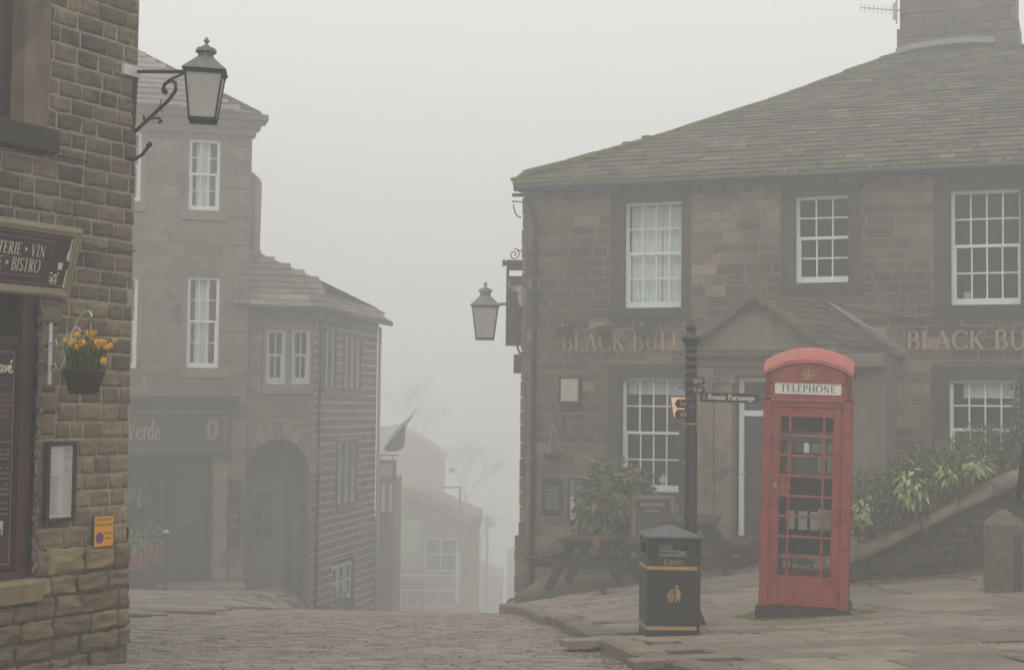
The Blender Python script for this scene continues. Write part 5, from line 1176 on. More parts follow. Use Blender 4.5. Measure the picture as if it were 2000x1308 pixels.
# ================================================================== NEAR BUILDING (left edge)
NBo = atY(252, 900, 9.9); NBo.z = 0
NB = Frame(NBo, (.492, .870, 0))
ZN0, ZN1 = CZ - 1.85, CZ + 3.6
nb = thing('shop_building', 'near gritstone shop building with maroon shopfront cut by the left edge', 'building', (NBo.x, NBo.y, ZN0))
H = NB.hit
SL = -3.0
upw = (SL, H(97, 120)[0], H(50, 296)[1], ZN1)           # upper window with jambs and sill
shp = (SL, H(72, 850)[0], H(40, 1180)[1], H(60, 560)[1])   # shopfront opening
dress = (H(72, 850)[0], H(112, 680)[0], H(85, 850)[1], H(85, 590)[1])
holes = [upw, shp, dress]
zlow = H(150, 1065)[1]
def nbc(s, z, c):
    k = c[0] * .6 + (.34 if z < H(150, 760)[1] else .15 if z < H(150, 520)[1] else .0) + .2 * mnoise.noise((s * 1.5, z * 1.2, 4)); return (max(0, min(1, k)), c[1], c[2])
m, mo = MB(), MB()
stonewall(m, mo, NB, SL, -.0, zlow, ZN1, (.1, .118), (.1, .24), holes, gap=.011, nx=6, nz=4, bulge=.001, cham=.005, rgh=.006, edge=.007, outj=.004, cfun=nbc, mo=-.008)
w_ = m.build('wall', mt['near'], nb, True); mo.build('pointing', mt['mortar'], w_)
m, mo = MB(), MB()
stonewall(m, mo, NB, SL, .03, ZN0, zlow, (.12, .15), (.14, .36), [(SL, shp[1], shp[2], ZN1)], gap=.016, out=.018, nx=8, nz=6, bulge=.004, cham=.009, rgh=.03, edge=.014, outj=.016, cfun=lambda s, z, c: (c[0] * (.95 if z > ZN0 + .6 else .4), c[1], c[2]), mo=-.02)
w2 = m.build('base_wall', mt['nearlow'], nb, True); mo.build('pointing', mt['mortardark'], w2)
# corner stones seen edge on: return of the wall away from the street
RT = Frame(NB.p(.0, -.012, 0), -NB.n, NB.t)
m = MB(); z = ZN0; k = 0
while z < ZN1:
    h = U(.106, .124); c = (U(.1, .8), R(), R()); e_ = U(-.012, .012)
    stone(m, RT, -.002, U(.16, .4), z, z + h, .016, e_ + (.045 if z < CZ - .8 else .0) + (.015 if z < zlow else 0), 3, 3, .006, .014, .012, c, .006); z += h
m.box(NB, -.35, -.03, -7, -.03, ZN0, ZN1, (.3, .3, .3)); m.box(NB, SL - 2, SL + .05, -7, -.03, ZN0, ZN1); m.box(NB, SL - 2, -.35, -7, -6.9, ZN0, ZN1)
m.build('return_wall', mt['near'], nb, True)
# dressed quoin strip beside the shopfront + ragged mortar edge
m = MB(); z = dress[2]
for i in range(6):
    z1 = z + (dress[3] - dress[2]) / 6; stone(m, NB, dress[0] + .005, dress[1] + (.03 if i % 2 else -.005), z, z1, .006, .006, 5, 4, .002, .006, .004, (R(), R(), R()), .003); z = z1
m.build('dressed_jamb', mt['trimlight'], nb, True)
m = MB()
for i in range(170): zz_ = U(H(70, 1120)[1], H(70, 590)[1]); m.ball(NB.p(shp[1] + U(-.012, .016), U(0, .018), zz_), U(.006, .018), 6, sc=(.8, 1, 1.5), c=(R(),) * 3)
m.build('ragged_mortar', M('ragged_render', (.2, .17, .14), .95, .6, 30, .8, 60, soot=.3), nb, True)
# shop front joinery
m = MB(); FO = -.03; sR = shp[1]
zt_, zb_ = H(55, 575)[1], H(50, 1130)[1]
m.box(NB, sR - .112, sR - .012, -.12, FO, zb_, zt_); m.box(NB, sR - .122, sR - .112, -.12, FO - .02, zb_, zt_)
m.box(NB, SL, sR - .122, -.12, FO - .015, H(30, 675)[1], H(30, 656)[1]); m.box(NB, SL, sR - .012, -.12, FO + .02, zb_ - .01, zb_ + .05); m.box(NB, SL, sR - .012, -.12, FO + .05, zb_ - .04, zb_ - .01)
fr_ = m.build('shopfront_frame', mt['maroon'], nb, bevel=.006)
m = MB(); m.box(NB, SL, sR - .112, -.1, -.09, H(30, 656)[1], zt_); m.build('pane', mt['glass'], fr_)
m = MB(); n = 60; P = [NB.p(SL + (sR - .28 - SL) * i / n, -.16 + .012 * sin(i * 2.1), z) for z in (H(30, 650)[1], zt_) for i in range(n + 1)]; m.raw(P, [(i, i + 1, n + 2 + i, n + 1 + i) for i in range(n)]); m.build('lace_curtain', mt['curtain'], fr_, True)
m = MB(); m.box(NB, SL, sR - .112, -.9, -.8, ZN0 + .5, zt_); m.box(NB, sR - .122, sR - .112, -.8, -.13, ZN0 + .5, zt_); m.box(NB, SL, sR, -.9, -.12, zt_, zt_ + .1); m.build('room_interior', mt['room'], fr_)
# text board in the door
db = (SL, sR - .126, H(30, 1112)[1], H(30, 674)[1]); m = MB(); m.box(NB, *db[:2], -.1, -.06, *db[2:]); bd = m.build('opening_hours_board', mt['signmaroon'], nb)
zmid = H(20, 848)[1]
m = MB(); m.box(NB, db[0], db[1] - .012, -.062, -.0585, H(20, 1050)[1], zmid); m.build('black_panel', mt['board'], bd)
m = MB(); m.box(NB, db[1] - .018, db[1] - .015, -.06, -.0565, db[2] + .03, db[3] - .04); m.box(NB, SL, db[1] - .018, -.06, -.0565, db[2] + .03, db[2] + .034); m.box(NB, SL, db[1] - .018, -.06, -.0565, db[3] - .044, db[3] - .04); m.build('border_line', mt['pinkline'], bd)
m = MB()
def tx(s_right, py, text, wpx, hpx, mat_list, fn=sans):
    """right-aligned line whose right end sits at s_right"""
    z = H(20, py)[1]; ww = wpx; put(mat_list, fn(text)[:2], NB, s_right - ww, z, ww, hpx, -.0555)
rr = db[1] - .03
# script 'Pave' with accent
def script(mb, fr, s, z, k, o):
    def rb(pts, r_): mb.tube([fr.p(s + x * k, o, z + y * k) for x, y in pts], r_, 5)
    t_ = .07 * k
    rb([(-.1, .0), (.02, -.35), (.1, -.2), (.12, .4), (.15, .8), (.3, 1.0), (.42, .85), (.38, .6), (.2, .5)], t_); rb([(.7, .42), (.55, .46), (.47, .2), (.55, .02), (.68, .1), (.74, .42), (.74, .1), (.84, .05)], t_)
    rb([(.84, .4), (.92, .4), (.98, .05), (1.12, .25), (1.14, .45)], t_); rb([(1.2, .22), (1.38, .3), (1.4, .42), (1.3, .46), (1.22, .3), (1.24, .08), (1.36, .02), (1.5, .12)], t_); rb([(1.34, .6), (1.46, .74)], t_ * .9)
script(m, NB, rr - .158, H(20, 728)[1], .105, -.056)
m.build('lettering', mt['cream_letter'], bd)
m = MB()
for i, (t_, py, ww) in enumerate((('PURVEYORS OF', 773, .2), ('INTERNATIONAL', 784, .2), ('& LOCAL ARTISAN', 794.5, .22), ('FINE FOODS', 805, .14), ('& WINE', 816, .09))):
    ww *= .74; q = rr - .0 - (0, 0, 0, .015, .03)[i]; V, Fc, wd_ = serif(t_, 1.1); put(m, (V, Fc), NB, q - ww, H(20, py)[1], ww, .022, -.0555)
for py in (754, 830):
    z = H(20, py)[1]
    for sg_ in (1, -1): m.tube([NB.p(rr - .1 + sg_ * x, -.056, z + y) for x, y in ((0, 0), (.02, .012), (.045, .0), (.07, .012), (.06, .02), (.055, .01))], .0012, 4)
m.build('lettering', mt['pinkline'], bd)
m = MB()
for t_, py, ww in (('Opening Hours', 864, .17), ('Mon - Tue', 880, .12), ('08:30-16:00', 889, .12), ('kitchen 09:00-15:00', 897, .12), ('Wed - Sat', 915, .12), ('08:30-22:30', 926, .13), ('last order 21:00', 936, .1), ('Sun', 948, .05), ('09:00-16:00', 957, .13), ('kitchen 09:00-15:00', 967, .12), ('outdoor seating available, ask', 984, .26), ('dogs most welcome', 995, .16), ('menus inside and out', 1005, .2), ('ask about our gluten free', 1075, .2)):
    if py > 1010: continue
    tx(rr - .005, py, t_, ww * .8, .018, m)
m.build('chalk_lettering', mt['chalk'], bd)
m = MB(); c = (rr - .07, H(20, 1035)[1]); m.prism(NB, [(c[0] - .03, c[1] - .03), (c[0] + .03, c[1] - .03), (c[0] + .03, c[1] + .055), (c[0] - .03, c[1] + .055)], -.0585, -.0565); m.build('sticker', mt['paper'], bd)
m = MB(); m.prism(NB, [(c[0] + .024 * cos(a), c[1] - .012 + .024 * sin(a)) for a in [i * pi / 8 for i in range(16)]], -.0565, -.0555); m.build('sticker_disc', mt['teal'], bd)
# stone sills, upper window jamb and timber
m = MB(); z0, z1 = H(40, 1175)[1], H(40, 1132)[1]; n = 10; P = []
for i in range(n + 1):
    s = SL + (sR + .03 - SL) * i / n
    for o_, z in ((.06 + .006 * mnoise.noise((s * 6, 0, 0)), z0 + .012 * mnoise.noise((s * 5, 3, 0))), (.07, z1 - .02), (.05, z1), (-.1, z1 + .01), (-.1, z0)): P.append(NB.p(s, o_, z))
m.raw(P, [(i * 5 + k, i * 5 + (k + 1) % 5, i * 5 + 5 + (k + 1) % 5, i * 5 + 5 + k) for i in range(n) for k in range(5)] + [tuple(range(5)), tuple(range(n * 5 + 4, n * 5 - 1, -1))])
m.build('shop_sill', M('sandy_sill', (.24, .18, .11), .9, .35, 7, .7, 30, soot=.1), nb)
m = MB(); s1 = H(104, 270)[0]; m.box(NB, SL, s1, -.1, .07, H(50, 292)[1], H(50, 244)[1]); m.build('upper_sill', mt['trim'], nb, bevel=.012)
m = MB(); a, b = H(46, 120)[0], H(97, 120)[0]; m.box(NB, a, b - .004, -.14, .016, H(70, 250)[1], ZN1); m.build('upper_jamb', mt['trimlight'], nb, bevel=.01)
m = MB(); m.box(NB, a - .09, a - .0, -.2, -.1, H(30, 244)[1], ZN1); m.box(NB, a - .14, a - .09, -.22, -.13, H(30, 244)[1], ZN1); wf = m.build('upper_window_frame', mt['wood'], nb, bevel=.01)
m = MB(); m.box(NB, SL, a - .14, -.2, -.19, H(30, 244)[1], ZN1); m.build('pane', M('dull_grey_glass', (.12, .13, .125), .15, .1, 3, 0, spec=.6), wf)
# loose wires on the wall
m = MB(); m.tube([NB.p(H(155, 478)[0] + (-.005 - H(155, 478)[0]) * i / 8, .02 + .006 * sin(i * 2), H(155, 478)[1] + .01 * sin(i * 1.7) + (H(260, 492)[1] - H(155, 478)[1]) * i / 8) for i in range(9)], .004, 5)
m.build('cable', mt['boardbrown'], nb, True)
# ------------------------------------------------------------------ bistro sign
tlx, tly = H(159, 448, .16); blx, bly = H(140, 584, .05)
up = (NB.p(tlx, .16, tly) - NB.p(blx, .05, bly)); hS = up.length; up.z = up.z; up2 = (NB.n * .11 + Vector((0, 0, up.z))).normalized()
SG = Frame(NB.p((tlx + blx) / 2, .05, bly), NB.t, NB.t.cross(up2), up2)
if SG.n.dot(NB.n) < 0: SG.n = -SG.n
bs = thing('bistro_sign', 'maroon bistro sign board in a pale gilt frame above the shopfront', 'shop sign', tuple(SG.o))
W_ = 2.2
m = MB(); fw = .055
for o_, i0, i1 in ((.0, 0, fw), (.012, .012, fw - .018), (.022, .024, fw - .034)):
    m.box(SG, -W_, 0 - i0, -.04, o_, hS - i1, hS - i0); m.box(SG, -W_, 0 - i0, -.04, o_, i0, i1); m.box(SG, -i1, -i0, -.04, o_ - .0005, i1, hS - i1)
m.build('frame', mt['champagne'], bs, bevel=.003)
m = MB(); m.box(SG, -W_, -fw, -.035, -.012, fw, hS - fw); pn = m.build('panel', mt['signmaroon'], bs)
ho = -.0105
def sh(px, py): return SG.hit(px, py, ho)
m = MB()
for text, xr, yt, yb, wd_ in (('CHARCUTERIE * VIN', 86, 480, 502, .64), ('FROMAGE * BISTRO', 76, 507, 532, .6)):
    a, zb = sh(xr, yb + (1 if text[0] == 'C' else 1)); zt2 = sh(xr, yt)[1]; V, Fc, _ = serif(text, 1.0); put(m, (V, Fc), SG, a - wd_, zb, wd_, zt2 - zb, ho)
m.build('lettering', mt['cream_letter'], pn)
m = MB()
for pa, pb in (((0, 449), (132, 466)), ((0, 458), (108, 472)), ((0, 497), (86, 509)), ((0, 531), (80, 541)), ((0, 548), (133, 560))):
    a, b = sh(*pa), sh(*pb); z_ = (a[1] * .0 + b[1]); m.box(SG, -W_, b[0], ho - .001, ho + .0005, z_ - .0015, z_ + .0015)
m.build('rule', mt['pinkline'], pn)
m = MB()          # bottle, glass, grapes, second bottle
def outl(pts, k=1): m.prism(SG, pts, ho - .001, ho + .001)
cx, cz = sh(133, 510)
outl([(cx - .016, cz), (cx + .016, cz), (cx + .018, cz + .045), (cx + .005, cz + .075), (cx + .005, cz + .14), (cx - .004, cz + .14), (cx - .006, cz + .075), (cx - .018, cz + .045)])
cx, cz = sh(126, 563); outl([(cx - .02, cz), (cx + .012, cz), (cx + .018, cz + .12), (cx + .004, cz + .105), (cx - .018, cz + .12)])
cx, cz = sh(116, 527); outl([(cx - .015, cz), (cx + .015, cz), (cx + .02, cz + .045), (cx - .02, cz + .045)])
cx, cz = sh(104, 548)
for i in range(26): q = (cx + U(-.035, .03), cz + U(-.02, .055)); outl([(q[0] + .006 * cos(a), q[1] + .006 * sin(a)) for a in [k * pi / 3 for k in range(6)]])
m.build('emblem', mt['cream_letter'], pn)
m = MB(); cx, cz = sh(100, 490)
m.tube([SG.p(cx - .05, ho, cz + .1), SG.p(cx - .02, ho, cz + .08), SG.p(cx + .0, ho, cz + .05), SG.p(cx + .02, ho, cz + .06), SG.p(cx + .02, ho, cz + .03), SG.p(cx, ho, cz), SG.p(cx - .0, ho, cz - .04), SG.p(cx + .02, ho, cz - .02), SG.p(cx + .04, ho, cz - .0)], .0016, 4); m.build('vine_line', mt['pinkline'], pn)
# ------------------------------------------------------------------ menu case and parking plate
t, pn, r, o_ = flatbox('menu_case', 'black glazed menu case with a printed sheet on the near stone wall', 'menu case', (81, 139, 861, 1018), (mt['black'], mt['paper']), fr=NB, out=(.012, .05), frame=.027)
m = MB()
for i in range(34):
    z = r[3] - .02 - i * (r[3] - r[2] - .03) / 34; L1 = U(.3, .9)
    if i < 14: 
        if i % 2 == 0: m.box(NB, r[0] + .012, r[0] + .012 + .06 * U(.4, 1), o_, o_ + .0008, z, z + .002)
        m.box(NB, r[1] - .075, r[1] - .075 + .065 * U(.5, 1), o_, o_ + .0008, z, z + (.005 if i in (1, 5, 11) else .003))
    else:
        m.box(NB, r[0] + .012, r[0] + .012 + .085 * U(.5, 1), o_, o_ + .0008, z, z + .0035); m.box(NB, r[1] - .075, r[1] - .012, o_, o_ + .0008, z, z + .002)
m.build('print', mt['ink'], pn)
s0, s1, z0, z1 = rect(NB, 175, 214, 1005, 1067); pk = thing('parking_plate', 'small yellow restricted parking zone plate on the near stone corner', 'parking sign', tuple(NB.p(s0, .02, z0)))
m = MB(); m.box(NB, s0, s1, .03, .036, z0, z1); pp = m.build('plate', mt['black'], pk)
m = MB(); m.box(NB, s0 + .005, s1 - .005, .036, .0375, z0 + .005, z1 - .005); m.build('face', mt['yellow'], pk)
h_ = z1 - z0; w_ = s1 - s0; m = MB(); put(m, sans('Restricted'), NB, s0 + w_ * .17, z0 + h_ * .83, w_ * .64, h_ * .14, .0385); put(m, sans('Parking Zone'), NB, s0 + w_ * .09, z0 + h_ * .67, w_ * .82, h_ * .14, .0385); put(m, sans('At any'), NB, s0 + w_ * .55, z0 + h_ * .4, w_ * .36, h_ * .14, .0385); put(m, sans('time'), NB, s0 + w_ * .6, z0 + h_ * .23, w_ * .26, h_ * .14, .0385); m.build('lettering', mt['black'], pp)
cx, cz = s0 + w_ * .29, z0 + h_ * .3; rr_ = w_ * .2
m = MB(); m.prism(NB, [(cx + rr_ * cos(i * pi / 12), cz + rr_ * 1.05 * sin(i * pi / 12)) for i in range(24)], .0376, .0385); m.bar(NB.p(cx - rr_ * .6, .039, cz + rr_ * .7), NB.p(cx + rr_ * .6, .039, cz - rr_ * .7), .001, .008); m.build('prohibition_ring', mt['signred'], pp)
m = MB(); m.prism(NB, [(cx + rr_ * .8 * cos(i * pi / 12), cz + rr_ * .85 * sin(i * pi / 12)) for i in range(24)], .0385, .0392); m.build('prohibition_disc', mt['blue'], pp)
# ------------------------------------------------------------------ wall lantern at the corner
wp = NB.p(-.03, .01, 0); wp.z = NB.hit(252, 135)[1]; s_ = 1.0
L_ = atY(396, 236, 9.25)
rel = lambda p: tuple(Vector(p) - L_)
bz = NB.hit(250, 140)[1]; wpt = NB.p(-.04, .02, bz)
d_ = (L_ - wpt); d_.z = 0; D = d_.length; dn = d_.normalized()
def bp(k, z): q = wpt + dn * k; return (q.x - L_.x, q.y - L_.y, z - L_.z)
k = 9.4 / 2900; zt = lambda py: CZ + (792 - py) * k
arm_ = [([bp(-.02, bz), bp(D - .1, zt(139))], .012), ([bp(D - .42, zt(141)), bp(D - .1, zt(131))], .008),
        ([bp(D * .42, zt(164)), bp(D * .40, zt(158)), bp(D * .42, zt(148)), bp(D * .5, zt(143)), bp(D * .58, zt(150)), bp(D * .59, zt(166)), bp(D * .5, zt(182)), bp(D * .34, zt(198)), bp(D * .2, zt(212)), bp(-.0, zt(232))], .012),
        ([bp(D * .12, zt(203)), bp(D * .14, zt(213)), bp(D * .25, zt(212)), bp(D * .36, zt(215)), bp(D * .4, zt(222)), bp(D * .36, zt(224))], .009),
        ([bp(D * .44, zt(165)), bp(D * .41, zt(160))], .018), ([bp(-.02, zt(292)), bp(.1, zt(284)), bp(.17, zt(272)), bp(.2, zt(265))], .011), ([bp(.18, zt(268)), bp(.21, zt(264))], .016),
        ([bp(-.04, zt(245)), bp(-.03, zt(115))], .018)]
lm = lantern('wall_lantern', 'large verdigris-topped lantern on a scrolled iron bracket at the near stone corner', tuple(L_), .535, arm_, mt['frosted'], rz=radians(8), tilt=radians(1.5))
br = [c for c in lm.children if c.name.startswith('bracket')][0]; br.rotation_euler.z = radians(-8)
m = MB(); m.tube([(0, 0, .27), (0, 0, .2)], .006, 6); m.tube([bp(D * .5, zt(185)), bp(D * .48, zt(200)), bp(D * .52, zt(210))], .004, 4); m.build('lamp_stem', mt['blackdull'], lm)
m = MB(); m.box(NB, -.16, .0, .0, .03, bz - .03, bz + .04); tag(m.build('cable_clip', mt['whitebar'], None), 'pale metal fixing plate at the root of the near lantern bracket', 'bracket plate')
# ------------------------------------------------------------------ daffodil basket on a white bracket
s0, z1 = H(97, 631); _, z0 = H(97, 751); hb_ = thing('basket_bracket', 'white scrolled iron bracket screwed beside the maroon shopfront', 'bracket', tuple(NB.p(s0, 0, z0)))
m = MB(); m.box(NB, s0 - .013, s0 + .013, .006, .016, z0, z1); m.build('wall_bar', mt['whitebar'], hb_, bevel=.002)
bc = atY(164, 724, 9.05)                      # rim centre of basket
bo_ = (bc - NB.p(s0, 0, bc.z)); od = Vector((bo_.x, bo_.y, 0)); L_ = od.length; od.normalize()
bq = lambda k_, py: NB.p(s0, .01, 0) + od * (k_ * L_) + Vector((0, 0, H(97, py)[1]))
m = MB(); m.tube([bq(.03, 721), bq(.3, 722), bq(.42, 705), bq(.48, 680), bq(.6, 655), bq(.75, 628), bq(.95, 612), bq(1.08, 612), bq(1.15, 620), bq(1.1, 626)], .0055, 7)
m.tube([bq(.03, 672), bq(.16, 665), bq(.2, 672), bq(.1, 677), bq(.04, 668)], .005, 6); m.tube([bq(.2, 676), bq(.4, 672), bq(.55, 652), bq(.75, 642), bq(.85, 648), bq(.8, 655)], .005, 6); m.tube([bq(.03, 716), bq(.14, 710), bq(.2, 716), bq(.12, 722)], .005, 6)
m.build('scroll', mt['whitebar'], hb_, True)
bas = thing('daffodil_basket', 'brown coco hanging basket of yellow daffodils on the near wall', 'hanging basket', (bc.x, bc.y, bc.z - .15))
kk = bc.y / 2900; r1, r0, hh_ = 40 * kk, 26 * kk, 44 * kk
m = MB(); m.lathe(bc.x, bc.y, [(r0 * .6, bc.z - hh_ - .004), (r0, bc.z - hh_), (r1 * .97, bc.z - .004), (r1, bc.z + .004), (r1 * .9, bc.z - .01), (.01, bc.z - .015)], 20); m.build('liner', mt['wicker'], bas, True)
m = MB()
for i in range(14):
    a = 2 * pi * i / 14
    for sg_ in (.35, -.35):
        m.tube([(bc.x + cos(a + sg_ * k_) * (r0 + (r1 - r0) * k_) * 1.02, bc.y + sin(a + sg_ * k_) * (r0 + (r1 - r0) * k_) * 1.02, bc.z - hh_ * (1 - k_)) for k_ in (0, .25, .5, .75, 1)], .0018, 4)
m.tube([(bc.x + cos(a) * r1 * 1.02, bc.y + sin(a) * r1 * 1.02, bc.z) for a in [i * 2 * pi / 20 for i in range(21)]], .003, 5)
m.tube([(bc.x + cos(a) * r0 * 1.02, bc.y + sin(a) * r0 * 1.02, bc.z - hh_) for a in [i * 2 * pi / 20 for i in range(21)]], .003, 5); m.build('wire_frame', mt['black'], bas)
hk = bq(1.12, 622); m = MB()
for a in (0, 2.1, 4.2): m.tube([(bc.x + cos(a) * r1, bc.y + sin(a) * r1, bc.z), hk], .0018, 4)
m.build('chain', mt['black'], bas)
m = MB()
for i in range(230):
    a = U(0, 6.3); r_ = r1 * .8 * sqrt(R()); L2 = U(.1, .2); ln = U(.05, .35) * (1.3 if i % 9 == 0 else .6); b_ = Vector((bc.x + cos(a) * r_, bc.y + sin(a) * r_, bc.z)); w_ = .0035; sd_ = Vector((U(-1, 1), U(-1, 1), 0)).normalized() * w_
    q1 = b_ + Vector((cos(a) * ln * .3 * L2, sin(a) * ln * .3 * L2, L2 * .55)); q2 = b_ + Vector((cos(a) * ln * L2 * 1.6, sin(a) * ln * L2 * 1.6, L2 * (1 - ln * .7)))
    cc_ = (R(), 0, 0); m.poly([b_ - sd_, b_ + sd_, q1 + sd_, q1 - sd_], cc_); m.poly([q1 - sd_, q1 + sd_, q2 + sd_ * .2, q2 - sd_ * .2], cc_)
m.build('leaves', mt['daffleaf'], bas)
FL = [(128, 663), (143, 666), (150, 652), (139, 671), (157, 671), (165, 670), (169, 650), (183, 650), (180, 661), (189, 668), (197, 665), (203, 668), (207, 677), (216, 674), (224, 664), (175, 693), (197, 697), (202, 704), (194, 677), (199, 670), (150, 678), (160, 668), (186, 682)]
ms = MB()
for i, (px, py) in enumerate(FL):
    c = atY(px, py, bc.y + U(-.06, .06)); ms.tube([(bc.x + (c.x - bc.x) * .35, bc.y + (c.y - bc.y) * .3, bc.z), c + Vector((0, .012, -.01))], .0022, 4)
    fd = (CAMP - c).normalized() + Vector((U(-.8, .8), U(-.4, .4), U(-.6, .5))); fd.normalize(); x = fd.cross(Vector((0, 0, 1))).normalized(); y = x.cross(fd); s_ = U(.020, .027); mp = MB(); mtp = MB()
    for k_ in range(6):
        a = k_ * pi / 3 + i; d1 = x * cos(a) + y * sin(a); d2 = x * cos(a + pi / 2) + y * sin(a + pi / 2); mp.poly([c, c + d1 * s_ * .5 + d2 * s_ * .3, c + d1 * s_ - fd * .002, c + d1 * s_ * .5 - d2 * s_ * .3], (R(), 0, 0))
    mtp.tube([c, c + fd * .012, c + fd * .018], [s_ * .22, s_ * .28, s_ * .4], 8, (R(), 0, 0))
    fo_ = mp.build('flower', mt['petal'], bas); mtp.build('trumpet', mt['trumpet'], fo_)
ms.build('flower_stems', mt['daffleaf'], bas)
# small hook higher on the wall
m = MB(); a = NB.p(H(112, 306)[0], .01, H(112, 306)[1]); b = NB.p(H(160, 316)[0], .01, H(160, 316)[1]); m.tube([a, a + NB.n * .03, b + NB.n * .03, b + NB.n * .03 + Vector((0, 0, -.02))], .006, 5); tag(m.build('iron_hook', mt['blackdull'], None), 'short rusty iron hook bar on the near wall below the upper sill', 'hook')
# ================================================================== FAR LEFT: TALL SHOP HOUSE AND LOWER STONE HOUSE
THo = atY(480, 800, 30.0); THo.z = 0
TH = fr_az(THo, 15.6)
ZT0 = CZ - 4.3
th = thing('tall_shop_house', 'tall three-storey stone house with a dark green shopfront in the mist', 'building', (THo.x, THo.y, ZT0))
T = TH.hit; TS0 = T(30, 700)[0]
zeT = T(490, 236)[1]
wins = [(369, 430, 272, 411), (365, 428, 540, 718), (196, 276, 255, 322 + 70), (190, 268, 540, 718)]
holes = []; rs_ = []
for w4 in wins:
    r = rect(TH, *w4); rs_.append(r); holes.append((r[0] - .1, r[1] + .1, r[2] - .22, r[3] + .25))
shop = (TS0, T(447, 1000)[0], ZT0, T(350, 775)[1]); holes.append(shop)
m, mo = MB(), MB()
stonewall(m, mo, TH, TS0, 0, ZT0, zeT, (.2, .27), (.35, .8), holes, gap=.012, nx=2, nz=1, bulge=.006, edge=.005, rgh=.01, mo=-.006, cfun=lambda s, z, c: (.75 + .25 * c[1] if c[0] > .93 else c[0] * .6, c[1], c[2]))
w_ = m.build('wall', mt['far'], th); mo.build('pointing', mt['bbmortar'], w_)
m = MB(); shell(m, TH, TS0, 0, ZT0, zeT, 7, -.03); m.build('rear_wall', mt['far'], th)
m = MB(); z = ZT0; k = 0
while z < zeT: m.cur = (U(.0, .6), 0, 0); m.box(TH, -.3 if k % 2 else -.5, .02, -.25, .02, z + .006, z + .28); z += .29; k += 1
m.build('quoin', mt['far'], th, bevel=.012)
for i, (r, w4) in enumerate(zip(rs_, wins)):
    sash(th, TH, r[0], r[1], r[2], r[3], -.05, 3 if i in (1, 3) else 3, 2 if i != 0 else 2, mt['white'], fw=.06, bw=.018, meet=True, curtain=(.2, .75, 0) if i < 2 else None, surround=(.1, .1, .25, .2, .012), sill=mt['far'], roomm=mt['sheenroom'])
RT_ = slope_frame(TH, .45, zeT + .1, radians(33)); pl = [RT_.hit(*q) for q in ((514, 230), (470, 212), (400, 176), (330, 134), (275, 102), (200, 62))]
m = MB(); slates(m, RT_, [(pl[0][0], 0)] + pl[1:] + [(TS0 - 1, pl[-1][1]), (TS0 - 1, 0)], .3, (.3, .7), .035, lambda s, r, c: (c[0] * .9, c[1], c[2]))
a, b = RT_.p(pl[0][0], 0, 0), RT_.p(pl[-1][0], 0, pl[-1][1]); m.poly([a, b, TH.p(.45, -7.2, zeT + .1)]); m.poly([b, RT_.p(TS0 - 1, 0, pl[-1][1]), TH.p(TS0 - 1, -7.2, zeT + .1), TH.p(.45, -7.2, zeT + .1)])
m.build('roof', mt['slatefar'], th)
m = MB()
for i, (o_, za, zb) in enumerate(((.1, -.36, -.22), (.2, -.22, -.08), (.34, -.08, .04))): m.box(TH, TS0, .0 + o_ * .9, -.3, o_, zeT + za + .04, zeT + zb + .038)
m.build('cornice', mt['far'], th)
# shopfront
m = MB(); zc_ = T(350, 775)[1]; zf0 = T(350, 884)[1]; zf1 = T(350, 796)[1]; sE = T(447, 850)[0]
m.box(TH, TS0, sE + .18, -.05, .32, zc_ - .08, zc_ + .03); m.box(TH, TS0, sE + .1, -.05, .22, zf1, zc_ - .082)
m.box(TH, TS0, sE, -.05, .15, zf0, zf1); m.box(TH, TS0, sE + .06, -.05, .2, zf0 - .06, zf0 - .002)
fs_ = m.build('fascia', mt['doorgreen'], th, bevel=.01)
m = MB(); b = rect(TH, 150, 440, 802, 877); o_ = .15
for q in ((b[0], b[1] - .03, b[2], b[2] + .014), (b[0], b[1] - .03, b[3] - .014, b[3]), (b[1] - .014, b[1], b[2] + .03, b[3] - .03)): m.box(TH, q[0], q[1], o_ - .002, o_ + .006, q[2], q[3])
m.build('gilt_line', mt['copperletter'], fs_)
m = MB(); V, Fc, _ = serif('Verde', 1.1); a, zb = T(247, 859, .16); put(m, (V, Fc), TH, a, zb, T(314, 859, .16)[0] - a, T(300, 817)[1] - T(300, 860)[1], .157); m.build('lettering', mt['copperletter'], fs_)
m = MB(); r = rect(TH, 402, 428, 815, 861, .155); 
for i in range(5):
    k_ = i / 5; m.tube([TH.p((r[0] + r[1]) / 2 + (r[1] - r[0]) * .45 * cos(a_) * (1 - k_ * .7), .158, (r[2] + r[3]) / 2 + (r[3] - r[2]) * .48 * sin(a_) * (1 - k_ * .6)) for a_ in [q * pi / 4 + i for q in range(9)]], .008, 4)
m.build('emblem', mt['copperletter'], fs_)
zg = CZ - 3.22; zs = T(360, 1150)[1]
m = MB(); sd0, sd1 = T(318, 1000)[0], T(415, 1000)[0]
m.box(TH, sd1, sE, -.35, .06, ZT0, zf0 - .06); m.build('shop_pilaster', mt['trimlight'], th, bevel=.015)
m = MB(); zt_ = T(360, 1138)[1]
m.box(TH, sd0 - .06, sd0, -.3, -.05, zt_, zf0 - .06); m.box(TH, sd1 - .06, sd1 - .002, -.3, -.05, zt_, zf0 - .06); m.box(TH, TS0, sd0 - .06, -.3, -.05, zf0 - .3, zf0 - .06); m.box(TH, TS0, sd0 - .06, -.2, -.05, ZT0, zt_ + .75); m.box(TH, T(282, 1000)[0], T(282, 1000)[0] + .05, -.1, -.04, zt_ + .75, zf0 - .3)
sf_ = m.build('shopfront', mt['doorgreen'], th, bevel=.008)
m = MB(); m.box(TH, sd0, sd1 - .06, -.28, -.22, zt_, zf0 - .06); 
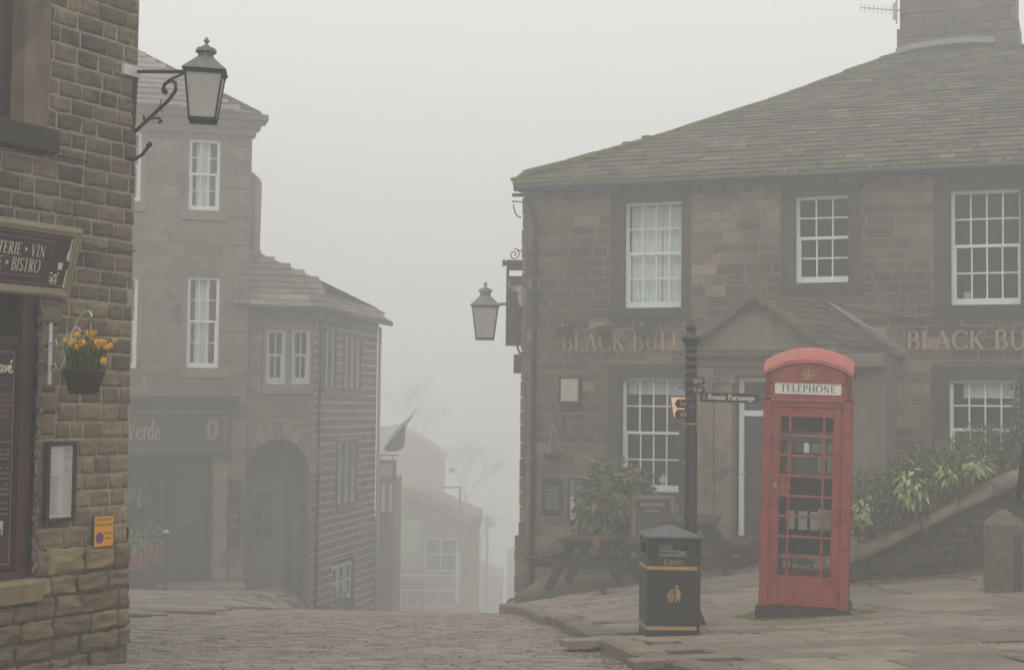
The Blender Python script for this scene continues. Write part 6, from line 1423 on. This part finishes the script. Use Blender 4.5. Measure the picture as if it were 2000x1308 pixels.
for za, zb in ((zt_ + .15, zt_ + .85), (zt_ + .95, zt_ + 1.9)): m.box(TH, sd0 + .12, sd1 - .18, -.221, -.2, za, zb)
dr = m.build('shop_door', mt['doorgreen'], th, bevel=.01)
m = MB(); q = T(362, 1019, -.2); m.box(TH, q[0] - .06, q[0] + .06, -.2, -.19, q[1] - .012, q[1] + .012); m.build('letter_slot', mt['gold'], dr)
m = MB(); m.box(TH, TS0, sd0 - .06, -.16, -.15, zt_ + .75, zf0 - .3); m.build('pane', mt['glass'], sf_)
m = MB(); m.box(TH, TS0, sd0, -1.2, -1.1, zt_, zf0); m.build('room_interior', mt['room'], sf_)
for px, py, r_ in ((273, 955, .1), (284, 945, .11), (256, 968, .09), (262, 1000, .05)):
    pass
c = seton(TH, 272, 965, -.4); m = MB(); leaves(m, blob(c.x, c.y, c.z, .28, .15, .2, 3), 90, .14, .25, None, .8)
wp_ = thing('window_plant', 'pale trailing plant inside the green shop window', 'plant', tuple(c)); m.build('foliage', mt['brightleaf'], wp_)
m = MB(); m.tube([c + Vector((0, 0, -.25)), c + Vector((.01, 0, .1))], .02, 6); m.build('stem', mt['paper'], wp_)
# doorstep
m = MB(); m.box(TH, sd0 - .1, sE + .35, -.3, .45, zt_ - .4, zt_ - .0); m.build('doorstep', mt['flag'], th, bevel=.02)
# railing with post
rl = thing('railing', 'black iron railing with a taller end post outside the green shop', 'railing', tuple(TH.p(T(322, 1165, 1.0)[0], 1.0, ZT0 + .3)))
rp_, rzb = T(322, 1168, 1.0); rzt = T(322, 1040, 1.0)[1]; m = MB()
m.box(TH, rp_ - .045, rp_ + .045, .955, 1.045, rzb - .1, rzt); m.build('post', mt['blackdull'], rl, bevel=.006)
m = MB(); c = TH.p(rp_, 1.0, rzt + .02); m.ball(c, .06, 8, sc=(1, 1, .6)); m.build('post_cap', mt['paper'], rl, True)
r2 = T(246, 1050, 1.0)[0] - .4
for z in (rzb + .18, T(280, 1048, 1.0)[1]): m = MB(); m.box(TH, r2, rp_ - .045, .985, 1.015, z - .015, z + .015); m.build('rail', mt['blackdull'], rl)
for i in range(13): s = rp_ - .12 - i * .1; m = MB(); m.tube([TH.p(s, 1.0, rzb + .05), TH.p(s, 1.0, T(280, 1036, 1.0)[1])], .01, 5); m.build('baluster', mt['blackdull'], rl)
# planters behind railing
for nm, lb, px, py, r_, n_ in (('planter', 'orange planter with green shrub behind the black railing', 300, 1060, .2, 300), ('planter', 'planter with pale flowering shrub left of the orange one', 268, 1075, .18, 260)):
    c = seton(TH, px, py, .55); pl_ = thing(nm, lb, 'planter', (c.x, c.y, c.z - .5), 'planters behind the railing'); m = MB(); m.box(Frame(c, TH.t), -.22, .22, -.18, .18, -.35, -.05); m.build('box', mt['terracotta'], pl_, bevel=.01)
    m = MB(); leaves(m, blob(c.x, c.y, c.z + .12, .24, .2, .26, px), n_, .08, .4, None, .1); m.build('foliage', mt['laurel'] if px == 300 else mt['brightleaf'], pl_)
# narrow menu board on the pier
t, pn, r, o_ = flatbox('wall_menu', 'narrow black menu board between the green shop and the arched doorway', 'menu board', (444, 468, 938, 1068), (mt['blackdull'], mt['board']), fr=TH, out=(.06, .11), frame=.03)
m = MB()
for py, t_ in ((986, 'Snacks'), (1005, 'Coffee'), (1025, 'Cakes')): put(m, sans(t_), TH, r[0] + .02, T(455, py + 4)[1], (r[1] - r[0]) * .8, .07, o_ + .003)
m.build('lettering', mt['chalk'], pn)
# ------------------------------------------------------------------ lower house
LH = Frame(TH.p(0, -.12, 0), TH.t); ls1 = LH.hit(613, 800)[0]; Lh = LH.hit
zeL = Lh(540, 603)[1]; cr = LH.p(ls1, 0, 0)
LS = Frame(cr, (.19, .98, 0)); Ls = LS.hit; S2 = Ls(737, 700)[0]
ZL0 = CZ - 7.0
lh = thing('corner_house', 'lower stone house with an arched doorway and wrapping stone roof in the mist', 'building', (cr.x, cr.y, CZ - 4.5))
r1_ = rect(LH, 519, 558, 642, 750); r2_ = rect(LH, 569, 606, 642, 750)
ax0, ax1 = Lh(478, 1000)[0], Lh(603, 1000)[0]; az = Lh(540, 925)[1]; aw = (ax1 - ax0) / 2; acx = (ax0 + ax1) / 2; arise = Lh(540, 857)[1] - az; aoo = Lh(540, 822)[1] - az
holes = [(r1_[0] - .08, r2_[1] + .14, r1_[2] - .22, r1_[3] + .22), (ax0, ax1, ZL0, az + arise * .55), (acx - aw * .72, acx + aw * .72, az + arise * .5, az + arise * .95)]
m, mo = MB(), MB()
lhc = lambda s, z, c: (.65 if c[0] > .94 else c[0] * .55, c[1], c[2])
stonewall(m, mo, LH, .02, ls1, ZL0 + 2, zeL, (.13, .2), (.25, .6), holes, gap=.014, nx=2, nz=1, bulge=.008, edge=.006, rgh=.006, mo=-.014, cfun=lhc, outj=.005)
wl = m.build('wall', mt['far'], lh); mo.build('pointing', M('pale_pointing', (.2, .185, .155), .9, .2, 9, .4, 50), wl)
zeL2 = zeL
wsec = [rect(LS, 634, 657, 648, 755), rect(LS, 672, 706, 660, 757), rect(LS, 658, 697, 868, 980)]
holes2 = [(a - .08, b + .08, c - .15, d + .12) for a, b, c, d in wsec]
lw3 = rect(LS, 650, 690, 1100, 1175); holes2.append((lw3[0] - .05, lw3[1] + .05, lw3[2] - .1, lw3[3] + .1))
m, mo = MB(), MB()
stonewall(m, mo, LS, .0, S2, ZL0, zeL2, (.16, .19), (.3, .7), holes2, gap=.026, gv=.008, nx=2, nz=1, bulge=.004, edge=.003, rgh=.003, mo=-.01, cfun=lhc, outj=.003)
ws = m.build('side_wall', mt['far'], lh); mo.build('pointing', M('white_pointing', (.42, .41, .37), .9, .2, 9, .3, 50), ws)
m = MB(); m.box(LH, -.5, ls1 - .05, -7, -6.9, ZL0, zeL); m.box(LS, S2 - .1, S2, -5, -.03, ZL0, zeL2); m.build('rear_wall', mt['far'], lh)
for r in (r1_, r2_): sash(lh, LH, r[0], r[1], r[2], r[3], -.05, 2, 1, mt['cream'], fw=.075, bw=.025, surround=(.06, .06, .22, .2, .012), sill=mt['far'], botrail=1.8)
for i, r in enumerate(wsec):
    n = 2 if i == 0 else 3; w1 = (r[1] - r[0]) / n
    for j in range(n): sash(lh, LS, r[0] + j * w1 + .05, r[0] + (j + 1) * w1 - .05, r[2], r[3], -.04, 1, 1, mt['cream'], fw=.08, surround=(.05, .05, .12, .15, .01), sill=mt['far'])
for j in range(3): w1 = (lw3[1] - lw3[0]) / 3; sash(lh, LS, lw3[0] + j * w1 + .04, lw3[0] + (j + 1) * w1 - .04, lw3[2], lw3[3], -.04, 1, 1, mt['cream'], fw=.08)
# arch voussoirs, reveal and door
m = MB(); n = 13
for i in range(n):
    a0_, a1_ = pi * i / n, pi * (i + 1) / n; g = .01; m.cur = (R() * .9 if i != 6 else 0, R(), R())
    q = lambda a, k: (acx + (aw + (.3 if k else 0)) * cos(a), az + (arise + (aoo - arise if k else 0)) * sin(a))
    m.prism(LH, [q(a0_ + g, 0), q(a0_ + g, 1), q(a1_ - g, 1), q(a1_ - g, 0)], -.3, .03)
m.build('arch', M('arch_stones', None, .9, .25, 5, .4, 30, ramp=[(.1, .088, .068), (.18, .15, .11), (.26, .215, .15)], soot=.0), lh, bevel=.008)
m = MB(); m.box(LH, ax0 - .02, acx + aw + .02, -1.1, -1.05, ZL0 + 2, az + arise); m.box(LH, ax0 - .05, ax0, -1.05, -.02, ZL0 + 2, az + .2); m.box(LH, ax1, ax1 + .05, -1.05, -.02, ZL0 + 2, az + .2); m.box(LH, ax0, ax1, -1.05, -.3, az + arise, az + arise + .05); m.build('porch_recess', mt['far'], lh)
dx0, dx1 = Lh(486, 1000, -.6)[0], Lh(546, 1000, -.6)[0]; dzt = Lh(520, 950, -.6)[1]; dzb = Lh(520, 1147, -.6)[1]
m = MB(); m.box(LH, dx0, dx1, -.66, -.6, dzb, dzt); dd = m.build('door', mt['doorgrey'], lh)
m = MB(); 
for i in range(2):
    for j in range(3):
        a_ = dx0 + .13 + i * (dx1 - dx0 - .2) / 2; w__ = (dx1 - dx0 - .34) / 2; z_ = dzb + (dzt - dzb) * (.49 + j * .16); m.box(LH, a_, a_ + w__, -.6, -.592, z_, z_ + (dzt - dzb) * .13)
m.build('pane', mt['doordark'], dd); m = MB(); m.box(LH, (dx0 + dx1) / 2 - .12, (dx0 + dx1) / 2 + .08, -.6, -.588, dzb + .78, dzb + .83); m.build('letter_slot', mt['black'], dd)
m = MB(); m.box(LH, dx0 - .12, dx0 - .002, -.7, -.57, dzb - .1, dzt + .1); m.box(LH, dx1 + .002, dx1 + .12, -.7, -.57, dzb - .5, dzt + .9); m.box(LH, dx0 - .002, dx1 + .002, -.7, -.575, dzt + .0, dzt + .1); m.box(LH, dx0 - .12, dx1 + .5, -1.0, -.9, dzb, az + arise); m.build('door_frame', mt['doorgrey'], lh)
m = MB(); m.box(LH, ax0 - .2, dx1 + .1, -1.0, .0, ZL0 + 2, dzb); m.build('doorstep', mt['far'], lh, bevel=.01)
# roofs
R1 = slope_frame(LH, .25, zeL + .05, radians(33)); p_ = [R1.hit(*q) for q in ((478, 489), (500, 491), (560, 517), (620, 545))]
m = MB(); slates(m, R1, [(-.3, 0), (-.3, p_[0][1])] + p_[1:] + [(ls1 + .2, R1.hit(627, 548)[1]), (ls1 + .25, 0)], .26, (.3, .7), .03)
R2 = slope_frame(LS, .25, zeL2 + .05, radians(33)); p2 = [R2.hit(*q) for q in ((620, 546), (680, 575), (742, 605))]
slates(m, R2, [(-.15, 0), (p2[0][0], p2[0][1]), p2[1], p2[2], (S2 + .2, .3), (S2 + .25, 0)], .22, (.3, .6), .03)
a_, b_ = R1.p(p_[1][0], 0, p_[1][1]), R2.p(p2[2][0], 0, p2[2][1]); m.poly([R1.p(-.3, 0, p_[0][1]), a_, R1.p(ls1 + .2, 0, R1.hit(627, 548)[1]), b_, LH.p(4, -7, zeL), LH.p(-.3, -7, zeL)])
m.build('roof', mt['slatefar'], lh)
m = MB(); m.tube([LH.p(.0, .3, zeL - .02), LH.p(ls1 + .05, .3, zeL - .02), LS.p(.4, .28, zeL - .02), LS.p(S2 + .1, .3, zeL - .02)], .05, 8); m.build('gutter', mt['blackdull'], lh, True)
m = MB(); m.tube([LS.p(.05, .3, zeL - .05), LS.p(.05, .1, zeL - .3), LS.p(.05, .08, ZL0)], .04, 8); m.build('downpipe', mt['blackdull'], lh, True)
m = MB(); m.tube([LS.p(S2 - .08, .08, zeL - .1), LS.p(S2 - .08, .08, ZL0)], .04, 8); m.build('downpipe', mt['cream'], lh, True)
m = MB(); c0_ = atY(481, 400, 33.2); c1_ = atY(497, 400, 33.2); zc0 = atY(490, 560, 33.2).z; zc1 = atY(490, 336, 33.2).z; CFr = Frame((0, 33.2, 0), (1, 0, 0))
m.prism(CFr, [(c0_.x - .9, zc0), (c1_.x, zc0), (c1_.x + .03, zc1 - .12), (c1_.x - .04, zc1), (c0_.x - .9, zc1)], -.8, 0); m.build('chimney', mt['far'], lh, bevel=.04)
# planter at the foot of the side wall
c = seton(LS, 655, 1178, .15); fp = thing('flower_trough', 'dark flower trough at the foot of the corner house side wall', 'planter', (c.x, c.y, c.z - .3)); m = MB(); m.box(Frame(c, LS.t), -1.0, .9, -.15, .15, -.3, .02); m.build('trough', mt['blackdull'], fp, bevel=.01)
m = MB(); leaves(m, blob(c.x, c.y, c.z + .08, .25, .9, .14, 4), 300, .1, .3); m.build('foliage', mt['laurel'], fp)
# hanging flag, round sign, square sign
W3 = lambda px, py, Y: atY(px, py, Y)
fl = thing('flag', 'drooping green and white flag on a slanted pole above the lane', 'flag', tuple(W3(742, 882, 43)))
m = MB(); m.tube([W3(740, 885, 43), W3(812, 801, 43.0)], .02, 6); m.ball(W3(812, 800, 43), .04, 6); m.build('pole', mt['whitebar'], fl)
m = MB(); P = [(808, 807), (790, 822), (775, 838), (760, 856), (750, 876)]; Q = [(797, 826), (792, 843), (789, 873), (778, 880), (755, 882)]
n = len(P); m.raw([W3(*p, 43 + .05 * (i % 2)) for i, p in enumerate(P)] + [W3(*q, 43.1 - .1 * (i % 2)) for i, q in enumerate(Q)], [(i, i + 1, n + i + 1, n + i) for i in range(1, n - 1)]); m.build('green_cloth', M('flag_green', (.07, .12, .06), .9, .2, 5, .1, 20), fl, True)
m = MB(); m.raw([W3(*p, 43 + .05 * (i % 2)) for i, p in enumerate(P[:2])] + [W3(*q, 43.1 - .1 * (i % 2)) for i, q in enumerate(Q[:2])], [(0, 1, 3, 2)]); m.build('white_cloth', mt['paper'], fl)
def hang(name, label, x0, x1, y0, y1, Y, mat, dep=.08):
    f = Frame((0, Y, 0), (1, 0, 0)); r = rect(f, x0, x1, y0, y1); t = thing(name, label, 'hanging sign', tuple(f.p(r[0], 0, r[2]))); m = MB(); m.box(f, r[0], r[1], -dep / 2, dep / 2, r[2], r[3]); m.build('board', mat, t, bevel=.01)
    m = MB(); m.tube([f.p(r[0] - .5, 0, r[3] + .12), f.p(r[1] + .05, 0, r[3] + .12)], .02, 6); m.tube([f.p(r[0] + .1, 0, r[3]), f.p(r[0] + .1, 0, r[3] + .12)], .01, 5); m.tube([f.p(r[1] - .1, 0, r[3]), f.p(r[1] - .1, 0, r[3] + .12)], .01, 5); m.build('bracket', mt['blackdull'], t); return t, f, r
t, f, r = hang('hanging_sign', 'square brown hanging sign with a pale green disc over the lane', 736, 774, 897, 941, 42, M('dull_brown_sign', (.12, .1, .07), .7, .2, 5, 0))
cx, cz, rr_ = (r[0] + r[1]) / 2 - .01, (r[2] + r[3]) / 2, (r[1] - r[0]) * .36
m = MB(); m.prism(f, [(cx + rr_ * cos(i * pi / 12), cz + rr_ * sin(i * pi / 12)) for i in range(24)], .04, .05); m.build('gold_ring', mt['gold'], t); m = MB(); m.prism(f, [(cx + rr_ * .82 * cos(i * pi / 12), cz + rr_ * .82 * sin(i * pi / 12)) for i in range(24)], .05, .055); m.build('disc', M('pale_disc', (.25, .36, .32), .7, .1, 5, 0), t)
hang('hanging_sign', 'grey arched-corner hanging sign below the round one', 718, 756, 1008, 1060, 41, M('grey_sign', (.16, .14, .13), .7, .2, 5, 0))
# ------------------------------------------------------------------ houses down the lane
def house(name, label, Y, wall_px, gable=None, mat='far', deep=6, zbot=-14):
    f = Frame((0, Y, 0), (1, 0, 0)); pts = [f.hit(*q) for q in wall_px]; zb = CZ + zbot; t = thing(name, label, 'building', tuple(f.p(pts[0][0], 0, zb)))
    poly = [(pts[0][0], zb)] + pts + [(pts[-1][0], zb)]
    m = MB(); m.prism(f, poly, -deep, 0); m.build('wall', mt[mat], t)
    return t, f
t, f = house('gabled_shop', 'misty gabled shop with a pale green panel and white window bars down the lane', 70, ((745, 942), (775, 965), (932, 1030)), zbot=-14)
a, b = f.hit(745, 930), f.hit(938, 1012); n_ = 12; m = MB()
for i in range(n_):
    u0, u1 = i / n_, (i + 1) / n_; p0 = (a[0] + (b[0] - a[0]) * u0, a[1] + (b[1] - a[1]) * u0 + .02); p1 = (a[0] + (b[0] - a[0]) * u1, a[1] + (b[1] - a[1]) * u1)
    m.prism(f, [(p0[0], p0[1] - .45), (p1[0], p1[1] - .4), (p1[0], p1[1]), (p0[0], p0[1] + .03)], -6.2, .3, (R(), 0, 0))
m.build('roof', mt['slatefar'], t)
r = rect(f, 768, 820, 1014, 1080, .02); m = MB(); m.box(f, r[0], r[1], 0, .06, r[2], r[3]); m.build('green_panel', mt['fargreen'], t)
r = rect(f, 830, 892, 1053, 1112, .0); m = MB(); m.box(f, r[0], r[1], 0, .05, r[2], r[3]); m.build('window', mt['doordark'], t)
m = MB(); 
for q in ((r[0], r[1], r[2] - .06, r[2]), (r[0], r[1], r[3], r[3] + .05), (r[0], r[0] + .05, r[2], r[3]), (r[1] - .05, r[1], r[2], r[3]), ((r[0] + r[1]) / 2 - .03, (r[0] + r[1]) / 2 + .03, r[2], r[3]), (r[0], r[1], (r[2] + r[3]) / 2 - .02, (r[2] + r[3]) / 2 + .02)): m.box(f, *q[:2], .05, .08, *q[2:])
m.build('window_frame', mt['cream'], t)
m = MB(); 
for py in (1121, 1150, 1181): q0, q1 = f.hit(757, py, .1), f.hit(892, py + 4, .1); m.box(f, q0[0], q1[0], .05, .12, (q0[1] + q1[1]) / 2 - .03, (q0[1] + q1[1]) / 2 + .03)
m.box(f, f.hit(890, 1100)[0], f.hit(898, 1100)[0], .0, .1, CZ - 9, f.hit(890, 1075)[1]); m.build('white_trim', mt['cream'], t)
t, f = house('tall_lane_house', 'tall pale house behind the gabled shop, fading into the fog', 96, ((742, 833), (772, 833), (772, 840), (862, 893)), zbot=-22)
a, b = f.hit(770, 828), f.hit(866, 888); m = MB(); m.prism(f, [(a[0], a[1] - .3), (b[0], b[1] - .3), b, a], -7, .3); m.build('roof', mt['slatefar'], t)
t, f = house('far_lane_house', 'faintest house at the bottom of the foggy lane', 115, ((925, 1110), (955, 1118), (982, 1135)), zbot=-26)
a, b = f.hit(925, 1106), f.hit(984, 1130); m = MB(); m.prism(f, [(a[0], a[1] - .3), (b[0], b[1] - .3), b, a], -7, .3); m.build('roof', mt['slatefar'], t)
t, f = house('far_corner_house', 'dim grey house edge beside the pub wall at the bottom of the lane', 125, ((990, 1080), (1040, 1080)), zbot=-28)
# teal shopfront between
f = Frame((0, 44, 0), (1, 0, 0)); r = rect(f, 722, 768, 1062, 1200); tl_ = thing('teal_shopfront', 'teal painted shopfront glimpsed beside the corner house', 'shopfront', tuple(f.p(r[0], 0, r[2])))
m = MB(); m.box(f, r[0], r[0] + .12, -.3, 0, r[2] - 2, r[3]); m.box(f, r[1] - .12, r[1], -.3, 0, r[2] - 2, r[3]); m.box(f, r[0] + .12, r[1] - .12, -.3, -.002, r[3] - .25, r[3]); m.box(f, r[0] + .12, r[1] - .12, -.2, -.15, r[2] - 2, r[3] - .25); m.build('frame', M('faded_teal', (.13, .22, .22), .7, .2, 5, 0), tl_, bevel=.01)
m = MB()
for i in range(3): m.box(f, r[0] + .16, r[1] - .16, -.15, -.13, r[3] - .9 - i * .6, r[3] - .4 - i * .6)
m.build('pane', mt['doordark'], tl_)
f = Frame((0, 43.5, 0), (1, 0, 0)); r = rect(f, 738, 770, 833, 1010); sh_ = thing('narrow_house', 'narrow pale stone house front behind the hanging signs', 'building', tuple(f.p(r[0], 0, CZ - 8))); m = MB(); m.box(f, r[0], r[1], -3, 0, CZ - 8, f.hit(750, 935)[1]); m.build('wall', mt['render'], sh_)
m = MB(); w1 = rect(f, 745, 752, 945, 1000); m.box(f, w1[0], w1[1], 0, .04, w1[2], w1[3]); w1 = rect(f, 760, 766, 945, 1000); m.box(f, w1[0], w1[1], 0, .04, w1[2], w1[3]); m.build('window', mt['cream'], sh_)
# railings at the gabled shop
f = Frame((0, 50, 0), (1, 0, 0)); rl = thing('lane_railing', 'dark iron railing in front of the gabled shop down the lane', 'railing', tuple(f.p(f.hit(760, 1200)[0], 0, f.hit(760, 1200)[1]))); m = MB(); q0, q1 = f.hit(758, 1138), f.hit(828, 1140); m.box(f, q0[0], q1[0], -.02, .02, q0[1] - .03, q0[1]); m.build('rail', mt['blackdull'], rl)
for i in range(13): m = MB(); x = q0[0] + (q1[0] - q0[0]) * i / 12; m.box(f, x - .012, x + .012, -.012, .012, q0[1] - 1.2, q0[1] - .03); m.build('baluster', mt['blackdull'], rl)
# posts in the lane
def post(name, label, cat, px, y0, y1, Y, w_, arm=None):
    a = atY(px, y0, Y); b = atY(px, y1, Y); t = thing(name, label, cat, tuple(b)); m = MB(); m.box(Frame((a.x, Y, 0), (1, 0, 0)), -w_, w_, -w_, w_, b.z - 3, a.z); m.build('post', mt['blackdull'], t, bevel=.01)
    if arm: q = atY(*arm, Y); m = MB(); m.bar(a - Vector((0, 0, .06)), q - Vector((0, 0, .06)), .08, .08); m.build('arm', mt['blackdull'], t)
post('gantry_post', 'thin post with a side arm above the gabled shop roof', 'post', 899, 949, 1040, 72, .05, (862, 949))
post('lane_lamp_post', 'dim tall post standing in the foggy lane', 'post', 952, 1004, 1200, 105, .09)
m = MB(); c = atY(953, 1018, 105); m.box(Frame(c, (1, 0, 0)), -.2, .2, -.2, .2, -.35, .25); o = m.build('head', mt['blackdull'], bpy.data.objects['lane_lamp_post'])
# far lamp bracket on the pale house
c = atY(882, 918, 95); t = thing('lane_lantern', 'faint round lantern on the corner of the tall lane house', 'wall lamp', tuple(c)); m = MB(); m.ball(c, .2, 10, sc=(1, 1, .9)); m.build('lamp_head', mt['blackdull'], t, True); m = MB(); m.tube([c + Vector((0, 0, .1)), c + Vector((-.5, 0, .2)), c + Vector((-.75, 0, .35))], .03, 6); m.build('bracket', mt['blackdull'], t)
# bare trees
def tree(name, label, px, py, Y, h, seed, lean=.1):
    random.seed(seed); b = atY(px, py, Y); t = thing(name, label, 'tree', tuple(b), 'bare trees down the lane'); tr, cr_ = MB(), MB()
    def grow(p, d, L, r_, lv):
        q = p + d * L; mid = p + d * L * .5 + Vector((U(-.05, .05), U(-.05, .05), 0)) * L; (tr if lv < 2 else cr_).tube([p, mid, q], [r_, r_ * .85, r_ * .7], 5 if lv > 1 else 7, cap=False)
        if lv >= 6: return
        for i in range(3 if lv < 4 else 3):
            dd_ = (d + Vector((U(-.75, .75), U(-.75, .75), U(-.25, .45)))).normalized(); grow(p + d * L * U(.6, 1), dd_, L * U(.62, .82), r_ * .62, lv + 1)
    grow(b, Vector((lean, 0, 1)).normalized(), h * .27, h * .008, 0); tr.build('trunk', mt['bark'], t, True); cr_.build('crown', mt['bark'], t)
tree('bare_tree', 'bare tree whose twigs fade into fog behind the gabled shop', 905, 1040, 128, 12, 11, .05)
tree('bare_tree', 'faint bare tree above the tall lane house roof', 820, 930, 135, 12, 21, 0)
tree('bare_tree', 'small bare tree beside the post in the foggy lane', 935, 1110, 115, 7, 31, .15)
random.seed(99)
# ================================================================== FOG
m = MB(); m.box(L0, -115, 115, -165, 55, CZ - 32, CZ + 11)
fogm = bpy.data.materials.new('fog'); fogm.use_nodes = True; t = fogm.node_tree; t.nodes.remove(t.nodes['Principled BSDF'])
pv = t.nodes.new('ShaderNodeVolumePrincipled'); pv.inputs['Color'].default_value = (.972, .966, .948, 1); pv.inputs['Density'].default_value = FOG_DENSITY; pv.inputs['Anisotropy'].default_value = .25
t.links.new(pv.outputs[0], t.nodes['Material Output'].inputs['Volume'])
o = m.build('haze', fogm); o['kind'] = 'stuff'; o['label'] = 'pale fog filling the whole street'
